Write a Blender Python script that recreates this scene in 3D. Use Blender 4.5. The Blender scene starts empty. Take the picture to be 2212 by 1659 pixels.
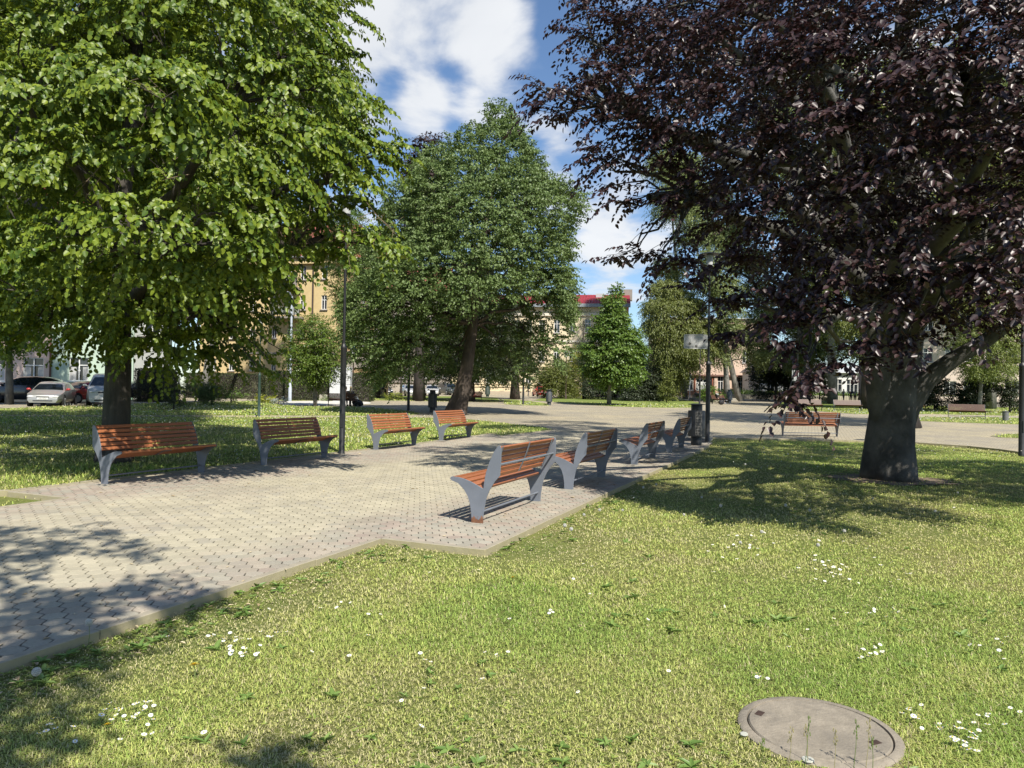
import bpy, bmesh, math, random
import numpy as np
from mathutils import Vector, Matrix

random.seed(7)
RNG = np.random.default_rng(7)
SC = bpy.context.scene
COL = SC.collection
PI = math.pi

# ---------------------------------------------------------------- survey of the place
FL = 1550.0                       # focal length for a 2212 px wide frame
PITCH = math.atan((848 - 829.5) / FL)
ROLL = 0.0165
EYE = np.array([0.0, 0.0, 1.5])
_F = np.array([0, math.cos(PITCH), math.sin(PITCH)])
_R0 = np.array([1.0, 0, 0])
_U0 = np.array([0, -math.sin(PITCH), math.cos(PITCH)])
_R = _R0 * math.cos(ROLL) + _U0 * math.sin(ROLL)
_U = _U0 * math.cos(ROLL) - _R0 * math.sin(ROLL)


def ray(u, v):
    return _F + _R * ((u - 1106) / FL) - _U * ((v - 829.5) / FL)


def gz(y):                        # the ground: level near the benches, then a slight rise
    return 0.0125 * min(max(0.0, y - 20), 100)


def gp(u, v):                     # sight line -> ground point
    d = ray(u, v)
    t = -1.5 / d[2] if d[2] < 0 else 1e9
    if not (0 < t and t * d[1] < 20):
        t = 1.75 / max(.0125 * d[1] - d[2], 1e-3)
    p = EYE + d * t
    return Vector((p[0], p[1], gz(p[1])))


def at(u, v, Y):                  # sight line -> point at distance Y
    d = ray(u, v)
    return Vector(EYE + d * (Y / d[1]))


PD = math.radians(22.7)           # direction of the path
DX, DY = math.sin(PD), math.cos(PD)


def st(s, t, z=0.0):              # along the path, across the path
    return Vector((DX * s + DY * t, DY * s - DX * t, z))


# ---------------------------------------------------------------- helpers
def tag(o, label=None, cat=None, group=None, kind=None):
    if label: o['label'] = label
    if cat: o['category'] = cat
    if group: o['group'] = group
    if kind: o['kind'] = kind
    return o


def thing(name, label, cat, loc=(0, 0, 0), rz=0.0, group=None):
    o = bpy.data.objects.new(name, None)
    o.empty_display_size = .2
    COL.objects.link(o)
    o.location = loc
    o.rotation_euler = (0, 0, rz)
    return tag(o, label, cat, group)


def link(name, me, mat=None, parent=None):
    o = bpy.data.objects.new(name, me)
    COL.objects.link(o)
    if mat is not None:
        for m in (mat if isinstance(mat, (list, tuple)) else [mat]):
            me.materials.append(m)
    if parent is not None: o.parent = parent
    return o


def copy_tree(o, parent=None):
    c = o.copy()
    COL.objects.link(c)
    if parent is not None: c.parent = parent
    for ch in list(o.children): copy_tree(ch, c)
    return c


class MB:
    def __init__(s):
        s.v, s.f, s.m = [], [], []
        s.cur = 0

    def add(s, vs, fs):
        b = len(s.v)
        s.v += [tuple(x) for x in vs]
        for f in fs:
            s.f.append(tuple(i + b for i in f)); s.m.append(s.cur)
        return s

    def box(s, c, size, rz=0.0, M=None):
        x, y, z = (k / 2 for k in size)
        vs = [Vector((i * x, j * y, k * z)) for i in (-1, 1) for j in (-1, 1) for k in (-1, 1)]
        if rz: vs = [Matrix.Rotation(rz, 3, 'Z') @ q for q in vs]
        if M is not None: vs = [M @ q for q in vs]
        c = Vector(c)
        return s.add([q + c for q in vs], [(0, 1, 3, 2), (4, 6, 7, 5), (0, 4, 5, 1), (2, 3, 7, 6), (0, 2, 6, 4), (1, 5, 7, 3)])

    def tube(s, pts, rad, n=8, caps=True):
        pts = [Vector(p) for p in pts]
        if not isinstance(rad, (list, tuple)): rad = [rad] * len(pts)
        t0 = (pts[1] - pts[0]).normalized()
        a = t0.orthogonal().normalized()
        vs, fs = [], []
        for i, p in enumerate(pts):
            t = (pts[min(i + 1, len(pts) - 1)] - pts[max(i - 1, 0)]).normalized()
            a = (a - t * a.dot(t)).normalized()
            b = t.cross(a)
            for k in range(n):
                w = 2 * PI * k / n
                vs.append(p + (a * math.cos(w) + b * math.sin(w)) * rad[i])
        for i in range(len(pts) - 1):
            for k in range(n):
                q = (k + 1) % n
                fs.append((i * n + k, i * n + q, (i + 1) * n + q, (i + 1) * n + k))
        if caps:
            fs.append(tuple(range(n))[::-1])
            fs.append(tuple(range((len(pts) - 1) * n, len(pts) * n)))
        return s.add(vs, fs)

    def lathe(s, prof, n=20, c=(0, 0, 0), axis='Z'):
        vs, fs = [], []
        for r, z in prof:
            for k in range(n):
                w = 2 * PI * k / n
                q = Vector((r * math.cos(w), r * math.sin(w), z))
                if axis == 'Y': q = Vector((q.x, q.z, q.y))
                if axis == 'X': q = Vector((q.z, q.x, q.y))
                vs.append(q + Vector(c))
        for i in range(len(prof) - 1):
            for k in range(n):
                q = (k + 1) % n
                fs.append((i * n + k, i * n + q, (i + 1) * n + q, (i + 1) * n + k))
        fs.append(tuple(range(n))[::-1])
        fs.append(tuple(range((len(prof) - 1) * n, len(prof) * n)))
        return s.add(vs, fs)

    def prism(s, poly, a0, a1, plane='xz'):
        n = len(poly)
        if plane == 'xz': mk = lambda p, a: (p[0], a, p[1])
        elif plane == 'yz': mk = lambda p, a: (a, p[0], p[1])
        else: mk = lambda p, a: (p[0], p[1], a)
        vs = [mk(p, a0) for p in poly] + [mk(p, a1) for p in poly]
        fs = [tuple(range(n)), tuple(range(n, 2 * n))[::-1]]
        fs += [(i, (i + 1) % n, n + (i + 1) % n, n + i) for i in range(n)]
        return s.add(vs, fs)

    def ball(s, c, r, n=8, m=6):
        if not isinstance(r, (list, tuple)): r = (r, r, r)
        vs, fs = [], []
        for i in range(m + 1):
            th = PI * i / m
            for k in range(n):
                w = 2 * PI * k / n
                vs.append((c[0] + r[0] * math.sin(th) * math.cos(w), c[1] + r[1] * math.sin(th) * math.sin(w), c[2] + r[2] * math.cos(th)))
        for i in range(m):
            for k in range(n):
                q = (k + 1) % n
                fs.append((i * n + k, i * n + q, (i + 1) * n + q, (i + 1) * n + k))
        return s.add(vs, fs)

    def mesh(s, name, smooth=False, bevel=0.0, seg=1, ang=40):
        me = bpy.data.meshes.new(name)
        me.from_pydata(s.v, [], s.f)
        if any(s.m): me.polygons.foreach_set('material_index', s.m)
        bm = bmesh.new(); bm.from_mesh(me)
        bmesh.ops.recalc_face_normals(bm, faces=bm.faces)
        if bevel > 0:
            es = [e for e in bm.edges if len(e.link_faces) == 2 and e.calc_face_angle(0) > math.radians(ang)]
            bmesh.ops.bevel(bm, geom=es, offset=bevel, segments=seg, affect='EDGES', profile=.5, clamp_overlap=True)
        bm.to_mesh(me); bm.free()
        if smooth: 
            me.polygons.foreach_set('use_smooth', [True] * len(me.polygons))
            if smooth != 'all': 
                try: me.set_sharp_from_angle(angle=math.radians(38))
                except Exception: pass
        me.update()
        return me

    def build(s, name, mat, parent=None, smooth=False, bevel=0.0, seg=1):
        return link(name, s.mesh(name, smooth, bevel, seg), mat, parent)


def np_mesh(name, V, quads, smooth=False):
    """V (N,3), quads (M,k)"""
    me = bpy.data.meshes.new(name)
    V = np.ascontiguousarray(V, dtype=np.float32)
    F = np.ascontiguousarray(quads, dtype=np.int32)
    k = F.shape[1]
    me.vertices.add(len(V)); me.vertices.foreach_set('co', V.ravel())
    me.loops.add(F.size); me.loops.foreach_set('vertex_index', F.ravel())
    me.polygons.add(len(F))
    me.polygons.foreach_set('loop_start', np.arange(0, F.size, k, dtype=np.int32))
    try: me.polygons.foreach_set('loop_total', np.full(len(F), k, dtype=np.int32))
    except Exception: pass
    if smooth: me.polygons.foreach_set('use_smooth', np.ones(len(F), dtype=bool))
    me.update(calc_edges=True)
    return me


def nz(a):
    return a / np.maximum(np.linalg.norm(a, axis=-1, keepdims=True), 1e-9)


class Noise2:                     # plain value noise for laying out planting
    def __init__(s, seed): s.g = np.random.default_rng(seed).random((64, 64))

    def __call__(s, x, y, f=1.0):
        x = np.asarray(x) * f; y = np.asarray(y) * f
        i = np.floor(x).astype(int); j = np.floor(y).astype(int)
        a = x - i; b = y - j
        a = a * a * (3 - 2 * a); b = b * b * (3 - 2 * b)
        g = s.g
        return ((g[i % 64, j % 64] * (1 - a) + g[(i + 1) % 64, j % 64] * a) * (1 - b)
                + (g[i % 64, (j + 1) % 64] * (1 - a) + g[(i + 1) % 64, (j + 1) % 64] * a) * b)


N1, N2, N3 = Noise2(1), Noise2(2), Noise2(3)


def inpoly(x, y, poly):
    c = np.zeros(len(x), bool)
    n = len(poly)
    for i in range(n):
        x0, y0 = poly[i][:2]; x1, y1 = poly[(i + 1) % n][:2]
        if y0 == y1: continue
        h = ((y0 > y) != (y1 > y)) & (x < (x1 - x0) * (y - y0) / (y1 - y0) + x0)
        c ^= h
    return c


# ---------------------------------------------------------------- materials
def new_mat(name):
    m = bpy.data.materials.new(name)
    m.use_nodes = True
    nt = m.node_tree
    return m, nt, nt.nodes['Principled BSDF'], nt.nodes['Material Output']


def nd(nt, t, **kw):
    n = nt.nodes.new(t)
    for k, v in kw.items():
        if k in n.inputs: n.inputs[k].default_value = v
        else: setattr(n, k, v)
    return n


def rgba(c, a=1.0): return (c[0], c[1], c[2], a)


def sc(c, f): return tuple(min(1, k * f) for k in c)


def ramp(nt, fac, stops):
    r = nd(nt, 'ShaderNodeValToRGB')
    el = r.color_ramp.elements
    while len(el) < len(stops): el.new(.5)
    for e, (p, c) in zip(el, stops):
        e.position = p; e.color = rgba(c) if len(c) == 3 else c
    nt.links.new(fac, r.inputs[0])
    return r


def mix(nt, fac, a, b, mode='MIX'):
    n = nd(nt, 'ShaderNodeMix', data_type='RGBA', blend_type=mode)
    for sock, val in ((0, fac), (6, a), (7, b)):
        if hasattr(val, 'links'): nt.links.new(val, n.inputs[sock])
        elif isinstance(val, (int, float)): n.inputs[sock].default_value = val
        else: n.inputs[sock].default_value = rgba(val)
    return n.outputs[2]


def M_plain(name, col, rough=.6, var=.18, scale=6.0, bump=.0, metal=0.0, spec=.5, stretch=None, dirt=None, detail=5):
    m, nt, p, out = new_mat(name)
    tc = nd(nt, 'ShaderNodeTexCoord')
    co = tc.outputs['Object']
    if stretch:
        mp = nd(nt, 'ShaderNodeMapping'); mp.inputs['Scale'].default_value = stretch
        nt.links.new(co, mp.inputs[0]); co = mp.outputs[0]
    n = nd(nt, 'ShaderNodeTexNoise', Scale=scale, Detail=detail, Roughness=.65)
    nt.links.new(co, n.inputs['Vector'])
    r = ramp(nt, n.outputs[0], [(.25, sc(col, 1 - var)), (.75, sc(col, 1 + var))])
    c = r.outputs[0]
    if dirt:
        n2 = nd(nt, 'ShaderNodeTexNoise', Scale=dirt[1], Detail=6, Roughness=.7)
        nt.links.new(tc.outputs['Object'], n2.inputs['Vector'])
        r2 = ramp(nt, n2.outputs[0], [(dirt[2], (0, 0, 0)), (dirt[2] + .12, (1, 1, 1))])
        c = mix(nt, r2.outputs[0], c, dirt[0])
    nt.links.new(c, p.inputs['Base Color'])
    p.inputs['Roughness'].default_value = rough
    p.inputs['Metallic'].default_value = metal
    p.inputs['Specular IOR Level'].default_value = spec
    if bump:
        b = nd(nt, 'ShaderNodeBump', Strength=bump, Distance=.02)
        nt.links.new(n.outputs[0], b.inputs['Height'])
        nt.links.new(b.outputs[0], p.inputs['Normal'])
    return m


def M_leaf(name, c1, c2, rough=.4, trans=.3, tcol=None, spec=.5):
    m, nt, p, out = new_mat(name)
    g = nd(nt, 'ShaderNodeNewGeometry')
    r = ramp(nt, g.outputs['Random Per Island'], [(0.0, c1), (.55, tuple((a + b) / 2 for a, b in zip(c1, c2))), (1.0, c2)])
    nt.links.new(r.outputs[0], p.inputs['Base Color'])
    p.inputs['Roughness'].default_value = rough
    p.inputs['Specular IOR Level'].default_value = spec
    if trans:
        t = nd(nt, 'ShaderNodeBsdfTranslucent')
        hs = mix(nt, .5, r.outputs[0], tcol or sc(c2, 1.4))
        nt.links.new(hs, t.inputs[0])
        ms = nd(nt, 'ShaderNodeMixShader'); ms.inputs[0].default_value = trans
        nt.links.new(p.outputs[0], ms.inputs[1]); nt.links.new(t.outputs[0], ms.inputs[2])
        nt.links.new(ms.outputs[0], out.inputs[0])
    return m


def M_bark(name, c1, c2, scale=5, zs=.25, bump=.8, mot=.4):
    m, nt, p, out = new_mat(name)
    tc = nd(nt, 'ShaderNodeTexCoord')
    mp = nd(nt, 'ShaderNodeMapping'); mp.inputs['Scale'].default_value = (1, 1, zs)
    nt.links.new(tc.outputs['Object'], mp.inputs[0])
    n = nd(nt, 'ShaderNodeTexNoise', Scale=scale * 2.2, Detail=8, Roughness=.7)
    n2 = nd(nt, 'ShaderNodeTexNoise', Scale=2.2, Detail=4)
    nt.links.new(mp.outputs[0], n.inputs['Vector']); nt.links.new(tc.outputs['Object'], n2.inputs['Vector'])
    r = ramp(nt, n.outputs[0], [(.3, c1), (.7, c2)])
    r2 = ramp(nt, n2.outputs[0], [(.36, sc(c1, .8)), (.66, sc(c2, 1.5))])
    nt.links.new(mix(nt, mot, r.outputs[0], r2.outputs[0]), p.inputs['Base Color'])
    p.inputs['Roughness'].default_value = .85
    b = nd(nt, 'ShaderNodeBump', Strength=bump, Distance=.04)
    nt.links.new(n.outputs[0], b.inputs['Height']); nt.links.new(b.outputs[0], p.inputs['Normal'])
    return m


def M_wood(name):
    m, nt, p, out = new_mat(name)
    tc = nd(nt, 'ShaderNodeTexCoord')
    mp = nd(nt, 'ShaderNodeMapping'); mp.inputs['Scale'].default_value = (14, 1.2, 14)
    nt.links.new(tc.outputs['Object'], mp.inputs[0])
    n = nd(nt, 'ShaderNodeTexNoise', Scale=5, Detail=7, Roughness=.7)
    nt.links.new(mp.outputs[0], n.inputs['Vector'])
    g = nd(nt, 'ShaderNodeNewGeometry')
    n2 = nd(nt, 'ShaderNodeTexNoise', Scale=9, Detail=6, Roughness=.75)
    nt.links.new(tc.outputs['Object'], n2.inputs['Vector'])
    base = ramp(nt, g.outputs['Random Per Island'], [(0, (.21, .07, .03)), (.5, (.30, .105, .042)), (1, (.37, .14, .058))])
    gr = ramp(nt, n.outputs[0], [(.3, (.55, .5, .48)), (.65, (1.12, 1.1, 1.08))])
    c = mix(nt, 1.0, base.outputs[0], gr.outputs[0], 'MULTIPLY')
    wear = ramp(nt, n2.outputs[0], [(.66, (0, 0, 0)), (.74, (1, 1, 1))])
    c = mix(nt, wear.outputs[0], c, (.34, .2, .13))
    nt.links.new(c, p.inputs['Base Color'])
    p.inputs['Roughness'].default_value = .48
    b = nd(nt, 'ShaderNodeBump', Strength=.25, Distance=.004)
    nt.links.new(n.outputs[0], b.inputs['Height']); nt.links.new(b.outputs[0], p.inputs['Normal'])
    return m


def M_steel(name, col, rust=False):
    m, nt, p, out = new_mat(name)
    tc = nd(nt, 'ShaderNodeTexCoord')
    n = nd(nt, 'ShaderNodeTexNoise', Scale=4, Detail=8, Roughness=.72)
    nt.links.new(tc.outputs['Object'], n.inputs['Vector'])
    r = ramp(nt, n.outputs[0], [(.3, sc(col, .86)), (.7, sc(col, 1.12))])
    c = r.outputs[0]
    n3 = nd(nt, 'ShaderNodeTexNoise', Scale=30, Detail=5, Roughness=.8)
    nt.links.new(tc.outputs['Object'], n3.inputs['Vector'])
    sp = ramp(nt, n3.outputs[0], [(.7, (0, 0, 0)), (.74, (1, 1, 1))])
    c = mix(nt, sp.outputs[0], c, sc(col, 1.5))
    if rust:
        sx = nd(nt, 'ShaderNodeSeparateXYZ'); nt.links.new(tc.outputs['Object'], sx.inputs[0])
        mr = nd(nt, 'ShaderNodeMapRange'); mr.inputs[1].default_value = .02; mr.inputs[2].default_value = .16
        mr.inputs[3].default_value = .35; mr.inputs[4].default_value = -.25
        nt.links.new(sx.outputs[2], mr.inputs[0])
        n2 = nd(nt, 'ShaderNodeTexNoise', Scale=22, Detail=6, Roughness=.7)
        nt.links.new(tc.outputs['Object'], n2.inputs['Vector'])
        ad = nd(nt, 'ShaderNodeMath', operation='ADD')
        nt.links.new(mr.outputs[0], ad.inputs[0]); nt.links.new(n2.outputs[0], ad.inputs[1])
        rr = ramp(nt, ad.outputs[0], [(.6, (0, 0, 0)), (.68, (1, 1, 1))])
        rc = ramp(nt, n2.outputs[0], [(.35, (.09, .035, .02)), (.65, (.26, .12, .06))])
        c = mix(nt, rr.outputs[0], c, rc.outputs[0])
    nt.links.new(c, p.inputs['Base Color'])
    p.inputs['Roughness'].default_value = .5
    p.inputs['Specular IOR Level'].default_value = .5
    b = nd(nt, 'ShaderNodeBump', Strength=.08, Distance=.004)
    nt.links.new(n3.outputs[0], b.inputs['Height']); nt.links.new(b.outputs[0], p.inputs['Normal'])
    return m


def M_glass(name, col=(.02, .025, .03), rough=.06):
    m, nt, p, out = new_mat(name)
    tc = nd(nt, 'ShaderNodeTexCoord')
    n = nd(nt, 'ShaderNodeTexNoise', Scale=1.3, Detail=3)
    nt.links.new(tc.outputs['Object'], n.inputs['Vector'])
    r = ramp(nt, n.outputs[0], [(.35, sc(col, .6)), (.7, sc(col, 1.7))])
    nt.links.new(r.outputs[0], p.inputs['Base Color'])
    p.inputs['Roughness'].default_value = rough
    p.inputs['Specular IOR Level'].default_value = .8
    return m


def M_attr(name, rough=.7, trans=0.0, spec=.3, noise=None):
    """colour stored on the mesh: each blade / paving stone has its own"""
    m, nt, p, out = new_mat(name)
    a = nd(nt, 'ShaderNodeAttribute', attribute_name='tint')
    c = a.outputs[0]
    if noise:
        tc = nd(nt, 'ShaderNodeTexCoord')
        n = nd(nt, 'ShaderNodeTexNoise', Scale=noise[0], Detail=6, Roughness=.75)
        nt.links.new(tc.outputs['Object'], n.inputs['Vector'])
        r = ramp(nt, n.outputs[0], [(.25, (1 - noise[1],) * 3), (.75, (1 + noise[1],) * 3)])
        c = mix(nt, 1.0, c, r.outputs[0], 'MULTIPLY')
        n4 = nd(nt, 'ShaderNodeTexNoise', Scale=.9, Detail=5, Roughness=.65)
        nt.links.new(tc.outputs['Object'], n4.inputs['Vector'])
        r4 = ramp(nt, n4.outputs[0], [(.3, (.84, .84, .85)), (.7, (1.1, 1.1, 1.08))])
        c = mix(nt, 1.0, c, r4.outputs[0], 'MULTIPLY')
        b = nd(nt, 'ShaderNodeBump', Strength=.3, Distance=.004)
        nt.links.new(n.outputs[0], b.inputs['Height']); nt.links.new(b.outputs[0], p.inputs['Normal'])
    nt.links.new(c, p.inputs['Base Color'])
    p.inputs['Roughness'].default_value = rough
    p.inputs['Specular IOR Level'].default_value = spec
    if trans:
        t = nd(nt, 'ShaderNodeBsdfTranslucent'); nt.links.new(c, t.inputs[0])
        ms = nd(nt, 'ShaderNodeMixShader'); ms.inputs[0].default_value = trans
        nt.links.new(p.outputs[0], ms.inputs[1]); nt.links.new(t.outputs[0], ms.inputs[2])
        nt.links.new(ms.outputs[0], out.inputs[0])
    return m


MW = M_wood('oiled_hardwood')
MS = M_steel('grey_painted_steel', (.155, .17, .2))
MSR = M_steel('rusting_painted_steel', (.155, .17, .2), True)
MDK = M_plain('dark_iron_paint', (.018, .019, .021), .45, .3, 9, .1)
MCON = M_plain('weathered_concrete', (.31, .285, .235), .9, .2, 7, .5, dirt=((.12, .11, .085), 3.0, .6))
MGREY = M_plain('pale_grey_metal', (.42, .43, .43), .5, .1, 5)
MWHITE = M_plain('white_paint', (.72, .72, .69), .5, .06, 4)
MBLK = M_plain('black_rubber', (.012, .012, .013), .7, .3, 20)
MGLASS = M_glass('window_glass')
MCARGL = M_glass('car_glass', (.012, .016, .022), .04)
MCHR = M_plain('bright_metal', (.55, .56, .58), .25, .1, 8, metal=.9)

# ---------------------------------------------------------------- foliage
def leaf_arrays(rng, base, ld, ln, L, W, fold=.18, curl=.15):
    ln = nz(ln - ld * (ln * ld).sum(-1, keepdims=True))
    sd = np.cross(ln, ld)
    L = L[:, None]; W = W[:, None]
    up = ln * (W * fold)
    V = np.stack([base,
                  base + ld * L * .32 + sd * W * .5 + up,
                  base + ld * L * .72 + sd * W * .36 + up * .6 - ln * L * curl * .4,
                  base + ld * L - ln * L * curl,
                  base + ld * L * .72 - sd * W * .36 + up * .6 - ln * L * curl * .4,
                  base + ld * L * .32 - sd * W * .5 + up], axis=1)
    n = len(base)
    o = (np.arange(n) * 6)[:, None]
    F = np.concatenate([o + np.array([[0, 1, 2, 3]]), o + np.array([[0, 3, 4, 5]])])
    return V.reshape(-1, 3), F


def leaf_simple(rng, base, ld, ln, L, W):
    ln = nz(ln - ld * (ln * ld).sum(-1, keepdims=True))
    sd = np.cross(ln, ld)
    L = L[:, None]; W = W[:, None]
    V = np.stack([base, base + ld * L * .45 + sd * W * .5 + ln * W * .12, base + ld * L - ln * L * .12, base + ld * L * .45 - sd * W * .5 + ln * W * .12], axis=1)
    n = len(base)
    F = (np.arange(n) * 4)[:, None] + np.array([[0, 1, 2, 3]])
    return V.reshape(-1, 3), F


def sprays(rng, P, D, SL, n, lL, lW, droop=.3, hang=.35, flat=1.0, jit=.35, simple=False, wob=.0, up=1.0, outf=.45):
    """leafy twigs: P start points, D directions, SL lengths, n leaves on each"""
    N = len(P)
    t = (np.arange(n)[None, :] + rng.random((N, n))) / n
    t = t[..., None]
    z = np.array([0, 0, 1.0])
    S = nz(np.cross(D, z) + 1e-4)
    sl = SL[:, None, None]
    pos = P[:, None] + D[:, None] * sl * t - z * droop * sl * t * t
    tang = nz(D[:, None] - z * 2 * droop * t)
    sg = np.where(np.arange(n) % 2 == 0, 1.0, -1.0)[None, :, None]
    pos = pos + S[:, None] * sg * lL * (.25 + .5 * rng.random((N, n, 1))) * flat + rng.normal(0, wob + .12 * lL, (N, n, 3))
    ld = nz(tang * .55 + S[:, None] * sg * .75 - z * hang + rng.normal(0, jit, (N, n, 3)))
    ln = nz(z * up + D[:, None] * outf + rng.normal(0, jit * 1.1, (N, n, 3)))
    L = lL * rng.uniform(.7, 1.25, N * n); W = lW * rng.uniform(.75, 1.2, N * n)
    f = leaf_simple if simple else leaf_arrays
    return f(rng, pos.reshape(-1, 3), ld.reshape(-1, 3), ln.reshape(-1, 3), L, W)


def lobe_points(rng, lobes, per_m2, inner=.35, keep_in=.25, shelf=None, shelf_n=9999):
    """start points and outward directions on a set of crown lobes (x,y,z,rx,ry,rz)"""
    Ps, Ds, Id = [], [], []
    LB = np.array(lobes, float)
    for i, l in enumerate(LB):
        c, r = l[:3], l[3:6]
        k = max(5, int(per_m2 * 4 * PI * (r[0] * r[1] * r[2]) ** (2 / 3)))
        d = nz(rng.normal(size=(k, 3)))
        if shelf is not None and i < shelf_n:     # boughs leaf out on top, bare below
            ax = LB[:, :2].mean(0)
            w = np.array([c[0] - ax[0], c[1] - ax[1], 0.0]); w = w / max(np.linalg.norm(w), .5) * .75 + np.array([0, 0, .7]); w /= np.linalg.norm(w)
            d = d[(d @ w > shelf) | (rng.random(len(d)) < .06)]; k = len(d)
        q = rng.uniform(inner, 1.0, (k, 1)) ** .6
        p = c + d * r * q
        inside = np.zeros(k)
        for j, m in enumerate(LB):
            if j != i: inside = np.maximum(inside, (((p - m[:3]) / m[3:6]) ** 2).sum(1) < .45)
        ok = (inside < .5) | (rng.random(k) < keep_in)
        Ps.append(p[ok]); Ds.append(d[ok]); Id.append(np.full(ok.sum(), i))
    return np.concatenate(Ps), np.concatenate(Ds), np.concatenate(Id)


def bez(a, b, c, n=6):
    return [a * (1 - t) ** 2 + b * 2 * t * (1 - t) + c * t * t for t in [i / (n - 1) for i in range(n)]]


def woodwork(rng, trunk, rad, lobes, fork, limb_r, twigs=0, P=None, Id=None, n=9, lift=.25, slope=.55):
    """trunk tube with limbs to every lobe and fine twigs out to a share of the leaf sprays"""
    mb = MB()
    # flare and slight irregularity of the trunk
    pts = [Vector(p) for p in trunk]
    fine, fr = [], []
    for i in range(len(pts) - 1):
        for k in range(4):
            t = k / 4
            fine.append(pts[i].lerp(pts[i + 1], t)); fr.append(rad[i] * (1 - t) + rad[i + 1] * t)
    fine.append(pts[-1]); fr.append(rad[-1])
    n0 = len(mb.v)
    mb.tube(fine, fr, 24)
    ph = rng.uniform(0, 6, 4)
    for i in range(len(fine)):
        hb = max(0, 1 - (fine[i].z - fine[0].z) / (fr[0] * 3.2))
        for k in range(24):
            a = 2 * PI * k / 24
            w = 1 + (.035 + .10 * hb) * math.sin(3 * a + ph[0]) + (.03 + .07 * hb) * math.sin(5 * a + ph[1] + i * .12) + .02 * math.sin(7 * a + ph[2] + i * .5)
            q = Vector(mb.v[n0 + i * 24 + k]); mb.v[n0 + i * 24 + k] = tuple(fine[i] + (q - fine[i]) * w)

    def on_trunk(z):
        for i in range(len(pts) - 1):
            if pts[i].z <= z <= pts[i + 1].z:
                t = (z - pts[i].z) / max(1e-6, pts[i + 1].z - pts[i].z)
                return pts[i].lerp(pts[i + 1], t), rad[i] * (1 - t) + rad[i + 1] * t
        return pts[-1], rad[-1]
    top = pts[-1].z
    # boughs fork: a few main limbs from the trunk, each feeding a cluster of leafy lobes
    LC = np.array([l[:3] for l in lobes], float)
    K = max(1, int(round(len(lobes) ** .5 * 1.15)))
    cen = LC[rng.choice(len(LC), K, replace=False)].copy()
    for _ in range(6):
        lab = np.argmin(((LC[:, None] - cen[None]) ** 2).sum(-1), 1)
        for q in range(K):
            if (lab == q).any(): cen[q] = LC[lab == q].mean(0)
    mains = []
    for q in range(K):
        c = Vector(cen[q])
        h = (Vector((c.x, c.y, 0)) - Vector((pts[0].x, pts[0].y, 0))).length
        z0 = min(max(fork + rng.uniform(0, .6), c.z - slope * h), top - .1)
        a, ra = on_trunk(z0)
        dist = (c - a).length
        mid = a.lerp(c, .5) + Vector((rng.normal(0, .05), rng.normal(0, .05), .5 * lift + rng.normal(0, .05))) * dist
        path = [p + Vector(rng.normal(0, .016 * dist, 3)) if 0 < k < 8 else p for k, p in enumerate(bez(a, mid, c, 9))]
        r0 = min(ra * .75, limb_r * (.42 + .07 * dist))
        rr = [r0 * (1 - .72 * k / 8) for k in range(9)]
        mains.append((path, rr))
        if dist > .3 and (lab == q).any(): mb.tube(path, rr, n, False)
    for i, l in enumerate(lobes):
        c = Vector(l[:3])
        mp, mr = mains[lab[i]]
        k0 = min(range(2, 9), key=lambda k: (mp[k] - c).length + (8 - k) * .12 * (mp[0] - mp[8]).length)
        k0 = max(2, k0 - 1)
        a = mp[k0]
        dist = (c - a).length
        if dist < .15: continue
        mid = a.lerp(c, .5) + Vector((rng.normal(0, .1), rng.normal(0, .1), lift * .5 + rng.normal(0, .1))) * dist
        r0 = min(mr[k0] * .7, limb_r * .3 * min(1.2, .3 + l[3]))
        path = [p + Vector(rng.normal(0, .03 * dist, 3)) if 0 < k < 6 else p for k, p in enumerate(bez(a, mid, c, 7))]
        mb.tube(path, [r0 * (1 - .8 * k / 6) for k in range(7)], 6, False)
        if P is not None and twigs:
            ids = np.nonzero(Id == i)[0]
            rng.shuffle(ids)
            for q in ids[:twigs]:
                e = Vector(P[q]); s = path[int(rng.integers(3, 7))]
                m2 = s.lerp(e, .5) + Vector(rng.normal(0, .08, 3)) * (e - s).length
                mb.tube(bez(s, m2, e, 4), [max(.006, r0 * .22), max(.005, r0 * .15), max(.004, r0 * .1), .003 + r0 * .04], 4, False)
    return mb


def tree(name, label, cat, base, lobes, trunk, rad, leaf, wood, lL, lW, per_m2=3.0, n=20, SL=.7, fork=2.0, limb_r=.12,
         group=None, seed=1, droop=.3, hang=.35, simple=False, twigs=0, inner=.35, keep=.25, jit=.35, outw=.8, lift=.25, slope=.55, flat=1.0, up=1.0, down=.15, shelf=None, lobe_sq=1.0, outf=.45, shelf_n=9999):
    rng = np.random.default_rng(seed)
    base = Vector(base)
    root = thing(name, label, cat, base, 0, group)
    lb = [(l[0] - base.x, l[1] - base.y, l[2] - base.z) + (l[3], l[4], l[5] * lobe_sq) for l in lobes]
    tr = [Vector(p) - base for p in trunk]
    P, D, Id = lobe_points(rng, lb, per_m2, inner, keep, shelf, shelf_n)
    axis = np.array([tr[-1].x, tr[-1].y, 0])
    rad_d = P - axis; rad_d[:, 2] *= .3
    Dd = nz(D * outw + nz(rad_d) * .5 + np.array([0, 0, -down]) + rng.normal(0, .22, D.shape))
    V, F = sprays(rng, P - Dd * SL * .4, Dd, SL * rng.uniform(.6, 1.3, len(P)), n, lL, lW, droop, hang, flat, jit, simple, up=up, outf=outf)
    link('crown', np_mesh('crown', V, F), leaf, root)
    mb = woodwork(rng, tr, rad, lb, fork, limb_r, twigs, P, Id, lift=lift, slope=slope)
    mb.build('trunk', wood, root, smooth='all')
    return root


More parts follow.
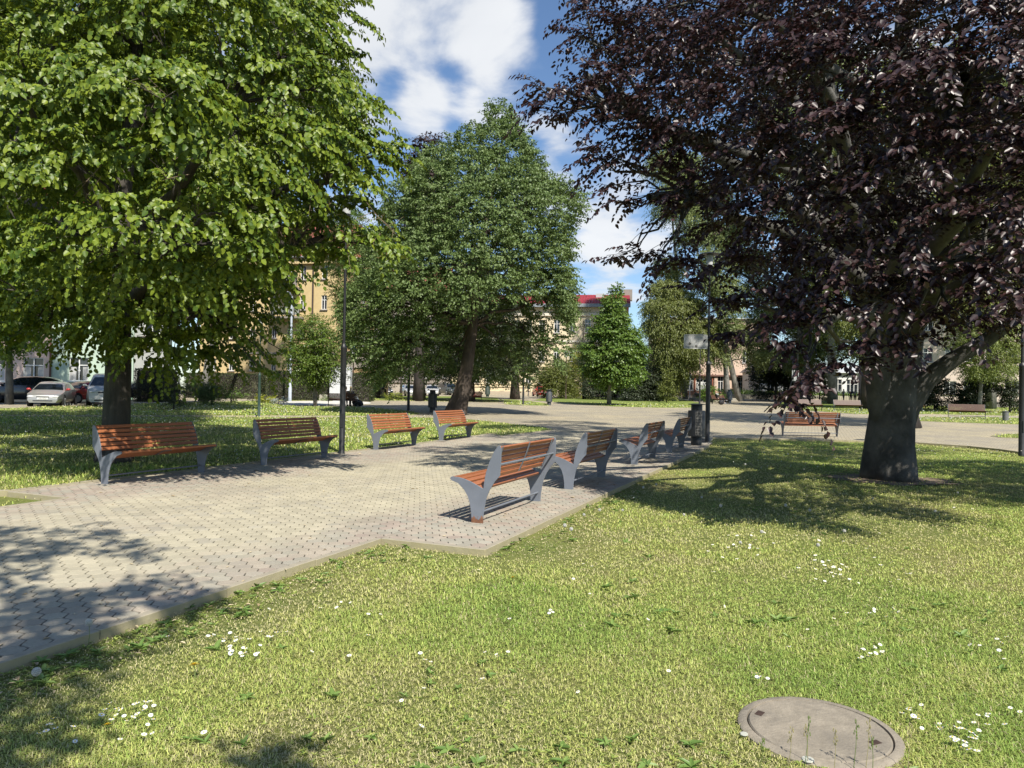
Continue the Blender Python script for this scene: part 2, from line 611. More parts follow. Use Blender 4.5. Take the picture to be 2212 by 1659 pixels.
def outline_lobes(rng, rows, Y, r, depth=1.0, layers=(-.75, 0, .75), squash=.85, vary=.17):
    """crown lobes that fill an outline seen at distance Y; rows of (v, u0, u1); r in metres"""
    out = []
    m = Y / FL
    for v, u0, u1 in rows:
        w = (u1 - u0) * m
        hw = w / 2
        k = max(1, int(round(w / (r * 1.35))))
        for i in range(k):
            f = (i + .5) / k
            u = u0 + (u1 - u0) * ((r / w) + f * (1 - 2 * r / w) if w > 2 * r else .5)
            e = 2 * f - 1
            dd = math.sqrt(max(0.05, 1 - e * e)) * hw * depth
            for ly in (layers if k > 1 else (0,)):
                yy = Y + ly * dd + rng.normal(0, .12 * r)
                uu = u + rng.normal(0, .12 * r / m); vv = v + rng.normal(0, .18 * r / m)
                # keep the outline when the lobe stands nearer or farther
                c = at(uu, vv, Y); 
                p = at(uu, vv, yy) if ly else c
                rr = r * rng.uniform(1 - vary * 1.1, 1 + vary)
                out.append((p.x, p.y, p.z, rr, rr, rr * squash))
    return out


# leaf and bark materials
L_LIND = M_leaf('linden_leaf', (.05, .10, .010), (.205, .26, .024), .45, .24, (.32, .38, .03), .38)
L_BEECH = M_leaf('copper_beech_leaf', (.018, .009, .0095), (.058, .027, .025), .42, .12, (.08, .02, .02), .6)
L_KATS = M_leaf('soft_green_leaf', (.09, .145, .04), (.185, .25, .08), .55, .25, (.23, .31, .07))
L_MAPLE = M_leaf('fresh_maple_leaf', (.075, .145, .025), (.17, .25, .045), .45, .3, (.22, .32, .05))
L_OLIVE = M_leaf('olive_green_leaf', (.10, .125, .028), (.20, .225, .055), .5, .3, (.24, .26, .06))
L_BIRCH = M_leaf('pale_birch_leaf', (.12, .16, .055), (.24, .28, .10), .5, .32, (.3, .36, .1))
L_DARK = M_leaf('dark_evergreen_leaf', (.02, .032, .014), (.05, .065, .025), .55, .1)
L_NEED = M_leaf('spruce_needle', (.035, .048, .024), (.085, .098, .045), .6, .1)
L_NEED2 = M_leaf('light_spruce_needle', (.06, .10, .03), (.13, .19, .05), .55, .2)
L_HEDGE = M_leaf('hedge_leaf', (.03, .045, .014), (.085, .10, .03), .5, .15)
L_YEL = M_leaf('golden_shrub_leaf', (.2, .24, .02), (.42, .42, .05), .5, .3)
L_SILV = M_leaf('silver_shrub_leaf', (.3, .34, .3), (.5, .53, .5), .6, .2)
L_REDP = M_leaf('dark_red_leaf', (.03, .018, .016), (.07, .04, .03), .5, .1)
B_LIND = M_bark('linden_bark', (.022, .019, .015), (.075, .065, .052), 6, .22)
B_BEECH = M_bark('beech_bark', (.028, .026, .022), (.10, .094, .084), 5, .8, .7, .62)
B_BROWN = M_bark('brown_bark', (.028, .02, .015), (.085, .064, .05), 6, .2)
B_GREY = M_bark('grey_bark', (.09, .085, .075), (.2, .19, .17), 6, .5, .4)
B_DARK = M_bark('dark_bark', (.015, .012, .01), (.05, .04, .034), 6, .25)


def lob(u, v, Y, r, sq=.85, ry=None):
    p = at(u, v, Y)
    return (p.x, p.y, p.z, r, ry or r, r * sq)


# ---- the linden by the left benches
def build_linden():
    rng = np.random.default_rng(11)
    b = gp(248, 1005)
    Y0 = b.y
    lobes = []
    # front of the crown
    spec = [(40, 60, 1.1), (200, -20, 1.2), (330, 70, 1.0), (470, 40, 1.1), (600, 60, .9), (690, 40, .75), (715, 120, .42),
            (60, 230, 1.1), (210, 190, 1.0), (350, 215, 1.0), (500, 190, 1.0), (620, 190, .85), (700, 200, .6), (760, 225, .45),
            (40, 400, 1.0), (165, 345, .85), (400, 330, .85), (520, 320, .9), (640, 310, .8), (730, 300, .65), (800, 330, .48), (845, 330, .34),
            (60, 540, .9), (180, 520, .8), (300, 480, .8), (420, 470, .85), (520, 460, .7), (610, 385, .5),  (745, 385, .42), (800, 375, .3),
            (70, 640, .7), (180, 650, .7), (290, 610, .8), (400, 600, .8), (500, 580, .75), (575, 555, .5),
            (40, 745, .42), (110, 720, .55), (210, 730, .5), (310, 720, .6), (410, 700, .65), (490, 690, .6), (560, 650, .42), (590, 600, .34),
            (340, 775, .42), (420, 775, .45), (490, 765, .42), (545, 720, .35), (20, 690, .5),
            (-120, 100, 1.3), (-160, 330, 1.3), (-140, 560, 1.1), (-100, 700, .8)]
    for u, v, r in spec:
        dx = (u - 250) / 114; dz = (v - 330) / 105
        k = max(.08, 1 - (dx * dx + dz * dz * .8) / 31.0)
        Yf = Y0 - math.sqrt(k) * (4.4 if v < 560 else 4.4 - 2.6 * min(1, (v - 560) / 120)) + rng.normal(0, .25)
        v = v - 30 if v > 640 else v
        lobes.append(lob(u, v, Yf, r * Yf / 10.5))
    # drooping branch towards the lamp post
    for u, v, Y, r in [(650, 470, 11.2, .42), (700, 490, 11.0, .4), (760, 505, 10.9, .4), (815, 525, 10.8, .32), (855, 540, 10.8, .22), (735, 550, 10.9, .26), (690, 545, 11.3, .3), (780, 450, 12, .4), (715, 455, 12.2, .4), (640, 540, 11.6, .3), (640, 430, 11.4, .35),
                       (700, 540, 11, .16), (580, 775, 11.6, .22), (615, 760, 11.5, .16), (560, 800, 11.6, .2)]:
        lobes.append(lob(u, v, Y, r))
    shelf_n = len(lobes)
    # middle and back of the crown
    for u, v, r in [(100, 120, 1.2), (300, 60, 1.3), (500, 80, 1.2), (640, 150, .9), (90, 330, 1.2), (480, 420, 1.0), (640, 330, .9), (740, 330, .6), (130, 560, 1.0), (330, 560, 1.0),
                    (520, 560, .8), (430, 690, .7), (180, 690, .7), (330, 760, .5), (480, 760, .45), (300, 200, 1.1), (600, 480, .7), (680, 300, .7)]:
        lobes.append(lob(u, v, Y0 + rng.uniform(-1.0, 1.2), r * 1.15))
    for u, v, r in [(60, 150, 1.5), (260, 130, 1.6), (450, 150, 1.5), (600, 230, 1.2), (80, 400, 1.4), (380, 330, 1.3), (520, 450, 1.2), (100, 620, 1.0), (400, 620, 1.0), (260, 560, 1.2)]:
        lobes.append(lob(u, v, Y0 + rng.uniform(2.6, 4.4), r * 1.25))
    # the top, above the picture
    for u, v, Y, r in [(0, -130, 11.5, 1.4), (180, -180, 12.5, 1.5), (380, -160, 12, 1.4), (560, -90, 12.5, 1.2), (200, -260, 14.5, 1.6), (420, -220, 15, 1.5), (-60, -150, 15, 1.5), (600, -60, 15.5, 1.2),
                       (250, -420, 14, 1.7), (450, -360, 14.5, 1.6), (60, -380, 14.5, 1.7), (320, -520, 16, 1.7), (-100, -300, 15, 1.6), (-200, -60, 14, 1.5), (-220, 250, 15, 1.5), (-200, 500, 14.5, 1.3)]:
        lobes.append(lob(u, v, Y, r))
    tk = [b, at(252, 930, Y0), at(256, 800, Y0), at(258, 640, Y0), at(262, 420, Y0 + .1), at(285, 250, Y0 + .2), at(300, 60, Y0 + .3), at(310, -150, Y0 + .3)]
    rd = [.34, .235, .22, .2, .17, .13, .09, .03]
    root = tree('linden_tree', 'broad green linden with low hanging boughs behind the benches on the left', 'tree', b, lobes, tk, rd, L_LIND, B_LIND, .08, .07,
                per_m2=10.5, n=30, SL=.5, fork=2.3, limb_r=.17, seed=11, droop=.5, hang=.6, twigs=6, inner=.55, keep=.04, slope=.5, jit=.27, shelf=-.02, lobe_sq=.72, down=.3, up=.6, outf=.8, shelf_n=shelf_n)
    mb = MB()
    for (u, v, Y, n) in ((735, 500, 10.8, 16), (800, 470, 10.8, 9), (650, 520, 11.1, 15), (610, 470, 11.2, 8), (560, 250, 10.0, 8), (430, 360, 9.6, 7), (330, 200, 9.5, 6), (700, 430, 10.9, 8), (230, 330, 9.5, 5)):
        p0 = at(u, v, Y) - b
        for k in range(n):
            a = p0 + Vector(rng.normal(0, .16, 3)); d = Vector((rng.normal(0, .5), rng.normal(0, .4), rng.normal(-.35, .5))).normalized(); L = rng.uniform(.25, .75)
            c = a + d * L + Vector((0, 0, -.12 * L)); m = a.lerp(c, .5) + Vector(rng.normal(0, .05, 3))
            mb.tube(bez(a, m, c, 5), [.006, .005, .004, .003, .002], 4, False)
            if rng.random() < .6:
                e = m + Vector(rng.normal(0, .14, 3)); mb.tube([m, m.lerp(e, .5) + Vector(rng.normal(0, .02, 3)), e], [.004, .003, .0015], 4, False)
    tag(mb.build('bare_twigs', M_plain('bare_twig', (.2, .15, .1), .85, .25, 20), root), kind='stuff')
    return root


def build_beech():
    rng = np.random.default_rng(5)
    b = gp(1925, 1035)
    Y0 = b.y
    lobes = []
    spec = [  # u, v, Y, r   left-hand boughs against the sky
        (1160, 185, 10.2, .22), (1200, 200, 10.1, .3), (1255, 210, 10.0, .4), (1165, 232, 10.0, .16), (1215, 250, 10.0, .22), (1280, 150, 10.0, .42), (1262, 80, 10.2, .3), (1265, 15, 10.4, .36), (1330, 60, 10.3, .6), (1340, 200, 9.8, .6),
        (1300, 270, 9.9, .4), (1285, 330, 9.9, .28), (1340, 345, 9.8, .35), (1395, 300, 9.6, .5), (1320, 400, 9.8, .2), (1345, 435, 9.7, .22), (1420, 130, 10, .8), (1430, 30, 10.5, .9),
        (1460, 230, 9.4, .7), (1480, 350, 9.5, .5), (1450, 440, 9.6, .36), (1530, 140, 9.6, .9), (1550, 20, 10, 1.0), (1560, 270, 9.0, .8), (1575, 390, 9.2, .6), (1540, 480, 9.3, .45),
        (1335, 555, 9.8, .17), (1375, 545, 9.7, .24), (1425, 560, 9.6, .3), (1480, 560, 9.5, .34), (1500, 620, 9.5, .26), (1555, 580, 9.4, .36), (1560, 655, 9.4, .2), (1572, 725, 9.3, .13),
        (1640, 330, 8.6, .7), (1650, 200, 8.6, .8), (1660, 60, 9.0, 1.0), (1630, 470, 8.8, .55), (1620, 570, 8.9, .45), (1610, 650, 8.9, .3), (1690, 560, 8.4, .5), (1690, 650, 8.3, .36), (1660, 700, 8.2, .26),
        (1740, 420, 8.0, .6), (1760, 300, 7.8, .7), (1780, 150, 8.0, .9), (1800, 20, 8.4, 1.0), (1790, 520, 7.9, .5), (1770, 610, 7.9, .45), (1750, 700, 7.8, .33), (1820, 680, 7.6, .36), (1700, 745, 7.9, .18),
        (1730, 842, 7.6, .15), (1765, 815, 7.5, .2), (1810, 790, 7.5, .22), (1850, 750, 7.5, .24), (1700, 860, 7.7, .1),
        (1880, 430, 7.4, .6), (1890, 270, 7.2, .7), (1910, 110, 7.4, .8), (1930, -30, 7.8, .9), (1880, 560, 7.4, .5), (1900, 650, 7.4, .42), (1940, 740, 7.6, .25),
        (1990, 500, 7.2, .55), (2000, 350, 7.0, .65), (2020, 190, 6.9, .75), (2040, 30, 7.2, .8), (1990, 620, 7.2, .42), (2070, 600, 6.9, .42), (2050, 690, 7.0, .3),
        (2120, 470, 6.8, .55), (2130, 310, 6.7, .6), (2150, 130, 6.7, .7), (2180, -20, 7.0, .8), (2150, 600, 6.7, .42), (2210, 640, 6.6, .4), (2200, 540, 6.6, .5), (2240, 400, 6.6, .6), (2260, 240, 6.6, .7), (2290, 60, 6.8, .9),
        (1915, 790, 9.5, .22), (1880, 780, 9.6, .25), (2120, 655, 11.6, .6), (2200, 600, 11.0, .8), (2270, 560, 10.6, .9), (2330, 500, 10, 1.0), (2060, 690, 12.2, .42), (2150, 690, 10.8, .4), (2250, 640, 10.2, .6), (2010, 730, 12.4, .3), (2380, 300, 7.5, 1.2), (2380, 560, 7.4, .9), (2450, 50, 8, 1.4)]
    for u, v, Y, r in spec: lobes.append(lob(u, v, Y, r, .75))
    # inside and behind
    for u, v, Y, r in [(1480, 250, 12, .8), (1600, 180, 12.5, 1.0), (1620, 330, 12, .9), (1640, 480, 12, .7), (1740, 130, 13, 1.1), (1780, 330, 12.5, 1.0), (1790, 520, 12.5, .8), (1680, 590, 12.5, .55), (1880, 180, 13, 1.2), (1900, 400, 12.5, 1.0),
                       (1860, 600, 12.3, .7), (1990, 550, 13, .8), (2050, 300, 12, 1.1), (2120, 500, 12, .9), (2200, 250, 13, 1.2), (2180, 600, 12, .7), (1440, 90, 12.5, .9), (1560, 30, 13, 1.0), (1860, 30, 13, 1.3), (2080, 80, 13, 1.3), (2300, 400, 13, 1.2),
                       (1700, 250, 16.5, 1.4), (1820, 400, 17, 1.4), (1950, 250, 17.5, 1.6), (2080, 420, 17, 1.4), (2180, 180, 17, 1.6), (1900, 580, 16.5, 1.0), (1750, 540, 16.5, .9), (2060, 600, 16.5, .9), (1600, 380, 15.5, .9), (1560, 150, 15, 1.1), (2220, 520, 16, 1.1), (1600, 560, 15, .5)]:
        lobes.append(lob(u, v, Y, r, .8))
    for u, v, Y, r in [(1350, -130, 11, 1.1), (1550, -180, 11.5, 1.4), (1750, -160, 10.5, 1.4), (1900, -260, 11.5, 1.7), (2100, -200, 10.5, 1.6), (2300, -150, 11, 1.7), (1650, -260, 14, 1.7), (1950, -400, 14, 2.0), (2200, -350, 14, 1.9), (2450, -100, 13, 1.8),
                       (1950, -720, 15, 2.0), (1750, -560, 15, 1.9), (2150, -560, 15, 1.9), (1650, -380, 16, 1.8), (1850, -480, 18, 2.0), (2550, 200, 12, 1.8), (2550, 450, 12, 1.4), (1750, -60, 16, 1.7), (2050, -150, 17, 2.0), (2350, 0, 16, 1.8), (2400, 350, 16, 1.6)]:
        lobes.append(lob(u, v, Y, r))
    for x, y, z, r in ((10, 8, 5, 1.2), (12, 9, 6, 1.3), (11.5, 11, 5, 1.2), (13, 7.5, 6.5, 1.3), (14, 11, 7, 1.4), (9.8, 6.3, 6.8, 1.1), (12, 6, 8, 1.4), (15, 9, 8, 1.4), (13, 12.5, 5, 1.3), (10.5, 9.8, 4.4, 1.0), (8.8, 6.8, 5.6, .9), (11, 5, 7.4, 1.2), (14.5, 7, 7, 1.3)):
        lobes.append((x, y, z, r, r, r * .8))
    tk = [b, at(1926, 960, Y0), at(1932, 880, Y0), at(1945, 790, Y0), at(1960, 700, Y0), at(1975, 560, Y0 + .1), at(1960, 380, Y0 + .1), at(1950, 150, Y0 + .2), at(1960, -150, Y0 + .2), at(1960, -420, Y0 + .2)]
    rd = [.45, .40, .39, .37, .30, .25, .22, .18, .12, .03]
    root = tree('copper_beech_tree', 'large dark purple beech with a thick grey trunk on the right lawn', 'tree', b, lobes, tk, rd, L_BEECH, B_BEECH, .076, .05,
                per_m2=11.5, n=27, SL=.5, fork=2.6, limb_r=.2, seed=5, droop=.35, hang=.3, twigs=6, inner=.4, keep=.1, slope=.42, lift=.1, jit=.26, shelf=-.35, lobe_sq=.75, up=.85, outf=.55)
    # the heavy limb to the right and the two leaders
    mb = MB()
    def lb(pts, rr):
        pts = [Vector(p) - b for p in pts]
        mb.tube(pts, rr, 12)
    lb([at(1938, 960, Y0), at(1958, 880, Y0 - .05), at(2000, 820, Y0 - .25), at(2060, 775, Y0 - .5), at(2130, 735, Y0 - .8), at(2190, 690, Y0 - 1.1), at(2230, 600, Y0 - 1.4), at(2260, 450, Y0 - 1.6), at(2280, 250, Y0 - 1.8)], [.2, .24, .19, .145, .13, .12, .11, .09, .05])
    lb([at(1924, 970, Y0), at(1908, 880, Y0), at(1898, 800, Y0 - .05), at(1890, 730, Y0 - .2), at(1870, 600, Y0 - .3), at(1840, 420, Y0 - .5), at(1800, 220, Y0 - .8), at(1760, 20, Y0 - 1)], [.2, .27, .24, .19, .15, .12, .09, .05])
    lb([at(1900, 640, Y0 - .2), at(1980, 560, Y0 - 2), at(2040, 470, Y0 - 3.2), at(2100, 390, Y0 - 4.2), at(2170, 270, Y0 - 5), at(2200, 150, Y0 - 5.4)], [.12, .1, .09, .075, .06, .045])
    lb([at(1850, 470, Y0 - .4), at(1740, 380, Y0 - 1.2), at(1600, 330, Y0 - 2.2), at(1440, 270, Y0 - 3), at(1290, 215, Y0 - 3.2), at(1180, 190, Y0 - 3.2)], [.11, .09, .075, .055, .035, .015])
    lb([at(1830, 330, Y0 - .6), at(1700, 200, Y0 - 1.6), at(1560, 90, Y0 - 2.4), at(1420, 40, Y0 - 2.8)], [.1, .08, .06, .03])
    mb.build('limb', B_BEECH, root, smooth='all')
    return root

# ---------------------------------------------------------------- ground
SR0, SR1 = 6.0, 21.6              # right-hand bench bay
SL0 = 6.3                         # left-hand bench bay begins
TR, TL = -3.87, -8.82
BR, BL = -2.75, -9.95
path_right = [st(-9, TR), st(SR0, TR), st(SR0, BR), st(SR1, BR), st(22.9, -2.9), gp(1540, 948), gp(1674, 951), gp(1850, 955), gp(1977, 959), gp(2090, 967), gp(2160, 974), gp(2208, 981), Vector((22, 15, 0)), Vector((60, 4, 0))]
path_left = [st(-9, TL), st(SL0, TL), st(SL0, BL), st(25.5, BL)]
plaza = path_right + [Vector((95, 40, 0)), Vector((95, 112, 0)), Vector((-30, 112, 0)), Vector((-40, 31, 0))] + path_left[::-1]
plaza_xy = [(p.x, p.y) for p in plaza]


def sheet(name, poly, z, mat, thick=None, kind='structure', ret=False):
    """flat sheet that follows the rise of the ground, with a skirt of the given thickness"""
    bm = bmesh.new()
    vs = [bm.verts.new((p[0], p[1], 0)) for p in poly]
    f = bm.faces.new(vs)
    if f.normal.z < 0: f.normal_flip()
    for yy in (20.0, 120.0):
        bmesh.ops.bisect_plane(bm, geom=bm.verts[:] + bm.edges[:] + bm.faces[:], plane_co=(0, yy, 0), plane_no=(0, 1, 0))
    bmesh.ops.triangulate(bm, faces=bm.faces[:])
    if thick:
        edges = [e for e in bm.edges if len(e.link_faces) == 1]
        r = bmesh.ops.extrude_edge_only(bm, edges=edges)
        low = [g for g in r['geom'] if isinstance(g, bmesh.types.BMVert)]
        for v in bm.verts: v.co.z = gz(v.co.y) + z
        for v in low: v.co.z -= thick
    else:
        for v in bm.verts: v.co.z = gz(v.co.y) + z
    bmesh.ops.recalc_face_normals(bm, faces=bm.faces[:])
    if sum(f.normal.z * f.calc_area() for f in bm.faces) < 0: bmesh.ops.reverse_faces(bm, faces=bm.faces[:])
    me = bpy.data.meshes.new(name); bm.to_mesh(me); bm.free()
    return tag(link(name, me, mat), kind=kind)


def M_lawn(name, c=((.25, .205, .11), (.2, .215, .065), (.13, .175, .045)), dots=0.0):
    m, nt, p, out = new_mat(name)
    tc = nd(nt, 'ShaderNodeTexCoord')
    a = nd(nt, 'ShaderNodeTexNoise', Scale=.55, Detail=6, Roughness=.65)
    b = nd(nt, 'ShaderNodeTexNoise', Scale=9, Detail=8, Roughness=.8)
    mp = nd(nt, 'ShaderNodeMapping'); mp.inputs['Scale'].default_value = (1, 1, .0)
    nt.links.new(tc.outputs['Object'], mp.inputs[0])
    for n in (a, b): nt.links.new(mp.outputs[0], n.inputs['Vector'])
    ad = nd(nt, 'ShaderNodeMath', operation='MULTIPLY_ADD'); ad.inputs[1].default_value = .6
    nt.links.new(b.outputs[0], ad.inputs[0])
    hf = nd(nt, 'ShaderNodeMath', operation='MULTIPLY'); hf.inputs[1].default_value = .6
    nt.links.new(a.outputs[0], hf.inputs[0]); nt.links.new(hf.outputs[0], ad.inputs[2])
    r = ramp(nt, ad.outputs[0], [(.42, c[0]), (.56, c[1]), (.74, c[2])])
    col = r.outputs[0]
    if dots:
        v = nd(nt, 'ShaderNodeTexVoronoi', Scale=3.2); nt.links.new(mp.outputs[0], v.inputs['Vector'])
        rr = ramp(nt, v.outputs[0], [(dots, (1, 1, 1)), (dots + .03, (0, 0, 0))])
        col = mix(nt, rr.outputs[0], col, (.55, .55, .45))
    nt.links.new(col, p.inputs['Base Color'])
    p.inputs['Roughness'].default_value = .95; p.inputs['Specular IOR Level'].default_value = .1
    bp = nd(nt, 'ShaderNodeBump', Strength=.9, Distance=.05)
    nt.links.new(b.outputs[0], bp.inputs['Height']); nt.links.new(bp.outputs[0], p.inputs['Normal'])
    return m


def M_paving(name):
    m, nt, p, out = new_mat(name)
    tc = nd(nt, 'ShaderNodeTexCoord')
    mp = nd(nt, 'ShaderNodeMapping'); mp.inputs['Rotation'].default_value = (0, 0, PD)
    nt.links.new(tc.outputs['Object'], mp.inputs[0])
    br = nd(nt, 'ShaderNodeTexBrick', Scale=1.0)
    br.inputs['Color1'].default_value = (.33, .295, .225, 1); br.inputs['Color2'].default_value = (.41, .365, .26, 1)
    br.inputs['Mortar'].default_value = (.10, .088, .07, 1); br.inputs['Mortar Size'].default_value = .008
    br.inputs['Brick Width'].default_value = .24; br.inputs['Row Height'].default_value = .16; br.inputs['Bias'].default_value = .1
    nt.links.new(mp.outputs[0], br.inputs['Vector'])
    n = nd(nt, 'ShaderNodeTexNoise', Scale=.35, Detail=5, Roughness=.6); nt.links.new(mp.outputs[0], n.inputs['Vector'])
    n2 = nd(nt, 'ShaderNodeTexNoise', Scale=6, Detail=8, Roughness=.75); nt.links.new(mp.outputs[0], n2.inputs['Vector'])
    r = ramp(nt, n.outputs[0], [(.35, (.82, .82, .88)), (.65, (1.1, 1.06, .98))])
    r2 = ramp(nt, n2.outputs[0], [(.25, (.8, .8, .8)), (.75, (1.15, 1.15, 1.15))])
    c = mix(nt, 1, br.outputs[0], r.outputs[0], 'MULTIPLY'); c = mix(nt, 1, c, r2.outputs[0], 'MULTIPLY')
    nt.links.new(c, p.inputs['Base Color']); p.inputs['Roughness'].default_value = .85
    p.inputs['Specular IOR Level'].default_value = .3
    return m


MLAWN = M_lawn('short_lawn')
MLAWN2 = M_lawn('far_lawn', ((.24, .235, .085), (.18, .22, .06), (.12, .175, .04)))
MPAVE = M_paving('plaza_paving')
MJOINT = M_plain('sandy_joint', (.045, .04, .033), .95, .3, 30)
MSOIL = M_plain('bare_soil', (.17, .125, .085), .95, .3, 14, .6)
MGRAV = M_plain('white_gravel', (.55, .53, .48), .95, .25, 60, .6)
MASPH = M_plain('asphalt', (.075, .075, .078), .9, .2, 25, .2)

tag(sheet('ground', [(-260, -60), (260, -60), (260, 330), (-260, 330)], -.012, MLAWN), kind='structure')
# road along the houses on the far left and behind the park
sheet('road', [gp(-700, 905), gp(-100, 884), gp(290, 871.5), gp(500, 866), gp(820, 859), gp(1165, 857), gp(1165, 850), Vector((-20, 122, 0)), Vector((-95, 66, 0)), Vector((-95, 30, 0))], .006, MASPH)

# paved plaza beyond the path; the near path is laid stone by stone on a bed
near_cut = 26.5
bed = [p for p in path_right if p.y < 25] ; 
sheet('path', plaza, .04, MJOINT, .12)
far_plaza = []
bm_ = None


def clip_half(poly, a, b, c):     # keep a*x+b*y>=c
    out = []
    for i in range(len(poly)):
        p, q = poly[i], poly[(i + 1) % len(poly)]
        dp = a * p[0] + b * p[1] - c; dq = a * q[0] + b * q[1] - c
        if dp >= 0: out.append(p)
        if (dp >= 0) != (dq >= 0):
            t = dp / (dp - dq)
            out.append((p[0] + (q[0] - p[0]) * t, p[1] + (q[1] - p[1]) * t))
    return out


S_END = 24.2                      # laid stones up to here
fp = clip_half([(p.x, p.y) for p in plaza], DX, DY, S_END)
sheet('plaza_paving', fp, .052, MPAVE)


def lay_stones():
    """rounded six-sided paving stones, each with its own tint"""
    rng = np.random.default_rng(3)
    V, F, T = [], [], []
    strips = [(-9, S_END, TL + .02, TR - .02), (SR0 + .04, SR1 + 1, TR - .016, BR - .02), (SL0 + .04, S_END, BL + .02, TL + .016)]
    hx = .082                      # side length
    pitch_t, pitch_s = hx * 1.5, hx * math.sqrt(3)
    for (s0, s1, t0, t1) in strips:
        bay = (t1 - t0) < 2
        nt_ = int((t1 - t0) / pitch_t) + 3; ns_ = int((s1 - s0) / pitch_s) + 3
        for i in range(-1, nt_):
            for j in range(-1, ns_):
                ct = t0 + i * pitch_t; cs = s0 + (j + .5 * (i % 2)) * pitch_s
                g = .0022
                pl = []
                for k in range(6):
                    w = PI / 3 * k
                    pl.append((cs + (hx - g) * .955 * math.sin(w), ct + (hx - g) * math.cos(w)))
                # bowed upper and lower edges as on the real stones
                q = []
                for k in range(6):
                    a, b = pl[k], pl[(k + 1) % 6]
                    q.append(a)
                    m = ((a[0] + b[0]) / 2, (a[1] + b[1]) / 2)
                    dd = (m[0] - cs, m[1] - ct); ln = math.hypot(*dd)
                    bow = .004 if k in (1, 4) else .0
                    q.append((m[0] + dd[0] / ln * bow, m[1] + dd[1] / ln * bow))
                for a, b, c in ((1, 0, s0), (-1, 0, -s1), (0, 1, t0), (0, -1, -t1)):
                    if len(q) < 3: break
                    q = clip_half(q, a, b, c)
                if len(q) < 3: continue
                ar = abs(sum(q[k][0] * q[(k + 1) % len(q)][1] - q[(k + 1) % len(q)][0] * q[k][1] for k in range(len(q)))) / 2
                if ar < .0008: continue
                ms = sum(a[0] for a in q) / len(q); mt = sum(a[1] for a in q) / len(q)
                z0 = .040; z1 = .052 + rng.normal(0, .0009)
                tilt = rng.normal(0, .01, 2)
                n0 = len(V)
                for (s, t) in q:
                    p = st(s, t); V.append((p.x, p.y, gz(p.y) + z0))
                for (s, t) in q:
                    p = st(s, t); V.append((p.x, p.y, gz(p.y) + z1 - .007))
                for (s, t) in q:
                    s2 = ms + (s - ms) * .88; t2 = mt + (t - mt) * .98
                    p = st(s2, t2); V.append((p.x, p.y, gz(p.y) + z1 + tilt[0] * (s2 - ms) + tilt[1] * (t2 - mt)))
                n = len(q)
                for k in range(n):
                    k2 = (k + 1) % n
                    F.append((n0 + k, n0 + k2, n0 + n + k2, n0 + n + k)); F.append((n0 + n + k, n0 + n + k2, n0 + 2 * n + k2, n0 + 2 * n + k))
                F.append(tuple(n0 + 2 * n + k for k in range(n)))
                # tints: sandy yellow down the middle, pinkish grey along the edges
                wv = st(ms, mt)
                edge = max(0, 1 - min(mt - TL, TR - mt) / 1.15) if not bay else 1.0
                e = edge + (float(N1(wv.x, wv.y, .8)) - .5) * .9
                yel = np.array((.40, .36, .265)); pk = np.array((.355, .305, .245)); gr = np.array((.325, .30, .245)); rd_ = np.array((.335, .275, .225))
                f = min(1, max(0, e))
                x = rng.random()
                c2 = pk if x < .5 else (gr if x < .8 else rd_)
                c = yel * (1 - f) + c2 * f
                if rng.random() < .12: c = c * .5 + gr * .5
                c = c * rng.uniform(.9, 1.08)
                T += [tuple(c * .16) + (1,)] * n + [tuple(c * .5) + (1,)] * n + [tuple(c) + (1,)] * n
    me = bpy.data.meshes.new('paving')
    me.from_pydata(V, [], F)
    at_ = me.color_attributes.new('tint', 'FLOAT_COLOR', 'POINT')
    at_.data.foreach_set('color', np.array(T, np.float32).ravel())
    tag(link('paving', me, M_attr('paving_stone', .85, noise=(60, .2))), kind='structure')


lay_stones()


# edging kerbs
def kerb(pts, w=.06, z=.058, zl=-.06, name='kerb', inset=1):
    mb = MB()
    fine = []
    for i in range(len(pts) - 1):
        a, b = Vector(pts[i][:2]), Vector(pts[i + 1][:2])
        k = max(1, int((b - a).length / 1.0))
        for j in range(k):
            fine.append((a.lerp(b, j / k), a.lerp(b, (j + 1) / k)))
    for n, (a, b) in enumerate(fine):
        d = (b - a)
        if d.length < .03: continue
        d.normalize(); nrm = Vector((-d.y, d.x)) * inset
        a2, b2 = a + d * .002, b - d * .002
        jz = random.uniform(-.003, .003)
        c = [a2 - nrm * .005, b2 - nrm * .005, b2 + nrm * w, a2 + nrm * w]
        vs = [(q.x, q.y, gz(q.y) + zl) for q in c] + [(q.x, q.y, gz(q.y) + z + jz) for q in c]
        mb.add(vs, [(0, 1, 2, 3), (4, 5, 6, 7), (0, 1, 5, 4), (1, 2, 6, 5), (2, 3, 7, 6), (3, 0, 4, 7)])
    return tag(mb.build(name, MKERB, bevel=.004), kind='structure')


